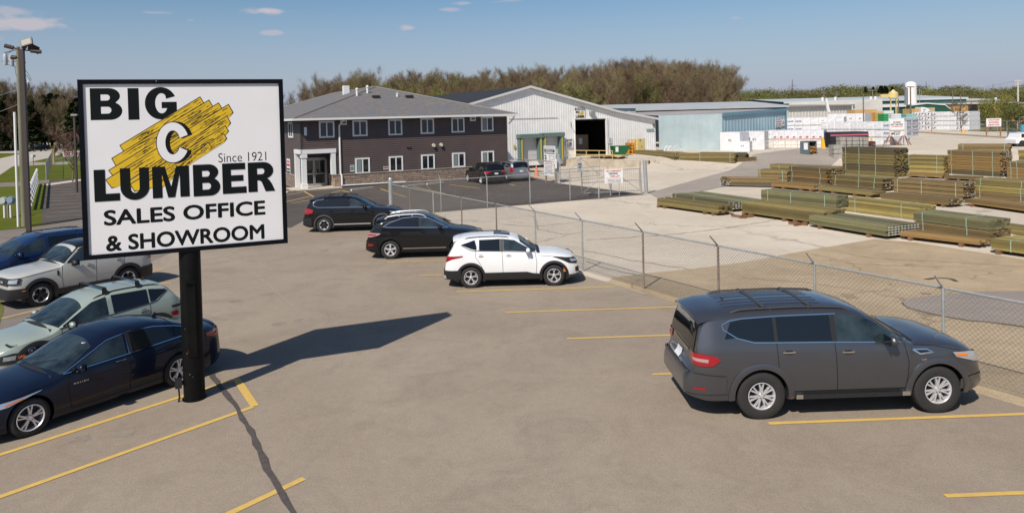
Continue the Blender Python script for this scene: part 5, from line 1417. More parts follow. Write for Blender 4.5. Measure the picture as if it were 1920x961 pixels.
def gate(label, A, B, H, z0=.25, braces=1, mid=True):
    A, B = Vector(A[:2]), Vector(B[:2]); th = math.atan2(B.y-A.y, B.x-A.x); L = (B-A).length
    t = thing('steel_gate', label, 'gate', (A.x, A.y, 0), th); mb = MB()
    for z in ((z0, H*.55, H) if mid else (z0, H)): mb.tube((0, 0, z), (L, 0, z), .03, n=6)
    for x in (0, L/2, L): mb.tube((x, 0, z0), (x, 0, H), .03, n=6)
    mb.tube((0, 0, z0), (L/2, 0, H), .018, n=5); mb.tube((L/2, 0, H), (L, 0, z0), .018, n=5)
    mb.build('frame', GALV, t)
    w = MB(); s = 0
    while s < L: w.box(s, s+.006, -.003, .003, z0, H); s += .16
    w.build('mesh', WIRE, t)
    return t, L
gl = G(1091.5, 369.5)
gate('near gate leaf ending at the thick round gate post', (gl.x, gl.y), (GP[0]-.45, GP[1]), 1.75)
ge = G(1125, 334)
gate('far gate leaf swung back behind the two-board sign, with a diagonal brace', (g2.x+.2, g2.y), (ge.x, ge.y), 1.9)
g3 = G(960, 330.5)
chain_link('low chain link fence between the silver minivan and the tall square gate post', (g3.x, g3.y), (g2.x-.2, g2.y), [.1, 3.0], H=1.7, pitch=.2, wr=.003, arms=0, barbed=False)
# plate on the gate leaf
p = AY(1082.5, 304, gl.y-.15); q_ = AY(1092.5, 322.5, gl.y-.15)
t = thing('gate_notice', 'small faded grey notice hanging on the end of the near gate leaf', 'sign', (gl.x, gl.y-.1, 0))
b_ = MB().box(p.x-gl.x, q_.x-gl.x, -.05, -.03, q_.z, p.z).build('board', mat('notice_grey', (.33, .35, .37), .6), t)
words_on(b_, 'SPEED\nLIMIT\n5', p.x-gl.x+.05, q_.x-gl.x-.05, q_.z+.08, p.z-.08, -.056, SBK, .03)
MB().tube((0, 0, 0), (0, 0, 2.3), .03, n=6).build('post', RUSTY, t)
# white fence notice
p = AY(1133, 317.5, 49.3); q_ = AY(1168.5, 343, 49.3)
t = thing('parking_notice', 'white board on the fence reading NO OVERNIGHT PARKING THIS LOT in red', 'sign', (p.x, 49.3, 0), .08)
w_ = q_.x-p.x; b_ = MB().box(0, w_, -.03, 0, q_.z, p.z).build('board', SGN, t); H = p.z-q_.z
words_on(b_, 'NO OVERNIGHT', .12, w_-.08, p.z-H*.2, p.z-H*.06, -.036, SGR, .03)
words_on(b_, 'PARKING', .3, w_*.72, p.z-H*.38, p.z-H*.24, -.036, SBK, .03)
words_on(b_, 'THIS LOT', .36, w_-.2, p.z-H*.58, p.z-H*.43, -.036, SGR, .03)
MB().box(.1, w_-.05, -.036, -.031, p.z-H*.655, p.z-H*.64).build('printed_line', SGR, b_)
for k, tx in enumerate(('VEHICLES TOWED', 'OFFICE HOURS', 'AT OWNERS EXPENSE')): words_on(b_, tx, .2, w_-.15, p.z-H*(.78+.09*k), p.z-H*(.725+.09*k), -.036, SBK, .01)
MB().tube((.42, .05, 0), (.25, .05, 2.0), .035, n=8).tube((w_*.8, .05, 0), (w_*.8, .05, 1.9), .025, n=6).build('post', GALV, t)
p = G(1123, 371); t = thing('short_post', 'short steel post stub beside the gate leaf', 'post', (p.x, p.y, 0)); MB().tube((0, 0, 0), (0, 0, .72), .05, n=8).lathe([(.05, .72), (.001, .76)], 8).build('tube', GALV, t)
# two-board sign on timber posts
yb = G(1030, 341).y
L0 = G(1022, 340.5); R0_ = G(1042.5, 342.8)
t = thing('delivery_sign', 'two white boards with black headline and red lettering on timber posts beside the gate', 'sign', (L0.x, L0.y, 0), math.atan2(R0_.y-L0.y, R0_.x-L0.x))
th_ = math.atan2(R0_.y-L0.y, R0_.x-L0.x)
A_ = (L0.x, L0.y); 
s0, z1 = LOC(1021.5, 273, A_, th_); s1, z0 = LOC(1043.5, 302, A_, th_)
b_ = MB().box(s0, s1, -.12, -.08, z0, z1).build('upper_board', SGN, t); H = z1-z0; w_ = s1-s0
words_on(b_, 'STORE HOURS  GATE 2', s0+.08, s1-.08, z1-H*.13, z1-H*.06, -.126, SBK, .01)
k_ = MB().box(s0+.08, s1-.08, -.127, -.121, z1-H*.42, z1-H*.2).build('black_band', SBK, b_)
words_on(k_, 'CONTRACTOR\nENTRANCE', s0+.16, s1-.16, z1-H*.40, z1-H*.22, -.131, SGN, .03)
MB().box(s0+.08, s1-.08, -.127, -.121, z1-H*.53, z1-H*.48).build('printed_line', SBK, b_)
words_on(b_, '2', s0+.1, s0+.42, z0+H*.08, z0+H*.38, -.126, SBK, .05)
for k, tx in enumerate(('MON-FRI', '7 - 5', 'SAT 8-12')): words_on(b_, tx, s0+w_*.45, s1-.1, z0+H*(.30-.12*k), z0+H*(.36-.12*k), -.126, SBK, .01)
s0, z1 = LOC(1022, 302.6, A_, th_); s1, z0 = LOC(1040.8, 330.5, A_, th_); H = z1-z0
b_ = MB().box(s0, s1, -.12, -.08, z0, z1).build('lower_board', SGN, t)
words_on(b_, 'ATTENTION ALL\nDELIVERY DRIVERS', s0+.1, s1-.1, z1-H*.18, z1-H*.04, -.126, SGR, .02)
for k in range(7): MB().box(s0+.12+.05*(k % 2), s1-.14-.06*(k % 3), -.126, -.121, z1-H*(.27+.09*k), z1-H*(.25+.09*k)).build('printed_line', SBK, b_)
for s_ in (s0+.1, s1+.12): MB().box(s_-.06, s_+.06, -.07, .05, 0, 3.0 if s_ < s0+.2 else 2.0).build('post', mat('sign_timber', (.30, .22, .15), .8, noise=(3, .2)), t)
MB().box(s1+.1, s1+.42, -.1, -.07, 1.2, 2.0).build('tag_board', SGN, t)
# ================================================================ left side: lamps, poles, white fence
BRN = mat('bronze_pole', (.055, .042, .036), rough=.5)
p = G(56, 477); A_ = AY(41, 92, p.y)
t = thing('parking_lot_lamp', 'tall square dark bronze lamp post with floodlights on top, left of the sign', 'lamp post', (p.x, p.y, 0), .2)
MB().box(-.085, .085, -.085, .085, 0, A_.z).build('post', BRN, t)
zt_ = A_.z
for (x, y, rz, ry) in ((.14, 0, 0, 35),):
    T = Matrix.Translation((.22, -.05, zt_+.28)) @ Matrix.Rotation(R_(-18), 4, 'Y') @ Matrix.Rotation(R_(62), 4, 'X')
    h_ = MB().box(-.24, .24, -.18, .18, -.04, .04, T=T).build('flood_head', BRN, t)
    MB().box(-.19, .19, -.14, .14, .042, .05, T=T).build('lens', mat('lamp_lens', (.13, .12, .09), .4), h_)
T = Matrix.Translation((.36, .25, zt_+.05)) @ Matrix.Rotation(R_(28), 4, 'Y') @ Matrix.Rotation(R_(-50), 4, 'X'); MB().box(-.22, .24, -.18, .18, -.04, .04, T=T).build('flood_head', BRN, t)
for a, b in (((-.1, 0, zt_-.02), (-.62, -.1, zt_+.14)), ((.1, 0, zt_-.05), (.72, .1, zt_-.12)), ((-.1, 0, zt_-.38), (-.42, -.05, zt_-.36)), ((0, 0, zt_-.1), (.2, -.05, zt_+.2))):
    MB().tube(a, b, .03, n=6).tube(Vector(b)-(Vector(b)-Vector(a))*.62, b, .09, n=10).build('spot_head', BRN, t)
MB().box(.11, .2, -.06, .06, .35, .75).build('hand_hole_cover', BRN, t)
p = G(46, 424); 
t = thing('wooden_utility_pole', 'weathered wooden utility pole just behind the bronze lamp post, with transformers near the top', 'utility pole', (p.x, p.y, 0))
ztp = AY(36, 88, p.y).z
MB().tube((0, 0, 0), (.02, 0, ztp), .15, .10, n=12).build('pole', mat('pole_weathered', (.19, .18, .12), .9, noise=(2, .25, (1, 1, .2))), t, 40)
MB().tube((-.25, -.15, 0), (-.24, -.1, AY(37, 210, p.y).z), .065, n=8).build('conduit', TRIM, t)
sc = p.y/CAM_F
for (x, y) in ((10, 112), (22, 114)):
    q_ = AY(x, y, p.y); MB().lathe([(.001, -.32), (.10, -.30), (.12, 0), (.10, .28), (.03, .36)], 12, (q_.x-p.x, 0, q_.z)).build('transformer', mat('transformer_grey', (.38, .39, .41), .5), t, 50)
for (a, b) in (((4, 115), (37, 115)), ((10, 88), (20, 85)), ((8, 99), (35, 92)), ((38, 118), (48, 117))):
    A1, B1 = AY(a[0], a[1], p.y), AY(b[0], b[1], p.y); MB().tube((A1.x-p.x, 0, A1.z), (B1.x-p.x, 0, B1.z), .035, n=5).build('bracket', RUSTY, t)
for pts in (((6, 108), (8, 104), (26, 94), (33, 91)), ((12, 120), (25, 124), (36, 130)), ((28, 122), (29, 136), (33, 150)), ((40, 130), (50, 142), (58, 152)), ((46, 130), (52, 137), (59, 150))):
    q_ = [AY(x, y, p.y)-Vector((p.x, p.y, 0)) for x, y in pts]; MB().path([(v.x, 0, v.z) for v in q_], .012, 4).build('cable', PLB_, t)
p = AY(50, 300, 47); base = G(52, 400)
t = thing('steel_riser_pole', 'thin grey steel pole with black cable loops at its head, right of the wooden pole', 'pole', (p.x, 47, 0))
zt_ = AY(50, 184, 47).z; MB().tube((0, 0, 0), (-.03, 0, zt_), .075, n=10).build('pole', mat('grey_green_pole', (.24, .27, .26), .5), t, 40)
for dx in (-.2, .05, .22):
    MB().path([(-.03, 0, zt_-.3), (dx*.4, 0, zt_+.3), (dx+.12, 0, zt_+.7), (dx+.1, 0, zt_+1.05)], .03, 6).build('cable', PLB_, t)
    MB().tube((dx+.1, 0, zt_+1.0), (dx+.1, 0, zt_+1.15), .05, n=8).build('insulator', TRIM, t)
p = AY(144, 300, 62)
t = thing('street_lamp', 'slim dark street lamp with a flat box head, seen just left of the sign edge', 'street lamp', (AY(141.5, 280, 62).x, 62, 0))
zt_ = AY(141, 217, 62).z; MB().box(-.07, .07, -.07, .07, 0, zt_).build('post', BRN, t); MB().box(-.22, .3, -.15, .15, zt_, zt_+.14).build('lamp_head', mat('lamp_head_grey', (.30, .29, .28), .5), t)
# white vinyl crossbuck fence
a, b = G(55.5, 394.5), G(70, 346)
th = math.atan2(b.y-a.y, b.x-a.x); L = (b-a).length+.3
t = thing('white_vinyl_fence', 'short run of white vinyl post and rail fence on the lawn by the far lot', 'fence', (a.x, a.y, 0), th)
VIN = mat('white_vinyl', (.78, .78, .79), .4)
n = 8
for i in range(n+1):
    po = MB().box(L*i/n-.075, L*i/n+.075, -.075, .075, 0, 1.5).build('post', VIN, t); MB().lathe([(.10, 1.5), (.06, 1.56), (.001, 1.6)], 4, (L*i/n, 0, 0)).build('post_cap', VIN, po)
for i in range(n):
    x0_, x1_ = L*i/n+.075, L*(i+1)/n-.075
    for z in (.38, .82, 1.26): MB().box(x0_, x1_, -.025, .025, z-.09, z+.09).build('rail', VIN, t)
# fence in front of the far lawn, exit gate with sign
FA, FB = G(87, 338), G(104, 290)
ch, thf, Lf = chain_link('short row of leaning galvanised fence posts beside the far lot', (FA.x, FA.y), (FB.x, FB.y), [0, 2.6, 5.2, 8, 11, 14.5, 18, 22], H=1.9, pitch=.3, wr=.004, arms=0, barbed=False, post_r=.05)
FC = G(102, 309); FDd = G(240, 303)
gx, lgx = gate('exit gate of steel tube at the far end of the left lot', (FC.x, FC.y), (FDd.x, FDd.y), 1.7, mid=True)
s0, z1 = LOC(117.5, 284, (FC.x, FC.y), math.atan2(FDd.y-FC.y, FDd.x-FC.x)); s1, z0 = LOC(162, 292.5, (FC.x, FC.y), math.atan2(FDd.y-FC.y, FDd.x-FC.x))
es = thing('exit_sign', 'white banner on the exit gate reading EXIT ONLY in red', 'sign', (FC.x, FC.y, 0), math.atan2(FDd.y-FC.y, FDd.x-FC.x))
b_ = MB().box(s0, s1, -.12, -.08, z0, z1).build('board', SGN, es)
words_on(b_, 'EXIT ONLY', s0+.2, s1-.2, z0+.15, z1-.15, -.126, SGR, .04)
for px, lab in ((98.5, 'left yellow-brown timber gate post by the exit gate'), (101.5, 'right yellow-brown timber gate post by the exit gate')):
    q_ = G(px, 308); t = thing('timber_post', lab, 'post', (q_.x, q_.y, 0)); MB().tube((0, 0, 0), (0, 0, 2.4), .13, n=10).build('pole', mat('yellow_timber', (.38, .28, .13), .8), t)
a, b = G(104, 339), G(240, 331)
chain_link('thin chain link fence across the lawn strip beyond the left lot', (a.x, a.y), (b.x, b.y), [2, 6, 10], H=1.7, pitch=.4, wr=.003, arms=0, barbed=False)
# pedestal, mailbox, plate
p = G(14, 408); t = thing('utility_pedestal', 'pair of grey meter boxes on white posts standing on the near lawn', 'utility box', (p.x, p.y, 0))
for x in (-.17, .22): MB().tube((x, 0, 0), (x, 0, 1.0), .065, n=8).build('leg', TRIM, t)
MB().box(.0, .09, -.05, .05, 0, 1.1).build('timber', RUSTY, t)
MB().lathe([(.001, -.16), (.2, -.16), (.22, 0), (.2, .14), (.001, .16)], 14, (-.19, 0, 1.1), axis='y').box(-.34, -.05, -.1, .1, .85, 1.1).build('meter', mat('meter_grey', (.50, .53, .54), .4, metal=.3), t)
MB().lathe([(.001, -.16), (.2, -.16), (.22, 0), (.2, .14), (.001, .16)], 14, (.27, 0, 1.12), axis='y').box(.1, .42, -.1, .1, .85, 1.1).build('meter', mat('meter_blue', (.25, .33, .40), .4, metal=.3), t)
p = G(62.8, 312.5); t = thing('mailbox', 'pale mailbox on a thin post beside the street', 'mailbox', (p.x, p.y, 0))
MB().tube((0, 0, 0), (0, 0, 1.5), .05, n=6).build('post', RUSTY, t); MB().lathe([(.001, -.3), (.2, -.3), (.2, .3), (.001, .3)], 12, (0, 0, 1.6), axis='y').build('box', mat('mailbox_grey', (.55, .55, .53), .5), t)
# community sign across the street
p = G(116, 265); Yc = p.y
a, b = AY(106, 242.5, Yc), AY(121.5, 258.5, Yc)
t = thing('church_sign', 'small framed white sign before the dark woods, between two flags', 'sign', (a.x, Yc, 0))
MB().box(0, b.x-a.x, 0, .3, b.z, a.z).build('board', mat('frame_brown', (.22, .10, .07), .7), t)
w_ = b.x-a.x; H = a.z-b.z
f_ = MB().box(.1, w_-.1, -.05, -.01, b.z+.45, a.z-.08).build('panel', SGN, t)
MB().plate([(w_*.2, a.z-H*.62), (w_*.2, a.z-H*.3), (w_*.32, a.z-H*.25), (w_*.4, a.z-H*.5), (w_*.55, a.z-H*.3), (w_*.7, a.z-H*.48), (w_*.75, a.z-H*.22), (w_*.85, a.z-H*.62)], -.08, -.055).build('picture', SBK, f_)
MB().box(.2, w_-.2, -.07, -.052, a.z-H*.18, a.z-H*.11).build('printed_line', SBK, f_)
for x in (.3, w_-.3): MB().box(x-.1, x+.1, .05, .25, 0, b.z).build('post', RUSTY, t)
for px, yt, col, lab in ((104.5, 233, (.05, .15, .35), 'thin flagpole with a limp blue flag left of the small framed sign'), (121.5, 231, (.6, .3, .3), 'thin flagpole with a red and white flag right of the small framed sign')):
    q_ = AY(px, yt, Yc); t = thing('flagpole', lab, 'flagpole', (q_.x, Yc, 0)); MB().tube((0, 0, 0), (0, 0, q_.z), .06, n=6).build('pole', TRIM, t)
    g_ = [[(.05+.12*math.sin(j*1.3)+.35*(i/4)+.3*(j > 2), .12*math.sin(i+j), q_.z-.2-j*.35) for i in range(5)] for j in range(5)]
    MB().grid(g_).build('flag', mat('flag_%d' % int(col[0]*100), col, .8), t, 60)
a, b = G(52, 268), G(200, 266)
chain_link('dark green tube fence along the edge of the woods across the street', (a.x, a.y), (b.x, b.y), list(np.arange(0, (b-a).length, 5.2)), H=1.9, pitch=1.2, wr=.008, arms=0, barbed=False, postm=mat('green_rail', (.06, .09, .07), .7), post_r=.07)
chain_link('chain link fence along the railway beyond the yard', tuple(G(1820, 247, 1))[:2], tuple(G(1990, 253, 1))[:2], list(np.arange(0, 16, 2.6)), H=2.0, pitch=.5, wr=.006, arms=0, barbed=False, z=1)
# ================================================================ vehicles
def spoiler(c, m, parent, xa, xb, drop, v=.9, w=.96, th=.035):
    vs = [-1+2*i/10 for i in range(11)]
    row = lambda f: [f(t) for t in vs]
    base = lambda t: c.P(xa, t*v)+Vector((0, 0, .006))
    rear = lambda t: Vector((xb+.05*t*t, c.P(xa, t*v).y*w, c.P(xa, t*v).z-drop))
    MB().grid([row(base), row(lambda t: base(t).lerp(rear(t), .5)+Vector((0, 0, .008))), row(rear), row(lambda t: rear(t)-Vector((-.01, 0, th))), row(lambda t: Vector((xa-.05, rear(t).y, rear(t).z-th*1.3)))]).build('rear_spoiler', m, parent, 50)
def pchip(pts):
    X = np.array([p[0] for p in pts], float); Y = np.array([p[1] for p in pts], float)
    h = np.diff(X); d = np.diff(Y)/h
    m = np.zeros(len(X))
    for i in range(1, len(X)-1):
        if d[i-1]*d[i] > 0:
            w1, w2 = 2*h[i]+h[i-1], h[i]+2*h[i-1]
            m[i] = (w1+w2)/(w1/d[i-1]+w2/d[i])
    m[0], m[-1] = d[0], d[-1]
    def f(x):
        x = min(max(x, X[0]), X[-1])
        i = min(int(np.searchsorted(X, x, side='right'))-1, len(X)-2)
        t = (x-X[i])/h[i]
        return ((1+2*t)*(1-t)**2*Y[i]+t*(1-t)**2*h[i]*m[i]+t*t*(3-2*t)*Y[i+1]+t*t*(t-1)*h[i]*m[i+1])
    return f
def lin(pts):
    X = [p[0] for p in pts]; Y = [p[1] for p in pts]
    return lambda x: float(np.interp(x, X, Y))

def paint(name, col, metal=0.0, rough=.28):
    return mat(name, col, rough=rough, metal=metal, coat=.85 if max(col) > .04 else .5, noise=(3.0, .03), spec=.45 if max(col) > .04 else .15)
TIRE = mat('tyre_rubber', (.022, .021, .020), rough=.85, noise=(30, .25))
RIM = mat('rim_alloy', (.72, .72, .74), rough=.32, metal=.6)
RIMD = mat('rim_black', (.02, .02, .021), rough=.35)
DISC = mat('brake_disc', (.05, .05, .05), rough=.5, metal=.6)
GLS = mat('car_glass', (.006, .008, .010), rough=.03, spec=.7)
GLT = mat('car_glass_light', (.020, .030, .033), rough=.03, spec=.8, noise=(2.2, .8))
PLB = mat('black_trim', (.014, .014, .015), rough=.55, noise=(8, .15))
PLG = mat('grey_trim', (.045, .046, .048), rough=.5)
CHR = mat('chrome', (.75, .76, .78), rough=.12, metal=1.0)
SEAM = mat('panel_gap', (.004, .004, .004), rough=.9)
TAIL = mat('tail_light_red', (.30, .008, .014), rough=.1, coat=.6)
TAILC = mat('tail_light_clear', (.40, .24, .24), rough=.12, coat=.6)
HEAD = mat('head_light_glass', (.50, .53, .56), rough=.08, metal=.5, coat=.6)
AMB = mat('amber_lens', (.75, .18, .02), rough=.15)
WHT = mat('plate_white', (.62, .64, .66), rough=.5)
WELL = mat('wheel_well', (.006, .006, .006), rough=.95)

class Car:
    def __init__(c, top, W, zb, belt, wb, R, kf=.30, kr=.26, rf=.75, rr=.6, tumble=.33, crown=.05, zbe=.10, edge=.06):
        c.xr, c.xf = top[0][0], top[-1][0]
        c.top = pchip(top); c.tp = top
        c.W, c.wb, c.R = W, wb, R
        c.kf, c.kr, c.rf, c.rr = kf, kr, rf, rr
        c.tumble, c.crown, c.edge = tumble, crown, edge
        c.zb0, c.zbe = zb, zbe
        c.beltf = lin(belt)
    def plan(c, x):
        w = c.W/2
        d = (x-(c.xf-c.rf))/c.rf
        if d > 0: w *= 1-c.kf*min(d, 1)**2.6
        d = ((c.xr+c.rr)-x)/c.rr
        if d > 0: w *= 1-c.kr*min(d, 1)**2.6
        return w
    def zbot(c, x):
        d = max(0, (x-(c.xf-.45))/.45, ((c.xr+.45)-x)/.45)
        return c.zb0+c.zbe*min(d, 1)**2
    def belt(c, x):
        return max(min(c.beltf(x), c.top(x)-.10), c.zbot(x)+.12)
    def side(c, x, z):
        p = c.plan(x); B = c.belt(x); zb = c.zbot(x)
        t = (z-zb)/max(B-zb, .05)
        if t <= 1:
            f = float(np.interp(t, [0, .08, .25, .5, .75, .9, 1.0], [.925, .955, .982, 1.0, .988, .968, .942]))
            return p*f
        return max(p*.942-c.tumble*(z-B), .1)
    def roofz(c, x, v):
        T = c.top(x)
        gh = min(1, max(0, (T-c.belt(x)-.1)/.25))
        e = .05+gh*(c.edge-.0)
        return T-c.crown*v*v-e*abs(v)**7
    def edgez(c, x):
        return c.roofz(x, 1.0)
    def P(c, x, v):
        return Vector((x, v*c.side(x, c.edgez(x)), c.roofz(x, v)))
    def stations(c):
        xs = set(np.round(np.arange(c.xr, c.xf, .085), 4)) | {c.xf}
        for (a, _), (b, _) in zip(c.tp[:-1], c.tp[1:]):
            n = 3 if b-a < .4 else 2
            for i in range(n): xs.add(round(a+(b-a)*i/n, 4))
        xs = sorted(xs); out = [xs[0]]
        for x in xs[1:]:
            if x-out[-1] > .012: out.append(x)
        out[-1] = c.xf
        return out
    def ring(c, x):
        zb, B, E = c.zbot(x), c.belt(x), c.edgez(x)
        half = [(0, zb), (c.side(x, zb)*.5, zb), (c.side(x, zb)*.9, zb)]
        for t in (.02, .07, .15, .3, .45, .6, .75, .88, .96):
            z = zb+t*(B-zb); half.append((c.side(x, z), z))
        half.append((c.side(x, B), B))
        for t in (.04, .15, .35, .6, .82, 1.0):
            z = B+t*(E-B); half.append((c.side(x, z), z))
        w = c.side(x, E)
        for v in (.97, .92, .84, .7, .5, .25, 0):
            half.append((v*w, c.roofz(x, v)))
        return [(x, y, z) for y, z in half]+[(x, -y, z) for y, z in half[-2:0:-1]]
    def body(c, name, mats, parent, wells=True):
        xs = c.stations(); mb = MB(); n = None
        for x in xs:
            r = c.ring(x); n = len(r); mb.v += r
        for j in range(len(xs)-1):
            for i in range(n):
                i2 = (i+1) % n
                mb.f.append((j*n+i, j*n+i2, (j+1)*n+i2, (j+1)*n+i)); mb.m.append(0)
        mb.f.append(tuple(range(n))[::-1]); mb.m.append(0)
        k = (len(xs)-1)*n
        mb.f.append(tuple(range(k, k+n))); mb.m.append(0)
        o = mb.build(name, [mats, WELL], None, None, fix=True)
        if wells:
            cut = MB()
            for ax in (0, c.wb):
                for s in (-1, 1):
                    a, b = sorted((s*(c.W/2+.25), s*(c.W/2-.42)))
                    cut.tube((ax, a, c.R+.01), (ax, b, c.R+.01), c.R+.055, n=40)
            k_ = cut.build('well_cutter', [WELL, WELL], None, None, fix=True)
            md = o.modifiers.new('b', 'BOOLEAN'); md.operation = 'DIFFERENCE'; md.object = k_; md.solver = 'EXACT'
            try: md.material_mode = 'TRANSFER'
            except Exception: pass
            dg = bpy.context.evaluated_depsgraph_get(); dg.update()
            me = bpy.data.meshes.new_from_object(o.evaluated_get(dg))
            o.modifiers.clear(); o.data = me; me.name = name
            bpy.data.objects.remove(k_)
            me.materials.clear(); me.materials.append(mats); me.materials.append(WELL)
        me = o.data
        # inside of the arches and the floor are black
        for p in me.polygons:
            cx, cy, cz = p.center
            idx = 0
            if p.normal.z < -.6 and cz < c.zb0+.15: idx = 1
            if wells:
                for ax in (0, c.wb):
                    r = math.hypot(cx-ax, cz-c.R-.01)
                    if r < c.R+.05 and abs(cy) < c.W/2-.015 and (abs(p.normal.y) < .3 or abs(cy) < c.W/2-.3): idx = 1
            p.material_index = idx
        me.polygons.foreach_set('use_smooth', [True]*len(me.polygons))
        me.set_sharp_from_angle(angle=R_(32))
        o.parent = parent
        return o
    # --- skins laid over the body
    def skin(c, name, up, lo, m, parent, off=.006, sides=(-1, 1), rows=5, step=.07):
        if len(sides) > 1: return [c.skin(name, up, lo, m, parent, off, (s,), rows, step) for s in sides]
        mb = MB(); a = max(up[0][0], lo[0][0]); b = min(up[-1][0], lo[-1][0])
        fu, fl = lin(up), lin(lo)
        xs = sorted(set(list(np.arange(a, b, step))+[b]+[p[0] for p in up+lo if a <= p[0] <= b]))
        for s in sides:
            g = []
            for x in xs:
                u, l = fu(x), fl(x)
                g.append([(x, s*(c.side(x, l+(u-l)*t/rows)+off), l+(u-l)*t/rows) for t in range(rows+1)])
            mb.grid(g, flip=(s > 0))
        return mb.build(name, m, parent, 40)
    def ribbon(c, name, pts, w, m, parent, off=.008, sides=(-1, 1), closed=False, mb=None):
        own = mb is None
        if own and len(sides) > 1: return [c.ribbon(name, pts, w, m, parent, off, (s,), closed) for s in sides]
        mb = mb or MB()
        # resample
        Q = []
        src = pts+[pts[0]] if closed else pts
        for (x0, z0), (x1, z1) in zip(src[:-1], src[1:]):
            L = math.hypot(x1-x0, z1-z0); n = max(1, int(L/.08))
            for i in range(n): Q.append((x0+(x1-x0)*i/n, z0+(z1-z0)*i/n))
        Q.append(src[-1])
        for s in sides:
            g = []
            for i, (x, z) in enumerate(Q):
                a = Q[max(i-1, 0)]; b = Q[min(i+1, len(Q)-1)]
                tx, tz = b[0]-a[0], b[1]-a[1]; L = math.hypot(tx, tz) or 1
                nx, nz = -tz/L*w/2, tx/L*w/2
                g.append([(x+k*nx, s*(c.side(x+k*nx, z+k*nz)+off), z+k*nz) for k in (-1, 1)])
            mb.grid(g, flip=(s > 0))
        return mb.build(name, m, parent, 40) if own else mb
    def topskin(c, name, x0, x1, v0, v1, m, parent, off=.006, nx=12, nv=10, bow=0.0):
        g = []
        for i in range(nx+1):
            x = x0+(x1-x0)*i/nx; v = (v0+(v1-v0)*i/nx) if v1 is not None else v0
            row = []
            for j in range(nv+1):
                t = -1+2*j/nv
                xx = x+bow*t*t*(1-2*i/nx)
                p = c.P(xx, t*v)
                e = .01
                dz = (c.top(xx+e)-c.top(xx-e))/(2*e)
                nrm = Vector((-dz, 0, 1)).normalized()
                row.append(p+nrm*off)
            g.append(row)
        return MB().grid(g).build(name, m, parent, 40)
    def outline(c, z, front):
        """plan outline at height z from the centre line round the corner"""
        xe = c.xf if front else c.xr
        sgn = -1 if front else 1
        x = xe
        while c.top(x)-.03 < z and abs(x-xe) < 1.6: x += sgn*.01
        pts = [(x, 0.0), (x, c.side(x, z))]
        for i in range(1, 60):
            xx = x+sgn*i*.03; pts.append((xx, c.side(xx, z)))
        S = [0]
        for a, b in zip(pts[:-1], pts[1:]): S.append(S[-1]+math.hypot(b[0]-a[0], b[1]-a[1]))
        return S, pts
    def wrap(c, name, top, bot, m, parent, front=True, off=.012, rows=4, sides=(-1, 1), step=.05):
        """patch round the nose or tail; top/bot are (s,z) lines, s counted from the centre line"""
        if len(sides) > 1 and top[0][0] > 0: return [c.wrap(name, top, bot, m, parent, front, off, rows, (s,), step) for s in sides]
        mb = MB(); fu, fl = lin(top), lin(bot)
        s0, s1 = max(top[0][0], bot[0][0]), min(top[-1][0], bot[-1][0])
        ss = sorted(set(list(np.arange(s0, s1, step))+[s1]+[p[0] for p in top+bot if s0 <= p[0] <= s1]))
        d = 1 if front else -1
        for sd in sides:
            g = []
            for s in ss:
                row = []
                for k in range(rows+1):
                    z = fl(s)+(fu(s)-fl(s))*k/rows
                    S, pts = c.outline(z, front)
                    x = float(np.interp(s, S, [p[0] for p in pts])); y = float(np.interp(s, S, [p[1] for p in pts]))
                    x2 = float(np.interp(s+.02, S, [p[0] for p in pts])); y2 = float(np.interp(s+.02, S, [p[1] for p in pts]))
                    tx, ty = x2-x, y2-y; L = math.hypot(tx, ty) or 1
                    nx, ny = (ty/L, -tx/L)
                    if nx*d < 0 and ny < 0: nx, ny = -nx, -ny
                    nx = abs(nx)*d; ny = abs(ny)
                    row.append((x+nx*off, sd*(y+ny*off), z))
                g.append(row)
            mb.grid(g, flip=((sd > 0) == front))
        return mb.build(name, m, parent, 45)
    def arch(c, name, m, parent, r0, r1, off=.018, a0=-20, a1=200, axles=None, cx=None):
        for ax in (axles if axles is not None else (0, c.wb)):
            for s in (-1, 1):
                mb = MB(); g = []; n = 26
                for i in range(n+1):
                    a = R_(a0+(a1-a0)*i/n); row = []
                    for r, o in ((r0, -.05), (r0, off), ((r0+r1)/2, off*1.15), (r1, off*.7), (r1, -.01)):
                        x = ax+r*math.cos(a); z = max(c.R+.01+r*math.sin(a), .16)
                        row.append((x, s*(c.side(x, min(z, c.belt(x)))+o), z))
                    g.append(row)
                mb.grid(g, flip=(s < 0)); mb.build(name, m, parent, 50)
    def seams(c, lines, parent, w=.011):
        for pts in lines:
            c.ribbon('door_seam', pts, w, SEAM, parent, off=.004)
    def handle(c, x, z, m, parent, L=.2):
        for s in (-1, 1):
            mb = MB(); y = c.side(x, z)
            for i in range(6):
                t0, t1 = i/6, (i+1)/6
                h = lambda t: .035*math.sin(PI*min(max(t, .04), .96))**.5
                mb.box(x-L/2+L*t0, x-L/2+L*t1, s*y, s*(y+max(.018, h((t0+t1)/2))), z-.014, z+.014)
            mb.build('door_handle', m, parent)
            g = MB(); g.box(x-L*.28, x+L*.28, s*(y+.003), s*(y+.005), z-.035, z+.03); g.build('handle_recess', SEAM if m != PLB else PLB, parent)
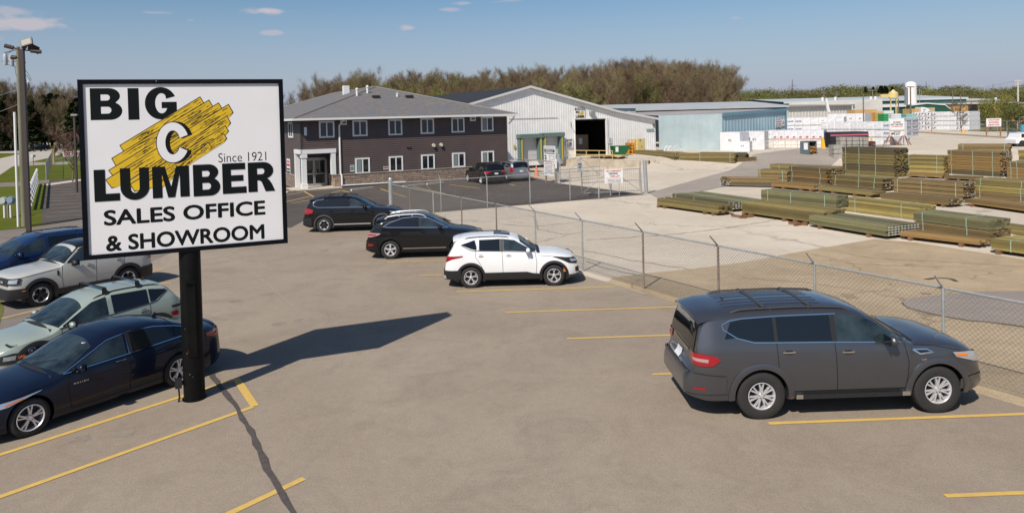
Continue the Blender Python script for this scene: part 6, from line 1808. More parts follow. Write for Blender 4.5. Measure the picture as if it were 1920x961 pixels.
    def mirror(c, x, z, m, parent, size=1.0):
        for s in (-1, 1):
            y = c.side(x, z-.06); k = size
            mb = MB()
            prof = [(0, .02), (.03, .075), (.08, .09), (.14, .085), (.19, .05), (.205, .01)]
            g = []
            for (dx, r) in prof:
                g.append([(x+(.09-dx)*.75*k+(.0), s*(y+.13*k+r*1.35*k*math.cos(a)), z+.02+r*.95*k*math.sin(a)) for a in [2*PI*i/14 for i in range(15)]])
            mb.grid(g, flip=(s > 0))
            mo = mb.build('wing_mirror', m, parent, 60)
            st = MB(); st.tube((x+.02, s*(y-.02), z-.07), (x, s*(y+.09*k), z-.03), .028, .022, 6); st.build('mirror_stalk', PLB, mo)
            gl = MB(); gl.box(x-.088*k, x-.082*k, s*(y+.03*k), s*(y+.23*k), z-.05*k, z+.09*k); gl.build('mirror_glass', GLS, mo)
    def wheels(c, parent, rimr, style, tw=.235, inset=.0):
        R = c.R
        for ax in (0, c.wb):
            for s in (-1, 1):
                yo = s*(c.W/2-.02-inset)          # outer face of the tyre
                w = thing_part('wheel', parent, (ax, yo, R))
                f = lambda d: -s*d
                t = MB()
                prof = [(rimr-.02, .03), (rimr+.004, .008), (rimr+.02, .0), (rimr+(R-rimr)*.5, -.004), (R-.028, .006), (R-.008, .02), (R, .045),
                        (R+.001, tw/2), (R, tw-.045), (R-.008, tw-.02), (R-.03, tw-.006), (rimr+.02, tw), (rimr-.02, tw-.03)]
                t.lathe([(r, f(h)) for r, h in prof], 44, axis='y')
                for k in range(52):               # tread blocks on the shoulder
                    a = 2*PI*k/52
                    T = Matrix.Rotation(a, 4, 'Y')
                    t.box(-.010, .010, min(f(.03), f(.075)), max(f(.03), f(.075)), R-.003, R+.006, T=T)
                ty = t.build('tyre', TIRE, w, 35, fix=True)
                rm = MB(); mi = {'dark': 1}.get(style[0], 0)
                rm.lathe([(rimr, f(.0)), (rimr-.012, f(-.004)), (rimr-.022, f(.008)), (rimr-.03, f(.05)), (rimr-.035, f(tw-.04))], 40, axis='y', m=0)
                rm.lathe([(.001, f(.11)), (rimr-.03, f(.11))], 24, axis='y', m=2)
                kind, nsp = style[1], style[2]
                for k in range(nsp):
                    a = 2*PI*k/nsp+PI/2
                    def spoke(a0, w0, a1, w1, mi_, yy=.012, r0=.05, r1=None, th=.035):
                        r1_ = (rimr-.018) if r1 is None else r1
                        p = []
                        for (r, an, ww) in ((r0, a0, w0), ((r0+r1_)/2, (a0+a1)/2, (w0+w1)/2*.85), (r1_, a1, w1)):
                            u = (math.cos(an), math.sin(an)); nn = (-u[1], u[0])
                            bulge = .010 if r == r0 else 0
                            p.append([(u[0]*r+nn[0]*kk*ww/2, f(yy+bulge+(th if dd else 0)), u[1]*r+nn[1]*kk*ww/2) for kk, dd in ((-1, 1), (-.8, 0), (.8, 0), (1, 1))])
                        rm.grid(p, m=mi_, flip=(s < 0))
                    if kind == 'single': spoke(a, .075, a, .10, mi)
                    elif kind == 'double':
                        spoke(a-.10, .04, a-.17, .032, mi); spoke(a+.10, .04, a+.17, .032, mi)
                    elif kind == 'ypair':
                        spoke(a, .05, a, .036, mi, r1=rimr*.55); spoke(a, .036, a-.26, .028, mi, r0=rimr*.5); spoke(a, .036, a+.26, .028, mi, r0=rimr*.5)
                        spoke(a+PI/nsp, .03, a+PI/nsp, .02, 1, yy=.03)
                    elif kind == 'block':
                        spoke(a, .07, a, .11, 1, yy=.02)
                        spoke(a-.02, .05, a-.2, .05, 0, yy=.008, r0=rimr*.72, th=.01); spoke(a+.02, .05, a+.2, .05, 0, yy=.008, r0=rimr*.72, th=.01)
                rm.lathe([(.001, f(.006)), (.028, f(.008)), (.05, f(.018)), (.062, f(.04)), (.062, f(.1))], 18, axis='y', m=mi)
                for k in range(5):
                    a = 2*PI*k/5+.3
                    rm.tube((.043*math.cos(a)*1.0, f(.005), .043*math.sin(a)), (.043*math.cos(a), f(.03), .043*math.sin(a)), .008, n=6, m=1)
                rm.build('rim', [RIM if style[0] != 'dark' else RIM, RIMD, DISC], w, 30)
    def rails(c, x0, x1, v, m, parent, h=.07, r=.018, bars=None, thick=1.0):
        for s in (-1, 1):
            pts = []
            n = 14
            for i in range(n+1):
                t = i/n; x = x0+(x1-x0)*t
                p = c.P(x, s*v)
                lift = h*min(1, math.sin(PI*min(max(t, 0), 1))*4.5)
                pts.append(p+Vector((0, 0, lift-.004)))
            o = MB().path(pts, r*thick, 7, 0)
            for t in (.34, .66):
                p = c.P(x0+(x1-x0)*t, s*v)
                o.tube(p, p+Vector((0, 0, h)), r*1.1, n=6)
            o.build('roof_rail', m, parent, 60)
        if bars:
            for x in bars:
                mb = MB(); g = []
                for j in range(9):
                    t = -1+2*j/8; p = c.P(x, t*v); z = c.P(x, v).z+h+.012+.02*(1-t*t)
                    g.append([(x-.04, p.y, z), (x-.02, p.y, z+.014), (x+.02, p.y, z+.014), (x+.04, p.y, z), (x-.04, p.y, z)])
                mb.grid(g)
                mb.build('roof_crossbar', m, parent, 50)
def thing_part(name, parent, loc):
    o = bpy.data.objects.new(name, None); COL.objects.link(o); o.parent = parent; o.location = loc
    o.empty_display_size = .1
    return o
def place_car(name, label, cat, rear, front, near_right, W, wbtrue, group=None):
    """rear/front: ground contacts of the wheels on the side facing us"""
    rear, front = Vector(rear[:2]), Vector(front[:2])
    u = (front-rear).normalized()
    left = Vector((-u.y, u.x))
    away = left if near_right else -left
    c = (rear+front)/2+away*(W/2-.03)-u*(wbtrue/2)
    return thing(name, label, cat, (c.x, c.y, 0.0), math.atan2(u.y, u.x), group)
def place_mid(name, label, cat, mid, deg, wb, group=None):
    u = Vector((math.cos(R_(deg)), math.sin(R_(deg))))
    return thing(name, label, cat, (mid[0]-u.x*wb/2, mid[1]-u.y*wb/2, 0), R_(deg), group)
def wipers(c, xb, parent, n=2):
    for k in range(n):
        v0 = -.75+.62*k
        a, b = c.P(xb+.03, v0), c.P(xb-.20, v0+.55)
        MB().tube(a+Vector((0, 0, .03)), b+Vector((0, 0, .035)), .011, .007, 5).build('wiper', PLB, parent)

# ---- dark grey full-size SUV, nearest on the right
W = 2.06
a_root = place_car('parked_suv', 'big dark grey three-row suv with roof crossbars, nearest the camera beside the wire fence', 'car',
                   G(1428, 786.7), G(1760.4, 774.8), True, W, 3.17)
P_ARM = paint('paint_gunmetal', (.100, .103, .116), metal=.7, rough=.33)
c = Car([(-1.30, .78), (-1.23, .93), (-1.17, 1.02), (-1.145, 1.20), (-1.09, 1.46), (-1.03, 1.68), (-.97, 1.81), (-.80, 1.87), (-.4, 1.91), (0, 1.93), (.8, 1.94),
         (1.5, 1.915), (1.92, 1.83), (2.18, 1.68), (2.66, 1.37), (2.78, 1.315), (3.2, 1.30), (3.58, 1.25), (3.84, 1.17), (4.0, 1.03), (4.07, .84), (4.09, .66)],
        W, .33, [(-1.3, 1.24), (-.8, 1.38), (0, 1.36), (1.3, 1.33), (2.6, 1.28), (4.1, 1.10)], 3.17, .425, kf=.24, kr=.25, rf=.75, rr=.6, tumble=.29, crown=.04, edge=.045)
c.body('body', P_ARM, a_root)
c.skin('side_window', [(-.62, 1.46), (-.50, 1.72), (-.30, 1.755), (.26, 1.78)], [(-.62, 1.44), (-.40, 1.46), (-.12, 1.39), (.26, 1.375)], GLS, a_root)
c.skin('side_window', [(.32, 1.78), (1.29, 1.79)], [(.32, 1.375), (1.29, 1.355)], GLS, a_root)
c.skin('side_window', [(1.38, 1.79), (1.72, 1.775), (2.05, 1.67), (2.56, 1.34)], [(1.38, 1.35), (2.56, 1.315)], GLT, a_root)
c.ribbon('window_trim', [(2.52, 1.30), (1.33, 1.335), (-.10, 1.37), (-.40, 1.45), (-.64, 1.60), (-.66, 1.68), (-.52, 1.745), (-.28, 1.775), (.4, 1.80), (1.4, 1.805)], .015, CHR, a_root, off=.012)
c.ribbon('door_pillar', [(1.335, 1.79), (1.335, 1.35)], .085, PLB, a_root, off=.009)
c.ribbon('door_pillar', [(.29, 1.78), (.29, 1.37)], .05, PLB, a_root, off=.009)
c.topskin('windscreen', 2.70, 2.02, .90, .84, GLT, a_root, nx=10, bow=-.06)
c.topskin('rear_window', -1.03, -1.14, .84, .90, GLS, a_root, off=.015, nx=8)
spoiler(c, P_ARM, a_root, -.80, -1.12, .07, .97, .985, .03)
c.seams([[(.29, 1.37), (.31, .92), (.47, .70), (.56, .52)], [(1.335, 1.34), (1.345, .9), (1.36, .5)], [(2.58, 1.29), (2.64, .95), (2.60, .5)], [(.56, .49), (2.6, .49)]], a_root)
c.seams([[(2.75, 1.25), (3.1, 1.22), (3.6, 1.12)]], a_root, .009)
c.handle(.50, 1.19, CHR, a_root, .22); c.handle(1.56, 1.165, CHR, a_root, .22)
c.mirror(2.30, 1.36, P_ARM, a_root, 1.15)
c.arch('wheel_arch_flare', P_ARM, a_root, c.R+.055, c.R+.16, off=.030, a0=-9, a1=189)
c.wheels(a_root, .245, ('silver', 'double', 7), tw=.27)
c.rails(-.45, 1.72, .84, PLG, a_root, h=.032, r=.020, bars=(.18, 1.02))
for v in (-.55, -.35, -.15, .15, .35, .55):
    MB().grid([[c.P(x, v-.012)+Vector((0, 0, .004)), c.P(x, v)+Vector((0, 0, .012)), c.P(x, v+.012)+Vector((0, 0, .004))] for x in np.linspace(-.5, 1.3, 12)]).build('roof_rib', P_ARM, a_root, 60)
wipers(c, 2.66, a_root)
c.topskin('cowl', 2.82, 2.70, .84, .88, PLB, a_root, off=.008, nx=2)
c.wrap('tail_light', [(.66, 1.18), (.95, 1.20), (1.24, 1.16), (1.32, 1.10)], [(.66, 1.05), (.95, .985), (1.2, .99), (1.32, 1.08)], TAIL, a_root, False, off=.02)
c.wrap('tail_light_insert', [(.82, 1.12), (1.12, 1.11)], [(.82, 1.07), (1.12, 1.05)], TAILC, a_root, False, off=.026)
c.wrap('tailgate_bar', [(0, 1.17), (.5, 1.17)], [(0, 1.12), (.5, 1.12)], CHR, a_root, False, off=.03)
c.wrap('number_plate', [(0, 1.05), (.16, 1.05)], [(0, .90), (.16, .90)], WHT, a_root, False, off=.03)
c.wrap('rear_bumper', [(0, .84), (1.0, .84), (1.5, .80)], [(0, .50), (1.0, .48), (1.5, .50)], P_ARM, a_root, False, off=.028)
c.wrap('bumper_step', [(0, .865), (.8, .875)], [(0, .82), (.8, .83)], PLG, a_root, False, off=.045)
c.wrap('reflector', [(.95, .60), (1.15, .60)], [(.95, .56), (1.15, .56)], TAIL, a_root, False, off=.034)
c.wrap('headlight', [(.60, 1.02), (1.0, 1.09), (1.34, 1.10)], [(.60, .86), (1.0, .91), (1.34, 1.02)], HEAD, a_root, True, off=.02)
c.wrap('turn_lamp', [(1.10, 1.07), (1.31, 1.075)], [(1.10, 1.02), (1.31, 1.035)], AMB, a_root, True, off=.028)
c.wrap('grille', [(0, .98), (.52, .98)], [(0, .72), (.40, .72)], CHR, a_root, True, off=.025)
c.wrap('front_bumper', [(0, .66), (1.1, .66), (1.35, .62)], [(0, .40), (1.1, .40), (1.35, .45)], P_ARM, a_root, True, off=.016)
vent = c.ribbon('fender_vent', [(2.72, 1.17), (2.98, 1.165), (3.08, 1.11), (2.85, 1.09)], .028, CHR, a_root, off=.014, closed=True)
c.ribbon('vent_grille', [(2.80, 1.14), (3.0, 1.13)], .05, SEAM, a_root, off=.010)
for s in (-1, 1):
    b = MB().box(.62, 2.62, min(s*.86, s*1.04), max(s*.86, s*1.04), .36, .43)
    b.build('running_board', PLB, a_root)
    MB().box(2.50, 2.64, min(s*.93, s*1.055), max(s*.93, s*1.055), .37, .445).build('step_end', CHR, a_root)
    MB().box(.60, .72, min(s*.93, s*1.055), max(s*.93, s*1.055), .37, .445).build('step_end', CHR, a_root)
t = words_on(a_root, 'V8', 2.86, 2.96, .965, 1.005, -(c.side(2.9, .98)+.008), CHR, .04, 'badge')
MB().tube((-.35, 0, c.top(-.35)-.01), (-.40, 0, c.top(-.35)+.04), .02, .008, 6).build('antenna', PLB, a_root)
c.ribbon('sill_shadow_line', [(.6, .47), (2.58, .46)], .03, PLB, a_root, off=.01)

# ---- white compact SUV
W = 1.82
s_root = place_car('parked_suv', 'white compact suv with black cladding and glass sunroof', 'car',
                   G(882.7, 540.4), G(1040.5, 536), True, W, 2.68)
P_WH = paint('paint_white', (.80, .80, .81), rough=.25)
c = Car([(-.86, .62), (-.82, .85), (-.78, 1.0), (-.70, 1.16), (-.58, 1.36), (-.47, 1.53), (-.30, 1.60), (.2, 1.65), (.8, 1.66), (1.25, 1.62), (1.52, 1.54),
         (2.10, 1.17), (2.25, 1.11), (2.8, 1.06), (3.2, .97), (3.40, .85), (3.48, .70), (3.50, .6)],
        W, .24, [(-.9, 1.10), (-.5, 1.32), (-.25, 1.30), (.15, 1.19), (1.0, 1.17), (2.1, 1.12), (3.5, .9)], 2.68, .345, kf=.30, kr=.28, rf=.7, rr=.5, tumble=.36)
c.body('body', P_WH, s_root)
c.skin('side_window', [(-.28, 1.41), (.12, 1.53), (.20, 1.535)], [(-.28, 1.39), (.03, 1.26), (.20, 1.22)], GLS, s_root)
c.skin('side_window', [(.28, 1.535), (.95, 1.55)], [(.28, 1.21), (.95, 1.19)], GLS, s_root)
c.skin('side_window', [(1.08, 1.545), (1.42, 1.50), (2.02, 1.165)], [(1.08, 1.19), (2.02, 1.145)], GLT, s_root)
c.ribbon('door_pillar', [(1.015, 1.55), (1.015, 1.19)], .12, PLG, s_root, off=.009)
c.ribbon('rear_pillar', [(.17, 1.54), (.26, 1.22)], .06, RIM, s_root, off=.010)
c.ribbon('window_trim', [(2.05, 1.13), (1.0, 1.175), (.12, 1.205), (-.02, 1.24), (-.30, 1.385)], .02, PLB, s_root, off=.010)
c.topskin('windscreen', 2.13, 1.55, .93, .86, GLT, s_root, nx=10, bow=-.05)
c.topskin('rear_window', -.56, -.74, .80, .86, GLS, s_root, off=.01, nx=8)
c.topskin('sunroof', .75, 1.28, .48, .48, GLS, s_root, off=.006, nx=4)
c.topskin('cowl', 2.24, 2.13, .84, .9, PLB, s_root, off=.008, nx=2)
c.seams([[(.17, 1.2), (.16, 1.0), (.33, .75), (.42, .56)], [(1.015, 1.17), (1.03, .9), (1.04, .34)], [(2.08, 1.12), (2.13, .8), (2.10, .36)], [(2.25, 1.0), (3.0, .93)]], s_root)
c.handle(.33, 1.04, P_WH, s_root, .2); c.handle(1.22, 1.035, P_WH, s_root, .2)
c.mirror(1.86, 1.17, P_WH, s_root, 1.0)
c.arch('wheel_arch_flare', PLB, s_root, c.R+.05, c.R+.135, off=.022)
c.skin('sill_cladding', [(.40, .50), (1.8, .50), (2.0, .45), (2.30, .42)], [(.40, .25), (2.30, .25)], PLB, s_root, off=.022)
c.wheels(s_root, .225, ('silver', 'ypair', 5), tw=.225)
c.rails(-.18, 1.25, .83, PLB, s_root, h=.03, r=.014)
c.wrap('rear_bumper', [(0, .56), (.9, .58), (1.28, .60)], [(0, .28), (.9, .28), (1.28, .28)], PLB, s_root, False, off=.03)
c.wrap('bumper_skid', [(.1, .40), (.75, .42)], [(.1, .30), (.75, .31)], RIM, s_root, False, off=.045)
c.wrap('tail_light', [(.35, 1.03), (.8, 1.04), (1.28, 1.06)], [(.35, .99), (.72, .84), (.95, .95), (1.28, 1.03)], TAIL, s_root, False, off=.014)
c.wrap('number_plate', [(0, .88), (.15, .88)], [(0, .76), (.15, .76)], WHT, s_root, False, off=.016)
c.wrap('headlight', [(.42, .88), (.9, .92), (1.30, .96)], [(.42, .78), (.75, .70), (1.0, .74), (1.30, .94)], PLB, s_root, True, off=.014)
c.wrap('headlight_lens', [(.62, .84), (.90, .87)], [(.62, .77), (.90, .78)], HEAD, s_root, True, off=.022)
c.wrap('grille', [(0, .84), (.42, .85)], [(0, .68), (.40, .70)], PLB, s_root, True, off=.016)
c.wrap('fog_lamp', [(.62, .60), (.88, .58)], [(.62, .42), (.80, .45)], PLB, s_root, True, off=.014)
c.wrap('turn_lamp', [(1.12, .58), (1.22, .58)], [(1.12, .46), (1.22, .46)], AMB, s_root, True, off=.012)
c.wrap('front_lip', [(0, .36), (1.05, .36)], [(0, .27), (1.05, .27)], PLG, s_root, True, off=.02)
wipers(c, 2.1, s_root)
spoiler(c, P_WH, s_root, -.36, -.60, .05, .85, .95)

# ---- black crossover with silver roof rails
W = 1.90
rr_ = G(731.9, 486)
r_root = place_car('parked_suv', 'black crossover with thick silver roof rails, directly behind the white suv', 'car',
                   rr_, (rr_.x+2.76, rr_.y+.05), True, W, 2.74)
P_BK = paint('paint_black', (.010, .010, .011), rough=.2)
c = Car([(-.98, .62), (-.94, .86), (-.88, 1.02), (-.72, 1.24), (-.55, 1.42), (-.42, 1.54), (-.2, 1.62), (.4, 1.70), (1.0, 1.715), (1.40, 1.65), (1.65, 1.55),
         (2.25, 1.22), (2.42, 1.15), (2.9, 1.10), (3.35, 1.0), (3.62, .86), (3.72, .66)],
        W, .24, [(-1, 1.12), (-.3, 1.27), (.5, 1.24), (1.5, 1.21), (2.4, 1.17), (3.7, .95)], 2.74, .37, kf=.32, kr=.28, rf=.8, rr=.6, tumble=.36)
c.body('body', P_BK, r_root)
c.skin('side_window', [(-.24, 1.30), (.0, 1.42), (.12, 1.47)], [(-.24, 1.285), (.12, 1.27)], GLS, r_root)
c.skin('side_window', [(.15, 1.48), (.55, 1.58), (1.02, 1.61)], [(.15, 1.27), (1.02, 1.25)], GLS, r_root)
c.skin('side_window', [(1.14, 1.60), (1.45, 1.56), (2.2, 1.23)], [(1.14, 1.245), (2.2, 1.215)], GLT, r_root)
c.ribbon('window_trim', [(2.3, 1.195), (1.2, 1.225), (-.05, 1.26), (-.28, 1.29), (0, 1.44), (.5, 1.60), (1.0, 1.635), (1.5, 1.58), (2.3, 1.20)], .022, CHR, r_root, off=.012)
c.topskin('windscreen', 2.28, 1.68, .92, .86, GLT, r_root, nx=10, bow=-.05)
c.topskin('rear_window', -.50, -.84, .78, .85, GLS, r_root, off=.01, nx=8)
c.seams([[(.16, 1.25), (.2, .95), (.40, .6)], [(1.08, 1.24), (1.1, .9), (1.1, .36)], [(2.22, 1.2), (2.26, .8), (2.2, .38)]], r_root)
c.handle(.35, 1.05, P_BK, r_root); c.handle(1.32, 1.05, P_BK, r_root)
c.mirror(2.0, 1.21, P_BK, r_root)
c.arch('wheel_arch_flare', P_BK, r_root, c.R+.05, c.R+.09, off=.02)
c.ribbon('sill_strip', [(.5, .42), (2.2, .42)], .035, CHR, r_root, off=.02)
c.wheels(r_root, .235, ('silver', 'single', 5), tw=.235)
c.rails(-.22, 1.42, .80, RIM, r_root, h=.06, r=.026)
c.wrap('tail_light', [(.5, 1.04), (.9, 1.06), (1.28, 1.04)], [(.5, .92), (.9, .88), (1.2, .96), (1.28, 1.0)], TAILC, r_root, False, off=.016)
c.wrap('tail_light_insert', [(.75, 1.0), (1.12, 1.01)], [(.75, .94), (1.12, .97)], TAIL, r_root, False, off=.024)
c.wrap('reflector', [(.85, .62), (1.08, .62)], [(.85, .54), (1.08, .56)], TAIL, r_root, False, off=.04)
c.wrap('rear_bumper', [(0, .74), (1.25, .74)], [(0, .34), (1.25, .36)], P_BK, r_root, False, off=.03)
c.wrap('number_plate', [(0, .92), (.15, .92)], [(0, .80), (.15, .80)], WHT, r_root, False, off=.016)
c.wrap('headlight', [(.5, .88), (1.2, .95)], [(.5, .76), (1.2, .86)], HEAD, r_root, True, off=.014)
spoiler(c, P_BK, r_root, -.32, -.62, .06, .85, .94)
wipers(c, 2.25, r_root)

# ---- black three-row SUV behind it
W = 1.96
pr_ = G(608, 436)
p_root = place_car('parked_suv', 'black suv with bright red tail lights, farthest car along the wire fence', 'car',
                   pr_, (pr_.x+2.90, pr_.y+.12), True, W, 2.9)
c = Car([(-1.06, .62), (-1.02, .9), (-.96, 1.1), (-.86, 1.32), (-.74, 1.52), (-.62, 1.64), (-.3, 1.72), (.3, 1.77), (1.0, 1.77), (1.45, 1.70), (1.75, 1.58),
         (2.35, 1.24), (2.5, 1.18), (3.1, 1.13), (3.55, 1.02), (3.82, .86), (3.92, .66)],
        W, .25, [(-1, 1.16), (-.5, 1.27), (.5, 1.22), (1.5, 1.21), (2.5, 1.17), (3.9, .98)], 2.9, .375, kf=.3, kr=.26, rf=.8, rr=.6, tumble=.34)
c.body('body', P_BK, p_root)
c.skin('side_window', [(-.50, 1.40), (-.38, 1.56), (.02, 1.62), (.15, 1.63)], [(-.50, 1.38), (-.32, 1.27), (.10, 1.26), (.15, 1.26)], GLS, p_root)
c.skin('side_window', [(.20, 1.64), (1.15, 1.66)], [(.20, 1.255), (1.15, 1.24)], GLS, p_root)
c.skin('side_window', [(1.28, 1.65), (1.55, 1.60), (2.25, 1.245)], [(1.28, 1.24), (2.25, 1.215)], GLT, p_root)
c.ribbon('window_trim', [(2.3, 1.20), (1.2, 1.225), (-.30, 1.25), (-.50, 1.34), (-.53, 1.44), (-.40, 1.59), (.0, 1.645)], .020, CHR, p_root, off=.012)
c.topskin('windscreen', 2.38, 1.78, .92, .86, GLT, p_root, nx=10, bow=-.05)
c.topskin('rear_window', -.70, -.93, .78, .85, GLS, p_root, off=.01, nx=8)
c.seams([[(.17, 1.25), (.2, .95), (.42, .6)], [(1.21, 1.24), (1.23, .9), (1.23, .36)], [(2.32, 1.2), (2.36, .8), (2.3, .38)]], p_root)
c.handle(.36, 1.05, P_BK, p_root); c.handle(1.42, 1.05, P_BK, p_root)
c.mirror(2.05, 1.22, P_BK, p_root)
c.arch('wheel_arch_flare', PLG, p_root, c.R+.05, c.R+.13, off=.02)
c.ribbon('sill_strip', [(.5, .40), (2.3, .40)], .05, RIM, p_root, off=.03)
c.wheels(p_root, .235, ('dark', 'block', 6), tw=.235)
c.rails(-.35, 1.45, .80, PLB, p_root, h=.06, r=.02, bars=(.2, .9))
c.wrap('tail_light', [(.62, 1.20), (.95, 1.22), (1.30, 1.12)], [(.62, .98), (.95, .93), (1.25, .97)], TAIL, p_root, False, off=.016)
c.wrap('rear_bumper', [(0, .74), (1.25, .74)], [(0, .36), (1.25, .36)], PLB, p_root, False, off=.03)
c.wrap('number_plate', [(0, .95), (.15, .95)], [(0, .83), (.15, .83)], WHT, p_root, False, off=.016)
c.wrap('headlight', [(.5, .92), (1.2, .98)], [(.5, .80), (1.2, .88)], HEAD, p_root, True, off=.014)
spoiler(c, P_BK, p_root, -.48, -.78, .05, .85, .95)

# ---- navy saloon, nearest on the left
W = 1.85
m_root = place_car('parked_sedan', 'navy blue saloon car with chrome window line and silver wheels, nearest the sign post', 'car',
                   G(337, 723), G(60.4, 817), False, W, 2.83)
P_NV = paint('paint_navy', (.004, .007, .020), metal=.0, rough=.3)
c = Car([(-1.12, .70), (-1.10, .86), (-1.04, 1.02), (-.85, 1.07), (-.66, 1.10), (-.35, 1.22), (.05, 1.36), (.45, 1.44), (.9, 1.465), (1.3, 1.43), (1.62, 1.33),
         (2.28, 1.00), (2.42, .955), (2.9, .90), (3.35, .80), (3.62, .70), (3.74, .60), (3.78, .52)],
        W, .17, [(-1.12, .94), (-.5, 1.02), (.2, 1.0), (1.2, .96), (2.3, .92), (3.7, .72)], 2.83, .335, kf=.36, kr=.30, rf=.9, rr=.7, tumble=.42, zbe=.08)
c.body('body', P_NV, m_root)
c.skin('side_window', [(-.42, 1.08), (-.20, 1.18), (.05, 1.25)], [(-.42, 1.06), (-.2, 1.05), (.05, 1.045)], GLS, m_root)
c.skin('side_window', [(.07, 1.255), (.5, 1.335), (.98, 1.35)], [(.07, 1.045), (.98, 1.0)], GLS, m_root)
c.skin('side_window', [(1.08, 1.35), (1.35, 1.305), (2.10, .985)], [(1.08, .995), (2.10, .955)], GLT, m_root)
c.ribbon('window_trim', [(2.26, .935), (1.1, .975), (.1, 1.025), (-.35, 1.045), (-.52, 1.075), (-.35, 1.15), (.0, 1.26), (.45, 1.35), (.95, 1.375), (1.4, 1.315), (2.26, .945)], .016, CHR, m_root, off=.013)
c.ribbon('door_pillar', [(1.03, 1.35), (1.03, .98)], .02, CHR, m_root, off=.012)
c.ribbon('door_pillar', [(.985, 1.35), (.985, .99)], .05, PLB, m_root, off=.009)
c.topskin('windscreen', 2.36, 1.58, .95, .86, GLT, m_root, nx=12, bow=-.08)
c.topskin('rear_window', .0, -.60, .82, .86, GLS, m_root, off=.008, nx=8)
c.topskin('cowl', 2.47, 2.36, .84, .90, PLB, m_root, off=.007, nx=2, bow=-.08)
c.seams([[(.04, 1.03), (.02, .8), (.28, .55), (.38, .35)], [(1.02, .975), (1.03, .7), (1.05, .28)], [(2.16, .94), (2.20, .7), (2.14, .28)], [(.4, .29), (2.14, .27)]], m_root, .010)
c.handle(.20, .90, P_NV, m_root, .22); c.handle(1.22, .885, P_NV, m_root, .22)
c.ribbon('handle_strip', [(1.12, .90), (1.32, .90)], .008, CHR, m_root, off=.037)
c.mirror(2.0, .97, P_NV, m_root, .85)
c.wheels(m_root, .232, ('silver', 'double', 5), tw=.225)
c.arch('wheel_arch_flare', P_NV, m_root, c.R+.05, c.R+.075, off=.010)
c.ribbon('body_crease', [(-.6, .83), (.6, .80), (1.6, .76)], .012, P_NV, m_root, off=.012)
c.wrap('headlight', [(.35, .66), (.8, .70), (1.25, .74), (1.50, .78)], [(.35, .60), (.8, .60), (1.2, .64), (1.50, .76)], HEAD, m_root, True, off=.012)
c.wrap('turn_lamp', [(1.12, .69), (1.34, .73)], [(1.12, .655), (1.34, .70)], AMB, m_root, True, off=.018)
c.wrap('grille', [(0, .56), (.75, .56)], [(0, .30), (.65, .30)], PLB, m_root, True, off=.012)
c.wrap('tail_light', [(.55, .98), (.9, .97), (1.22, .94)], [(.55, .84), (.9, .82), (1.15, .88)], TAIL, m_root, False, off=.014)
c.wrap('number_plate', [(0, .86), (.15, .86)], [(0, .74), (.15, .74)], WHT, m_root, False, off=.014)
spoiler(c, P_NV, m_root, -.98, -1.12, .0, .85, .92, .02)
p = c.P(.05, 0)
MB().plate([(-.13, 0), (-.10, .05), (-.06, .085), (.0, .03), (.07, 0)], -.02, .02).build('antenna', P_NV, m_root).location = (p.x, 0, p.z-.005)
wipers(c, 2.33, m_root)
me = text_mesh('MALIBU', .03, 1.6)
o = fit_mesh(me, 1.84, 2.10, .705, .73, 0, 'badge', RIM, m_root)
o.data.transform(Matrix(((-1, 0, 0, 3.94), (0, 1, 0, c.side(1.97, .72)+.006), (0, 0, 1, 0), (0, 0, 0, 1))))
MB().box(1.98, 2.12, -.42, -.30, 1.0, 1.01).build('paper_on_dashboard', WHT, m_root)
for s, dd in ((1, .62),):
    q = c.P(1.68, s*dd*.9); MB().box(q.x-.03, q.x+.03, q.y-.035, q.y+.035, q.z+.004, q.z+.012).build('window_sticker', WHT, m_root)

# ---- sage green hatchback SUV behind it
W = 1.82
k_root = place_mid('parked_hatchback', 'pale sage green crossover with two black roof bars beside the navy saloon', 'car', (-10.40, 17.35), 234.5, 2.66)
P_SG = paint('paint_sage', (.30, .35, .31), metal=.1, rough=.3)
c = Car([(-.90, .66), (-.88, .88), (-.82, 1.04), (-.66, 1.13), (-.52, 1.28), (-.38, 1.44), (-.28, 1.52), (.2, 1.58), (.8, 1.595), (1.25, 1.54), (1.55, 1.44),
         (2.25, 1.06), (2.4, 1.0), (2.85, .95), (3.2, .86), (3.42, .76), (3.50, .58)],
        W, .20, [(-.9, 1.0), (-.45, 1.18), (0, 1.12), (1.0, 1.05), (2.2, .99), (3.5, .82)], 2.66, .34, kf=.34, kr=.28, rf=.8, rr=.55, tumble=.38)
c.body('body', P_SG, k_root)
c.skin('side_window', [(-.30, 1.38), (.12, 1.45)], [(-.30, 1.34), (.0, 1.16), (.12, 1.14)], GLS, k_root)
c.skin('side_window', [(.16, 1.455), (1.0, 1.48)], [(.16, 1.13), (1.0, 1.075)], GLS, k_root)
c.skin('side_window', [(1.12, 1.47), (1.45, 1.41), (2.12, 1.05)], [(1.12, 1.07), (2.12, 1.02)], GLT, k_root)
c.ribbon('window_trim', [(2.2, 1.0), (1.1, 1.05), (.1, 1.12), (-.05, 1.15), (-.34, 1.35)], .018, PLB, k_root, off=.010)
c.topskin('windscreen', 2.28, 1.56, .93, .86, GLT, k_root, nx=12, bow=-.08)
c.topskin('rear_window', -.40, -.68, .80, .86, GLS, k_root, off=.01, nx=8)
c.topskin('cowl', 2.38, 2.28, .84, .9, PLB, k_root, off=.007, nx=2, bow=-.08)
c.seams([[(.14, 1.12), (.14, .9), (.36, .6)], [(1.06, 1.05), (1.08, .8), (1.08, .3)], [(2.14, 1.0), (2.18, .8), (2.1, .3)]], k_root, .010)
c.handle(.30, .98, P_SG, k_root); c.handle(1.30, .93, P_SG, k_root)
c.mirror(1.98, 1.03, P_SG, k_root, .85)
c.arch('wheel_arch_flare', PLB, k_root, c.R+.05, c.R+.16, off=.022)
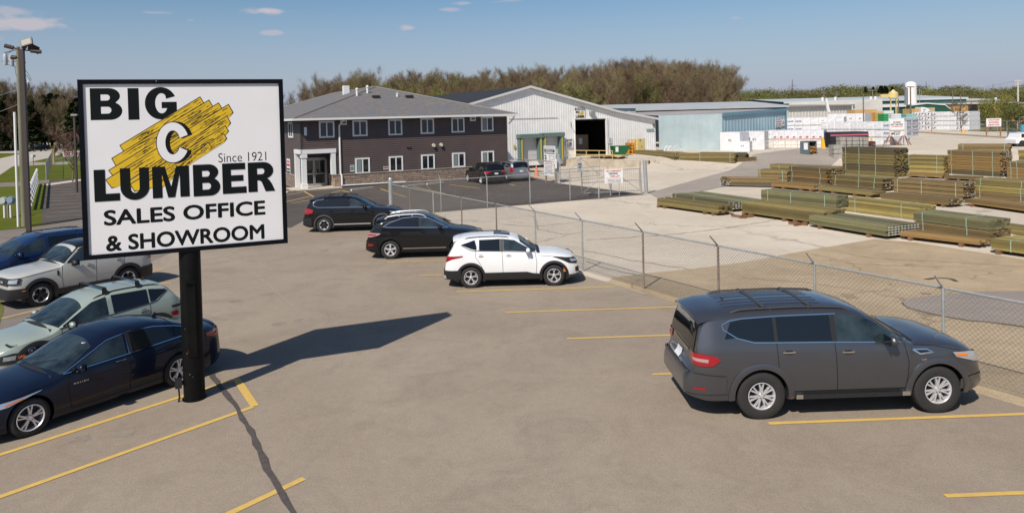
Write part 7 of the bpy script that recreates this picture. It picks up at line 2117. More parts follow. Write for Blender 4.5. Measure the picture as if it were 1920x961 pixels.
c.wheels(k_root, .225, ('silver', 'ypair', 5), tw=.225)
c.rails(-.2, 1.35, .82, PLB, k_root, h=.02, r=.014)
for x in (.30, 1.08):
    g = []
    z = c.P(x, .8).z+.13
    for j in range(9):
        t = -1+2*j/8; g.append([(x-.035, t*.56, z), (x-.02, t*.56, z+.025), (x+.02, t*.56, z+.025), (x+.035, t*.56, z), (x-.035, t*.56, z)])
    bar = MB().grid(g)
    for s in (-1, 1):
        y = s*.56; b = c.P(x, s*.82)
        bar.grid([[(x-.06, b.y, b.z), (x+.06, b.y, b.z)], [(x-.045, y, z-.05), (x+.045, y, z-.05)], [(x-.035, y, z+.025), (x+.035, y, z+.025)]])
        bar.grid([[(x-.06, b.y+s*.05, b.z-.01), (x+.06, b.y+s*.05, b.z-.01)], [(x-.035, y+s*.05, z+.01), (x+.035, y+s*.05, z+.01)], [(x-.035, y, z+.025), (x+.035, y, z+.025)]])
    bar.build('roof_crossbar', PLB, k_root, 50)
c.wrap('tail_light', [(.2, .93), (1.2, .96)], [(.2, .90), (1.2, .89)], PLB, k_root, False, off=.014)
c.wrap('tail_light_insert', [(1.05, .80), (1.25, .80)], [(1.05, .68), (1.25, .70)], TAIL, k_root, False, off=.016)
c.wrap('hood_seam_light', [(0, .865), (.9, .855)], [(0, .85), (.9, .84)], PLB, k_root, True, off=.012)
c.wrap('headlight', [(.75, .66), (1.0, .70), (1.45, .66)], [(.75, .50), (1.0, .48), (1.45, .60)], PLB, k_root, True, off=.016)
c.wrap('headlight_lens', [(.86, .64), (1.08, .65)], [(.86, .56), (1.08, .56)], HEAD, k_root, True, off=.024)
c.wrap('turn_lamp', [(1.12, .63), (1.26, .63)], [(1.12, .57), (1.26, .58)], AMB, k_root, True, off=.024)
c.wrap('number_plate', [(0, .62), (.15, .62)], [(0, .50), (.15, .50)], WHT, k_root, True, off=.016)
wipers(c, 2.25, k_root)
pp = c.P(-.12, 0); MB().plate([(-.12, 0), (-.08, .05), (-.05, .07), (.0, .03), (.06, 0)], -.018, .018).build('antenna', PLB, k_root).location = (pp.x, 0, pp.z)

# ---- light grey boxy SUV with black roof
W = 1.89
b_root = place_mid('parked_suv', 'light grey boxy suv with black roof, partly behind the big sign', 'car', (-14.62, 23.95), 234.5, 2.67)
P_LG = paint('paint_cactus_grey', (.42, .42, .39), rough=.3)
c = Car([(-.92, .66), (-.90, .95), (-.86, 1.2), (-.72, 1.45), (-.58, 1.66), (-.4, 1.73), (.2, 1.77), (.9, 1.78), (1.3, 1.75), (1.55, 1.66), (1.98, 1.27), (2.1, 1.20),
         (2.6, 1.16), (3.1, 1.10), (3.36, 1.03), (3.44, .86), (3.47, .66)],
        W, .26, [(-.9, 1.18), (-.4, 1.26), (.5, 1.22), (1.5, 1.18), (2.1, 1.14), (3.4, 1.0)], 2.67, .365, kf=.24, kr=.22, rf=.55, rr=.5, tumble=.30)
c.body('body', P_LG, b_root)
c.topskin('roof_panel', -.55, 1.50, .99, .99, P_BK, b_root, off=.006, nx=20, nv=14)
c.skin('side_window', [(-.48, 1.60), (.08, 1.66)], [(-.48, 1.28), (.08, 1.255)], GLS, b_root)
c.skin('side_window', [(.14, 1.665), (.95, 1.68)], [(.14, 1.25), (.95, 1.22)], GLS, b_root)
c.skin('side_window', [(1.05, 1.68), (1.38, 1.63), (1.86, 1.24)], [(1.05, 1.215), (1.86, 1.19)], GLT, b_root)
c.ribbon('door_pillar', [(1.0, 1.68), (1.0, 1.22)], .09, PLB, b_root, off=.008)
c.ribbon('window_trim', [(1.98, 1.22), (1.5, 1.64), (1.1, 1.70), (-.45, 1.66)], .05, PLB, b_root, off=.008)
c.topskin('windscreen', 2.02, 1.60, .94, .88, GLT, b_root, nx=10, bow=-.05)
c.topskin('rear_window', -.66, -.84, .78, .82, GLS, b_root, off=.01, nx=6)
c.topskin('cowl', 2.10, 2.02, .84, .9, PLB, b_root, off=.007, nx=2, bow=-.05)
c.seams([[(.11, 1.25), (.12, .95), (.38, .62)], [(1.0, 1.2), (1.02, .9), (1.02, .36)], [(2.02, 1.14), (2.06, .8), (2.0, .36)], [(2.1, 1.08), (3.3, .95)]], b_root)
c.ribbon('door_crease', [(.45, .66), (1.85, .64)], .014, P_LG, b_root, off=.018)
c.handle(.28, 1.06, P_LG, b_root); c.handle(1.22, 1.04, P_LG, b_root)
c.mirror(1.72, 1.18, PLB, b_root, 1.15)
c.arch('wheel_arch_flare', PLB, b_root, c.R+.05, c.R+.15, off=.024)
c.skin('sill_cladding', [(.40, .46), (2.28, .46)], [(.40, .28), (2.28, .28)], PLB, b_root, off=.022)
c.wheels(b_root, .235, ('dark', 'block', 5), tw=.235)
c.wrap('tail_light', [(.62, 1.10), (.95, 1.10)], [(.62, .92), (.95, .92)], TAIL, b_root, False, off=.016)
c.wrap('rear_bumper', [(0, .68), (1.25, .68)], [(0, .30), (1.25, .30)], PLB, b_root, False, off=.035)
c.wrap('front_bumper', [(0, .66), (1.22, .66)], [(0, .30), (1.22, .34)], PLB, b_root, True, off=.05)
c.wrap('grille', [(0, .95), (.66, .96)], [(0, .74), (.66, .74)], PLB, b_root, True, off=.02)
c.wrap('headlight', [(.62, .97), (.93, .98), (1.0, .97)], [(.62, .78), (.93, .78), (1.0, .80)], PLB, b_root, True, off=.026)
c.wrap('headlight_lens', [(.68, .93), (.92, .95)], [(.68, .83), (.92, .82)], HEAD, b_root, True, off=.034)
c.wrap('turn_lamp', [(1.06, .60), (1.15, .60)], [(1.06, .57), (1.15, .57)], AMB, b_root, True, off=.06)
me = text_mesh('BRONCO', .05, 1.5)
fo = fit_mesh(me, -.40, .40, .82, .88, 0, 'badge', WHT, b_root)
fo.data.transform(Matrix.Translation((c.xf+.026, 0, 0)) @ Matrix.Rotation(PI/2, 4, 'Z'))
c.ribbon('fender_vent', [(2.16, 1.02), (2.16, .86)], .06, PLB, b_root, off=.012)
wipers(c, 2.0, b_root)

# ---- deep blue SUV behind the grey one
W = 2.0
u_root = place_mid('parked_suv', 'deep metallic blue suv, mostly hidden behind the light grey suv and the sign', 'car', (-17.35, 25.95), 234.5, 2.95)
P_BL = paint('paint_blue', (.010, .027, .090), metal=.3, rough=.22)
c = Car([(-1.15, .66), (-1.12, .95), (-1.05, 1.15), (-.9, 1.38), (-.75, 1.58), (-.5, 1.70), (.3, 1.76), (1.1, 1.76), (1.55, 1.68), (1.85, 1.56), (2.5, 1.20), (2.65, 1.14),
         (3.1, 1.10), (3.55, 1.0), (3.82, .86), (3.92, .66)],
        W, .24, [(-1.1, 1.15), (0, 1.22), (1.5, 1.18), (2.6, 1.12), (3.9, .95)], 2.95, .375, kf=.32, kr=.24, rf=.8, rr=.55, tumble=.34)
c.body('body', P_BL, u_root)
c.skin('side_window', [(-.6, 1.5), (.2, 1.63)], [(-.6, 1.28), (.2, 1.26)], GLS, u_root)
c.skin('side_window', [(.25, 1.635), (1.2, 1.65)], [(.25, 1.255), (1.2, 1.225)], GLS, u_root)
c.skin('side_window', [(1.3, 1.64), (1.65, 1.58), (2.4, 1.20)], [(1.3, 1.22), (2.4, 1.17)], GLT, u_root)
c.topskin('windscreen', 2.52, 1.88, .93, .86, GLT, u_root, nx=10, bow=-.06)
c.topskin('rear_window', -.78, -.98, .78, .85, GLS, u_root, off=.01, nx=6)
c.topskin('cowl', 2.63, 2.52, .84, .9, PLB, u_root, off=.007, nx=2, bow=-.06)
c.handle(.45, 1.06, P_BL, u_root); c.handle(1.5, 1.04, P_BL, u_root)
c.mirror(2.2, 1.18, P_BL, u_root)
c.rails(-.5, 1.5, .8, PLB, u_root, h=.05, r=.018)
c.arch('wheel_arch_flare', P_BL, u_root, c.R+.05, c.R+.09, off=.015)
c.wheels(u_root, .235, ('silver', 'single', 5), tw=.235)
c.wrap('headlight', [(.55, .92), (1.2, .98)], [(.55, .80), (1.2, .88)], HEAD, u_root, True, off=.016)
c.wrap('grille', [(0, .95), (.52, .95)], [(0, .66), (.52, .68)], CHR, u_root, True, off=.02)
c.seams([[(1.25, 1.2), (1.27, .9), (1.27, .36)], [(2.42, 1.14), (2.46, .8), (2.4, .36)]], u_root)
wipers(c, 2.48, u_root)

# ---- two cars nose-in by the office
def far_suv(name, label, P, mid, deg, van=False):
    W = 1.98; wb = 3.0
    r = place_mid(name, label, 'car' if not van else 'minivan', mid, deg, wb)
    if van:
        prof = [(-1.05, .62), (-1.02, .9), (-.98, 1.15), (-.85, 1.5), (-.72, 1.66), (-.3, 1.74), (.8, 1.77), (1.6, 1.72), (2.1, 1.5), (2.95, 1.12), (3.4, 1.0), (3.85, .82), (3.98, .6)]
    else:
        prof = [(-1.10, .66), (-1.06, .95), (-.98, 1.2), (-.82, 1.5), (-.68, 1.66), (-.3, 1.74), (.8, 1.79), (1.5, 1.72), (1.85, 1.58), (2.5, 1.22), (3.1, 1.14), (3.6, 1.04), (3.85, .86), (3.9, .66)]
    c = Car(prof, W, .24, [(-1.1, 1.1), (-.5, 1.2), (1.5, 1.16), (2.6, 1.08), (3.9, .9)], wb, .37, tumble=.3)
    c.body('body', P, r)
    c.skin('side_window', [(-.6, 1.56), (.2, 1.62)], [(-.6, 1.25), (.2, 1.24)], GLS, r)
    c.skin('side_window', [(.28, 1.62), (1.2, 1.64)], [(.28, 1.24), (1.2, 1.22)], GLS, r)
    c.skin('side_window', [(1.3, 1.63), (1.6, 1.58), (2.35, 1.22)], [(1.3, 1.22), (2.35, 1.17)], GLT, r)
    c.topskin('windscreen', 2.5, 1.9, .92, .86, GLT, r, nx=8)
    c.topskin('rear_window', -.72, -.96, .80, .86, GLS, r, off=.012, nx=6)
    c.wheels(r, .235, ('silver', 'single', 6), tw=.235)
    c.arch('wheel_arch_flare', PLB if not van else P, r, c.R+.05, c.R+.1, off=.012)
    if van:
        c.wrap('tail_light', [(.70, 1.2), (1.05, 1.2)], [(.70, .85), (1.05, .85)], TAIL, r, False, off=.016)
        c.wrap('rear_bumper', [(0, .6), (1.2, .6)], [(0, .32), (1.2, .32)], P, r, False, off=.04)
    else:
        c.wrap('tail_light', [(.45, 1.12), (.8, 1.14), (1.15, 1.1)], [(.45, 1.06), (.8, .92), (1.15, .96)], TAIL, r, False, off=.016)
        c.wrap('tailgate_bar', [(0, 1.14), (.75, 1.15)], [(0, 1.12), (.75, 1.13)], CHR, r, False, off=.02)
        c.wrap('rear_bumper', [(0, .55), (1.2, .55)], [(0, .32), (1.2, .32)], PLB, r, False, off=.04)
    c.wrap('number_plate', [(0, .98), (.16, .98)], [(0, .85), (.16, .85)], WHT, r, False, off=.02)
    c.mirror(2.1, 1.18, P, r)
    c.rails(-.4, 1.5, .82, PLB, r, h=.04, r=.018)
    return r
# ================================================================ treated lumber
def tw(name, col, c2):
    return mat(name, col, rough=.85, noise=(1.2, .65, (1, 7, 7)), col2=c2, island=.42, bump=(9, .3, .01))
TW = {'o': tw('treated_olive', (.205, .158, .055), (.120, .095, .038)), 'g': tw('treated_green', (.160, .147, .070), (.105, .098, .046)), 'y': tw('treated_yellow', (.290, .225, .070), (.18, .145, .050)),
      'b': tw('treated_brown', (.180, .122, .050), (.110, .080, .036)), 'd': tw('treated_dark', (.105, .083, .042), (.065, .053, .028)), 'r': tw('treated_orange', (.255, .155, .052), (.155, .10, .038))}
TAGW = mat('end_tag', (.55, .56, .58), .5); STRAPG = mat('strap_green', (.30, .42, .33), .5); BLOCK = mat('dunnage_block', (.17, .085, .045), .85, noise=(3, .3))
BCACHE = {}
ORD = ['lowest', 'second', 'third', 'fourth', 'fifth', 'topmost']
def bundle_meshes(L, W, H, c_, seed, straps, tags, rough):
    r = random.Random(seed)
    nc = max(2, int(round(H/.095))); nw = max(3, int(round(W/.19)))
    mb = MB()
    for j in range(nc):
        for i in range(nw):
            dx0, dx1 = r.uniform(-.02, .02)*rough, r.uniform(-.05, .07)*rough
            y0, y1 = W*i/nw+.006, W*(i+1)/nw-.006
            jig = r.uniform(-.006, .006)
            if j == nc-1 and r.random() < .06*rough: continue
            mb.box(dx0, L+dx1, y0+jig, y1+jig, H*j/nc+.003, H*(j+1)/nc-.003)
    me = mb.mesh('boards', TW[c_])
    st = MB()
    for s in straps: st.box(L*s-.018, L*s+.018, -.012, -.006, -.01, H+.012).box(L*s-.018, L*s+.018, -.012, W, H+.004, H+.014)
    tg = MB()
    if tags:
        for j in range(nc):
            for i in range(nw):
                if r.random() < tags: 
                    y = W*(i+.5)/nw; z = H*(j+.5)/nc; tg.box(L+.075, L+.082, y-.055, y+.05, z-.02, z+.02)
    return me, (st.mesh('strap', STRAPG) if st.v else None), (tg.mesh('end_tag', TAGW) if tg.v else None)
LUMK = [0]
def stack(desc, pl, pr_, ytop, W, tiers, cols, straps=(.12, .5, .88), tags=0.0, blocks=True, rough=1.0, z0=None, base=0.0, ends=None, blk=(.06, .3, .7, .92)):
    """pl, pr_: foot of the long near side (wood, above the blocks); ytop: pixel of the upper edge at the left"""
    zb = base+(.14 if blocks else .02) if z0 is None else z0
    a, b = G(pl[0], pl[1], zb), G(pr_[0], pr_[1], zb)
    if a.y > 66 and z0 is None:
        a = GH(pl[0], pl[1]+3); b = GH(pr_[0], pr_[1]+3); zb = min(a.z, b.z)+.1; a.z = b.z = zb; blocks = True
    th = math.atan2(b.y-a.y, b.x-a.x); L = (b-a).length
    Ht = AY(pl[0], ytop, a.y).z-zb
    gap = .026; h = (Ht-gap*(tiers-1))/tiers
    for k in range(tiers):
        col = cols[min(k, len(cols)-1)]
        LUMK[0] += 1
        if tiers == 1: lab = 'board bundle, '+desc
        else:
            w = 'topmost' if k == tiers-1 else ORD[k]
            lab = w+' bundle in '+desc
        z = zb+k*(h+gap); jx = random.Random(LUMK[0]).uniform(-.05, .05)*(k > 0)
        t = thing('lumber_bundle', lab, 'lumber bundle', (a.x+jx*math.cos(th), a.y+jx*math.sin(th), z), th, 'bundles of treated lumber in the yard')
        ms = bundle_meshes(L, W, h, col, LUMK[0]*7+k, straps if k or tiers == 1 or True else (), tags if not ends else ends[min(k, len(ends)-1)], rough)
        for me, nm in zip(ms, ('boards', 'strap', 'end_tag')):
            if me is not None:
                o = bpy.data.objects.new(nm, me); COL.objects.link(o); o.parent = t
        if k == 0 and blocks:
            for s in blk:
                MB().box(L*s-.07, L*s+.07, -.10, W+.05, -.14+(0 if z0 is None else 0), -.005).build('dunnage_block', BLOCK, t)
        elif k: 
            for s in (.1, .5, .9): MB().box(L*s-.05, L*s+.05, .0, W, -gap+.004, -.003).build('spacer', BLOCK, t)
    return a, b, th, L, zb+Ht
# front row
stack('lowest left-hand pile nearest the gate, without straps', (1232, 384), (1347, 400), 371.5, 1.0, 1, 'o', (), rough=1.2, blk=(.03, .14, .8, .93))
stack('wide green-grey strapped pile behind the lowest left-hand pile', (1260.5, 375), (1371, 393), 362.5, 2.3, 1, 'g', (.07, .40, .97), tags=.7)
stack('long low olive pile under the strapped green bundle', (1391, 398), (1545, 419.5), 377.5, 1.5, 1, 'o', (), rough=.8, blk=(.03, .12, .55, .68))
stack('green with three straps, on top of the long olive pile', (1427, 377), (1568, 391.5), 355.5, 1.0, 1, 'g', (.1, .42, .86), blocks=False, z0=.66, rough=.4)
stack('big pile with rows of white end tags in the front row', (1517, 419.5), (1661, 443), 403, 1.9, 1, 'g', (), tags=.85, rough=.5, blk=(.16, .8))
stack('yellow bundle with tall sides behind the tagged front pile', (1579.5, 394), (1725, 413), 370, 1.15, 1, 'y', (.18, .78), blocks=False, rough=.4)
stack('two-high stack with a white tag, right half of the front row', (1714, 431), (1856, 452), 396, 1.25, 2, 'bg', (.13, .72), rough=.5, blk=(.1, .9))
stack('low bright orange-brown row in front of the white-tagged stack', (1687.5, 442), (1838, 459.5), 434.5, 1.0, 1, 'r', (), rough=1.6, blk=(.14, .78))
stack('olive-yellow pile right of the bright orange-brown row', (1858, 467), (1990, 486), 447, 1.6, 1, 'y', (.3,), rough=.6, blk=(.12, .8))
# middle rows
def endfacing(desc, pl, pr_, ytop, tiers, cols):
    a, b = G(*pl, .1), G(*pr_, .1); th = math.atan2(b.y-a.y, b.x-a.x); W = (b-a).length
    H = (AY(pl[0], ytop, a.y).z-.1)/tiers; L = 3.2
    for k in range(tiers):
        t = thing('lumber_bundle', ('topmost' if k else 'lowest')+' bundle in '+desc, 'lumber bundle', (a.x, a.y, .1+k*H), th-.02, 'bundles of treated lumber in the yard')
        mb = MB(); tg = MB(); r = random.Random(k+50)
        for j in range(3):
            for i in range(7):
                dy = r.uniform(-.08, .1); x0_ = W*i/7
                sh = .9 if k else 0
                mb.box(x0_+.004+.0, x0_+W/7-.004, dy, L, H*j/3+.004, H*(j+1)/3-.004)
                if not k and i % 2 == 0: tg.box(x0_+.02, x0_+W/7-.02, dy-.012, dy-.006, H*j/3+.03, H*(j+1)/3-.02)
        me = mb.mesh('boards', TW[cols[k]]); me.transform(Matrix(((1, .9, 0, 0), (0, .55, 0, 0), (0, 0, 1, 0), (0, 0, 0, 1)))); o = bpy.data.objects.new('boards', me); COL.objects.link(o); o.parent = t
        if tg.v:
            me = tg.mesh('end_tag', TAGW); me.transform(Matrix(((1, .9, 0, 0), (0, .55, 0, 0), (0, 0, 1, 0), (0, 0, 0, 1)))); o = bpy.data.objects.new('end_tag', me); COL.objects.link(o); o.parent = t
        MB().box(0, W, .3, .4, -.1, 0).build('dunnage_block', BLOCK, t)
endfacing('the small pile whose white-tagged ends face the gate', (1351, 346), (1369, 347.5), 330.5, 2, 'db')
stack('the narrow three-high stack at the left of the second row', (1421.8, 339.4), (1476, 342), 317.5, 1.1, 3, 'bbo', (.07, .85), tags=.3)
stack('the brown three-high stack left of the tall five-high one', (1480.5, 341), (1550, 347.5), 311.5, 1.6, 3, 'brb', (.07, .83), tags=.1, rough=1.4)
stack('the two-high stack behind the brown three-high one', (1444, 322), (1570, 329), 307.5, 1.2, 2, 'bo', (.15, .6, .92), tags=.2)
stack('low brown row lying in front of the narrow three-high stack', (1446, 349), (1527, 356), 341.5, 1.0, 1, 'r', (), tags=.4, rough=1.2)
stack('low olive row lying in front of the two-high brown stack', (1533, 356), (1636, 367), 349, 1.2, 1, 'o', (), rough=2.2)
stack('the two-high stack in front of the tall five-high one', (1559, 347), (1654, 355.5), 327.5, 1.5, 2, 'bo', (.08, .55, .85), tags=.15, rough=1.3)
stack('the tall dark five-high stack in the centre of the lumber yard', (1579.4, 326), (1676, 332.5), 275.5, 1.75, 5, 'odood', (.07, .34, .66), blocks=False, rough=1.6)
stack('the dark brown stack standing above the ragged tagged pile', (1675.6, 359), (1806, 369.5), 335, 1.2, 3, 'bbb', (.06, .42, .9), tags=.35, rough=1.0)
stack('low with a ragged tagged end, before the two dark bundles', (1650, 372), (1780, 384.5), 362, 1.3, 1, 'b', (), tags=.5, rough=2.0)
stack('the four-high olive stack right behind the tall five-high one', (1699.5, 322.5), (1769.7, 325.5), 290.5, 1.2, 4, 'yyoo', (.07, .82), blocks=False, rough=1.0)
stack('thin orange row on blocks below the four-high olive stack', (1699.5, 329.5), (1768, 332.5), 324.5, 1.3, 1, 'r', (), blk=(.1, .56, .95))
stack('the five-high red-brown stack right of the olive four-high one', (1776.8, 325), (1875, 331.5), 281, 1.4, 5, 'drrrb', (.08, .5, .87), blocks=False, tags=.25, rough=1.0)
stack('thin row on blocks below the five-high red-brown stack', (1770, 334), (1826, 337), 330, 1.5, 1, 'b', (), blk=(.1, .5, .9))
stack('the far four-high stack rising behind the red-brown one', (1795.5, 303), (1893, 306), 270.8, 1.9, 4, 'brrb', (.1, .9), blocks=False, rough=1.4)
stack('the red-brown three-high stack at the right edge', (1888, 333), (1990, 340), 302.5, 1.4, 3, 'rrb', (.08, .2), blocks=False)
stack('the olive three-high stack at the right edge of the middle row', (1825, 369), (1960, 381), 334, 1.4, 3, 'byo', (.10, .68), blocks=False)
stack('low orange-brown row in front of the right-edge olive stack', (1805, 380), (1980, 404), 372.5, 1.6, 1, 'r', (), rough=1.0, blk=(.12, .8))
stack('small stack at the right edge behind the red-brown three-high one', (1910, 301), (1990, 305), 281, 1.2, 2, 'oy', (.2,), blocks=False)
stack('olive bundle at the lower right behind the white-tagged stack', (1850, 431), (1970, 448), 419, 1.2, 1, 'o', (), blocks=False)
# long piles by the warehouse
stack('long olive pile near the blue shed, beside the orange cage', (1189.5, 292), (1264.7, 297.5), 281.5, 1.6, 1, 'o', (), rough=1.2, base=.3, tags=.3)
stack('long olive pile near the blue shed, the part with straps', (1270, 296.5), (1378, 303.5), 288, 1.6, 1, 'o', (.4, .92), rough=1.4, base=.1, tags=.1)
stack('dark loose boards behind the long olive pile', (1310, 290.5), (1396, 298.5), 286, 1.2, 1, 'd', (), rough=3.0, base=.3)
stack('short loose boards at the right tip of the long olive piles', (1378, 301), (1417, 298.5), 296, .8, 1, 'b', (), rough=3.0, base=.1)
# dunnage lying about
for l, r_, lab in (((1371, 406), (1388, 409), 'short brown timber block lying left of the long low olive pile'), ((1389, 409.5), (1409, 408), 'longer brown timber block at the left foot of the long low olive pile'),
                   ((1478, 420), (1500, 422.5), 'brown timber block lying between the olive pile and the tagged front pile'), ((1492, 424), (1515, 421.5), 'second brown timber block touching the tagged front pile')):
    a, b = G(*l), G(*r_); th = math.atan2(b.y-a.y, b.x-a.x)
    t = thing('timber_block', lab, 'timber block', (a.x, a.y, 0), th+.15); MB().box(0, .9, 0, .14, 0, .12).build('block', BLOCK, t)
# ================================================================ trees
def tmat(name, col, v=.25):
    return mat(name, col, rough=.9, objrand=v, island=.25, spec=.1)
BARK = tmat('bark_grey_brown', (.16, .13, .10), .2)
BARKL = tmat('bark_pale', (.30, .26, .20), .15)
TWIG = {'brown': tmat('twigs_brown', (.150, .105, .068), .22), 'tan': tmat('twigs_tan', (.20, .155, .085), .2), 'bud': tmat('buds_yellow_green', (.17, .165, .045), .22),
        'green': tmat('young_leaves', (.155, .165, .055), .25), 'dark': tmat('evergreen_needles', (.060, .080, .032), .3), 'lime': tmat('bright_leaves', (.17, .24, .035), .15), 'olive': tmat('olive_leaves', (.130, .125, .050), .25)}
def branch_tree(seed, H, spread, lean=.0, levels=3, first=.22, nb=7, twigs=2600, tl=.9, tw_=.045, up=.55, leaf=None, leafn=0, leafs=.22, trunk_r=None):
    """bare tree: real limbs plus a haze of thin twig blades around the limb ends"""
    r = random.Random(seed); tb = MB(); ends = []
    tr = trunk_r or H*.014
    def grow(p, d, L, rad, lv):
        n = 3; q = p
        for i in range(n):
            d2 = (d+Vector((r.uniform(-1, 1), r.uniform(-1, 1), r.uniform(-.3, .6)))*.14).normalized()
            e = q+d2*(L/n); r1 = rad*(1-.28*(i+1)/n*1.6)
            tb.tube(q, e, rad, max(r1, .012), 6 if lv == 0 else (4 if lv == 1 else 3), caps=False)
            rad = max(r1, .012); q = e; d = d2
            if lv < levels:
                k = (nb if lv == 0 else 4)//n+(1 if r.random() < .6 else 0)
                if lv == 0 and i == 0: k = 1
                for _ in range(k):
                    a = r.uniform(0, 2*PI); out = Vector((math.cos(a), math.sin(a), 0))
                    dd = (d*up+out*spread*r.uniform(.6, 1.1)+Vector((0, 0, .25))).normalized()
                    grow(q-d2*(L/n)*r.uniform(0, .6), dd, L*r.uniform(.42, .62), rad*.55, lv+1)
            else: ends.append((q, d))
        ends.append((q, d))
    grow(Vector((0, 0, 0)), Vector((lean, 0, 1)).normalized(), H*.52, tr, 0)
    mz = max(e[0].z for e in ends); s = H/mz
    tb.v = [(v[0]*s, v[1]*s, v[2]*s) for v in tb.v]
    tg = MB()
    for _ in range(twigs):
        p, d = r.choice(ends); p = p*s+Vector((r.gauss(0, .5), r.gauss(0, .5), r.gauss(0, .5)))*(H*.03)
        if p.z < H*first*.6: continue
        dd = (d+Vector((r.uniform(-1, 1), r.uniform(-1, 1), r.uniform(-.2, 1.0)))*.75).normalized()
        L = tl*r.uniform(.5, 1.3); side = dd.cross(Vector((r.uniform(-1, 1), r.uniform(-1, 1), r.uniform(-1, 1)))).normalized()*tw_
        tg.poly([p-side, p+side, p+dd*L])
    lf = MB()
    for _ in range(leafn):
        p, d = r.choice(ends); p = p*s+Vector((r.gauss(0, 1), r.gauss(0, 1), r.gauss(0, 1)))*(H*.035)
        u = Vector((r.uniform(-1, 1), r.uniform(-1, 1), r.uniform(-1, 1))).normalized(); v = u.cross(Vector((r.uniform(-1, 1), r.uniform(-1, 1), 1))).normalized(); k = leafs*r.uniform(.6, 1.3)
        lf.poly([p-u*k, p+v*k*.7, p+u*k, p-v*k*.6])
    return tb, tg, lf
def leafy(seed, H, wid, n=2600, ls=.38, base=.12, lobes=16):
    r = random.Random(seed); tb = MB(); tb.tube((0, 0, 0), (0, 0, H*.55), H*.022, H*.012, 6)
    C = []
    for i in range(lobes):
        a = r.uniform(0, 2*PI); rr_ = wid*.5*r.uniform(.1, .75); z = H*r.uniform(base+.15, .86); rr_ *= (1-((z/H-.5)/.6)**2)**.5 if abs(z/H-.5) < .6 else .3
        C.append((Vector((rr_*math.cos(a), rr_*math.sin(a), z)), wid*r.uniform(.14, .26)))
        tb.tube((0, 0, H*.35), C[-1][0], H*.008, H*.003, 4)
    C.append((Vector((0, 0, H*.86)), wid*.2))
    lf = MB()
    for _ in range(n):
        c_, R0 = r.choice(C); u = Vector((r.gauss(0, 1), r.gauss(0, 1), r.gauss(0, 1))).normalized(); p = c_+u*R0*r.uniform(.6, 1.08)
        t = (u+Vector((r.uniform(-1, 1), r.uniform(-1, 1), r.uniform(-1, 1)))*.8).normalized(); a = t.cross(Vector((.3, .5, .8))).normalized(); b = t.cross(a); k = ls*r.uniform(.5, 1.2)
        lf.poly([p-a*k, p+b*k*.7, p+a*k, p-b*k*.7])
    return tb, lf
def conifer(seed, H, wid, n=2600):
    r = random.Random(seed); tb = MB(); tb.tube((0, 0, 0), (0, 0, H*.97), H*.018, .03, 6); lf = MB()
    for _ in range(n):
        t = r.random()**.8; z = H*(.12+.86*t); R0 = wid*.5*(1-t)**.75*r.uniform(.5, 1.1)*(1+.22*math.sin(z*2.6+seed)); a = r.uniform(0, 2*PI)
        d = Vector((math.cos(a), math.sin(a), -.18)); p = Vector((0, 0, z))+d*R0; s = Vector((-math.sin(a), math.cos(a), r.uniform(-.4, .4)))*.42
        lf.poly([p-s, p+d*r.uniform(.3, .8)+Vector((0, 0, r.uniform(-.1, .3))), p+s, p-d*.4])
    return tb, lf
def protos(kind, n, f):
    L = []
    for i in range(n):
        L.append(f(i))
    return L
VAR = {}
def reg(key, parts): VAR[key] = parts        # list of (name, mesh)
for i in range(7):
    tb, tg, lf = branch_tree(100+i, 20, .62+.05*(i % 3), twigs=7000, tl=1.1, tw_=.021, nb=8, first=.2, leafn=(0, 0, 900, 0, 1400, 600, 0)[i], leafs=.10)
    cr = tg
    k = len(cr.v); 
    me = tg.mesh('crown', TWIG[('brown', 'tan', 'brown', 'brown', 'tan', 'brown', 'tan')[i]])
    prt = [('trunk', tb.mesh('trunk', BARKL if i in (1, 4, 6) else BARK)), ('crown', me)]
    if lf.v: prt.append(('buds', lf.mesh('buds', TWIG['bud'])))
    reg('bare%d' % i, prt)
for i in range(4):
    tb, tg, lf = branch_tree(300+i, 16, .7, twigs=2500, tl=.8, tw_=.022, nb=8, first=.15, leafn=5500, leafs=.14)
    reg('spring%d' % i, [('trunk', tb.mesh('trunk', BARK)), ('crown', tg.mesh('crown', TWIG['tan'])), ('leaves', lf.mesh('leaves', TWIG[('green', 'bud', 'bud', 'lime')[i]]))])
for i in range(4):
    tb, lf = leafy(400+i, 14, 13, 6000, .25, .04, 22); reg('leafy%d' % i, [('trunk', tb.mesh('trunk', BARK)), ('crown', lf.mesh('crown', TWIG[('green', 'olive', 'bud', 'olive')[i]]))])
for i in range(3):
    tb, lf = conifer(500+i, 18, 7.5); reg('fir%d' % i, [('trunk', tb.mesh('trunk', BARK)), ('crown', lf.mesh('crown', TWIG['dark']))])
def plant_tree(key, x, y, h, label, name, z=0, group=None, wide=1.0, rot=None, r=random.Random(1)):
    P = VAR[key]; H0 = {'bare': 20, 'spring': 16, 'leafy': 12.4, 'fir': 18, 'scrub': 5, 'solo': 14, 'small': 6}[key.rstrip('0123456789')]
    t = thing(name, label, 'tree', (x, y, z), r.uniform(0, 6.28) if rot is None else rot, group); s = h/H0; t.scale = (s*wide, s*wide, s)
    for nm, me in P: o = bpy.data.objects.new(nm, me); COL.objects.link(o); o.parent = t
    return t
rt = random.Random(77)
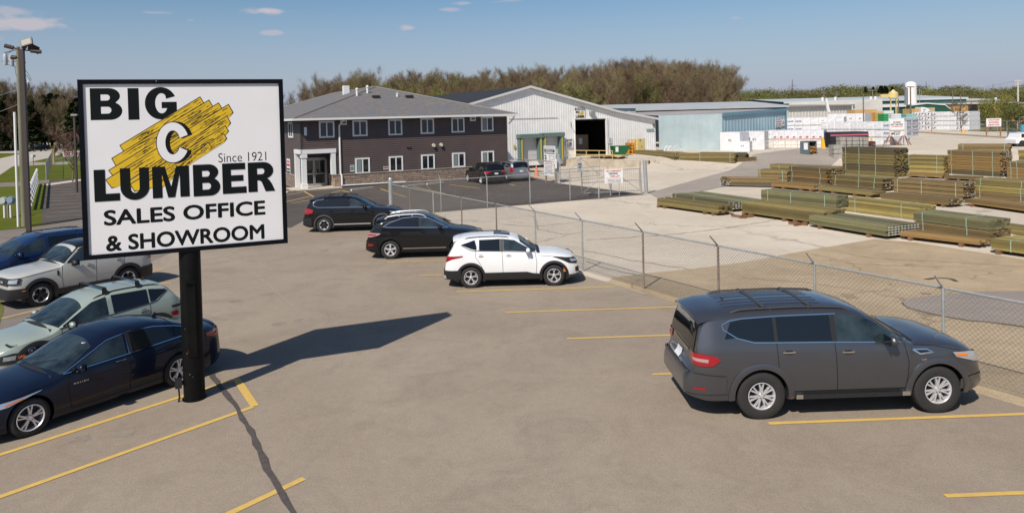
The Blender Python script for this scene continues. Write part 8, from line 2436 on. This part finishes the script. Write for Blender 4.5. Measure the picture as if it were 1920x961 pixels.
# forest behind the sheds: skyline given by sight lines
SKY = [(596, 160), (612, 145), (640, 143), (668, 131), (690, 141), (730, 141), (770, 136), (800, 133), (840, 131), (880, 132), (920, 130), (960, 128), (1000, 121), (1030, 125), (1060, 124), (1090, 122), (1120, 117),
       (1150, 111), (1190, 111), (1230, 113), (1270, 116), (1300, 111), (1330, 113), (1350, 118), (1368, 132), (1380, 152)]
skf = lambda x: float(np.interp(x, [p[0] for p in SKY], [p[1] for p in SKY]))
FG = 'bare early-spring wood behind the sheds'
L_BARE = 'bare grey-brown tree in the wood on the skyline behind the sheds'
L_TAN = 'pale-barked leafless tree in the wood on the skyline behind the sheds'
L_SPR = 'tree just coming into yellow-green leaf in the wood behind the sheds'
for row, (Y, step) in enumerate(((205, 15.5), (222, 14), (240, 13.5), (258, 15))):
    x = 598+row*4
    while x < 1378:
        yt = skf(x)+rt.uniform(-2, 7)+(22, 10, 2, 0)[row]
        Yj = Y+rt.uniform(-7, 7)-((x-600)/780)*25
        p = AY(x, yt, Yj); h = p.z
        bare = rt.random() < (.80 if x > 900 else .62)
        if bare:
            i = rt.randrange(7); lab = L_TAN if i in (1, 4, 6) else L_BARE
            plant_tree('bare%d' % i, p.x, Yj, h, lab, 'bare_tree', group=FG+(' pale' if i in (1, 4, 6) else ' grey'), r=rt, wide=rt.uniform(.75, .95))
        else: plant_tree('spring%d' % rt.choice((0, 1, 2)), p.x, Yj, h*.93, L_SPR, 'budding_tree', group=FG+' budding', r=rt, wide=.8)
        x += step*rt.uniform(.75, 1.2)
plant_tree('spring3', *AY(832, 178, 150)[:2], AY(832, 169, 150).z, 'bright lime green tree low above the office roof ridge', 'budding_tree', r=rt)
plant_tree('spring0', *AY(1085, 170, 160)[:2], AY(1085, 150, 160).z, 'yellow-green tree just left of the warehouse gable end roof', 'budding_tree', r=rt)
plant_tree('spring1', *AY(646, 170, 120)[:2], AY(646, 143, 120).z, 'green budding tree at the left end of the wood, over the office roof', 'budding_tree', r=rt, wide=.8)
plant_tree('bare4', *AY(676, 170, 120)[:2], AY(676, 129, 120).z, 'tall pale bare tree standing above the rest behind the roof vents', 'bare_tree', r=rt, wide=1.0)
plant_tree('bare0', *AY(618, 175, 110)[:2], AY(618, 140, 110).z, 'slim bare tree at the left edge of the wood behind the office roof', 'bare_tree', r=rt, wide=.8)
# the understorey closes the view between trunks
tb, tg, lf = branch_tree(700, 5, .9, twigs=1500, tl=.7, tw_=.04, nb=9, first=.0, leafn=500, leafs=.14)
reg('scrub0', [('trunk', tb.mesh('trunk', BARK)), ('crown', tg.mesh('crown', TWIG['brown'])), ('leaves', lf.mesh('leaves', TWIG['bud']))])
under = MB(); ru = random.Random(8)
for _ in range(38000):
    px = ru.uniform(590, 1385); Y = ru.uniform(212, 252)-((px-600)/780)*25
    p = AY(px, 200, Y); zmax = AY(px, skf(px)+38, Y).z; z = ru.uniform(0, max(zmax, 2))
    d = Vector((ru.uniform(-.5, .5), ru.uniform(-.5, .5), 1)).normalized()*ru.uniform(1.2, 3.2); s = Vector((ru.uniform(-1, 1), ru.uniform(-1, 1), 0)).normalized()*.05
    q = Vector((p.x, Y, z)); under.poly([q-s, q+s, q+d])
tag(under.build('undergrowth', TWIG['brown']), 'tangle of brown twigs filling the depth of the wood', kind='stuff')
# three bare trees between the sign and the office roof
for px, yt, Y, k, w, lab in ((541, 161, 100, 'bare0', .8, 'bare tree right beside the sign edge, over the office roof'), (562, 160, 108, 'bare4', .75, 'middle one of the three bare trees between the sign and the wood'), (581, 150, 104, 'bare5', .85, 'rightmost and tallest of the three bare trees between the sign and the wood')):
    p = AY(px, yt, Y); plant_tree(k, p.x, Y, p.z, lab, 'bare_tree', r=rt, wide=w)
# trees left of the sign beyond the street
LSK = lambda x: float(np.interp(x, [-60, 0, 20, 45, 70, 100, 130, 145, 200, 330, 520], [150, 152, 150, 158, 155, 158, 160, 163, 170, 190, 200]))
for row, (Y, step) in enumerate(((232, 13), (214, 12), (196, 15))):
    x = -130+row*5
    while x < (200 if row else 520):
        yt = LSK(x)+rt.uniform(-2, 6)+(0, 6, 26)[row]; p = AY(x, yt, Y+rt.uniform(-5, 5))
        if row == 0 or rt.random() < .4: plant_tree('bare%d' % rt.randrange(7), p.x, p.y, p.z, 'bare tree rising behind the dark evergreens across the street', 'bare_tree', group='bare trees behind the evergreens', r=rt, wide=.8)
        else: plant_tree('fir%d' % rt.randrange(3), p.x, p.y, p.z*(.9 if row == 1 else 1), 'dark evergreen in the wood across the street, left of the sign', 'evergreen_tree', group='evergreens across the street', r=rt, wide=1.35)
        x += step*rt.uniform(.8, 1.2)
p = G(8, 281); plant_tree('spring3', p.x, p.y, AY(8, 228, p.y).z, 'rounded yellow-green tree at the left edge by the street', 'leafy_tree', r=rt, wide=1.5)
p = G(-12, 284); plant_tree('leafy0', p.x, p.y, AY(-12, 222, p.y).z, 'yellow-green tree beside the rounded one at the street', 'leafy_tree', r=rt, wide=.8)
p = G(134, 284); 
tb, tg, lf = branch_tree(720, 6, .95, twigs=900, tl=.55, tw_=.015, nb=9, first=.2); reg('small0', [('trunk', tb.mesh('trunk', BARK)), ('crown', tg.mesh('crown', tmat('twigs_reddish', (.20, .10, .08), .1)))])
plant_tree('small0', AY(133, 260, 75).x, 75, 5.6, 'small reddish bare tree by the street lamp next to the sign edge', 'bare_tree', r=rt)
for px, py, lab in ((100, 292, 'bare scrubby bush left of the exit gate'), (127, 293, 'green-brown bush behind the exit banner')):
    p = G(px, py); plant_tree('scrub0', p.x, p.y, 2.2, lab, 'bush', r=rt)
# far treeline on the right
RSK = [(1370, 178), (1392, 176), (1420, 175), (1445, 173), (1462, 178), (1490, 170), (1510, 171), (1530, 177), (1560, 167), (1590, 166), (1620, 170), (1650, 168), (1690, 165), (1720, 166), (1745, 168), (1762, 172), (1790, 164), (1812, 168), (1830, 170),
       (1860, 168), (1890, 169), (1920, 165), (1990, 160)]
rsf = lambda x: float(np.interp(x, [p[0] for p in RSK], [p[1] for p in RSK]))
for row, (Y, step) in enumerate(((330, 15), (390, 14), (450, 15))):
    x = 1372+row*4
    while x < 1990:
        yt = rsf(x)+rt.uniform(-1, 4)+(12, 5, 0)[row]; p = AY(x, yt, Y+rt.uniform(-12, 12)); k = rt.choice(('leafy0', 'leafy1', 'leafy2', 'leafy3', 'leafy1', 'bare0' if x < 1470 or x > 1840 else 'leafy3'))
        lab = 'rounded green tree of the far treeline on the right' if k[:5] == 'leafy' else 'brown bare tree in the far treeline on the right'
        plant_tree(k, p.x, p.y, p.z, lab, 'leafy_tree' if k[:5] == 'leafy' else 'bare_tree', group='far treeline on the right '+k[:4], r=rt, wide=rt.uniform(.95, 1.35) if k[:5] == 'leafy' else .9)
        x += step*rt.uniform(.7, 1.25)
for px, yt, Y, w in ((1623, 161, 345, .8), (1637, 161.5, 345, .8), (1652, 159.5, 345, 1.3), (1660, 160, 350, 1.3), (1673, 161, 345, .9)):
    p = AY(px, yt, Y); plant_tree('fir%d' % (int(px) % 3), p.x, Y, p.z, 'dark pine standing above the far treeline near the dust collector', 'pine_tree', group='dark pines near the dust collector', r=rt, wide=w)
for px, yt, yb, Y, k, w, lab in ((1857, 186, 233, 128, 'leafy2', .68, 'yellow-green bush left of the pair behind the drop-off sign'), (1884, 184, 233, 130, 'leafy2', .68, 'yellow-green bush behind the drop-off sign, right one'), (1906, 198, 236, 126, 'leafy0', 1.1, 'greener bush at the right end behind the drop-off sign'), (1802, 190, 228, 132, 'bare2', .9, 'leafless shrub in front of the ochre warehouse'), (1930, 202, 236, 124, 'leafy0', 1.1, 'green bush at the right edge by the railway fence')):
    p = AY(px, yt, Y); plant_tree(k, p.x, Y, p.z-.8, lab, 'bush', z=.8, r=rt, wide=w)
# overhead wires
def wire(label, pts, sag=.6, r_=.02):
    t = thing('overhead_wire', label, 'cable', pts[0]); o = Vector(pts[0]); mb = MB()
    for a, b in zip(pts[:-1], pts[1:]):
        a, b = Vector(a)-o, Vector(b)-o; n = 10; P_ = [a.lerp(b, i/n)-Vector((0, 0, sag*4*(i/n)*(1-i/n))) for i in range(n+1)]; mb.path(P_, r_, 3)
    mb.build('cable', mat('cable_grey', (.22, .23, .25), .6), t)
wire('thin power line from the tall pale pole running left over the ochre warehouse', [tuple(AY(1908, 151, 140)), tuple(AY(1780, 172, 190))], .3, .03)
wire('thin service wire crossing in front of the woods at the left edge', [tuple(AY(-60, 226, 60)), tuple(AY(36, 195, 42))], .1, .012)
wire('second thin service wire at the left edge, above the first one', [tuple(AY(-40, 190, 60)), tuple(AY(34, 167, 42))], .05, .012)
# distant car on the street
p = G(66, 284); far_suv('distant_car', 'dark car driving on the street far left, seen above the lawn', P_BK, (p.x, p.y+1), 250)
far_suv('parked_suv', 'black suv parked nose-in by the office wall, left of the silver minivan', P_BK, (-2.45, 62.2), 115)
far_suv('parked_minivan', 'silver grey minivan parked nose-in by the office, right of the black suv', paint('paint_silver', (.22, .23, .25), metal=.5), (-.35, 64.3), 115, van=True)
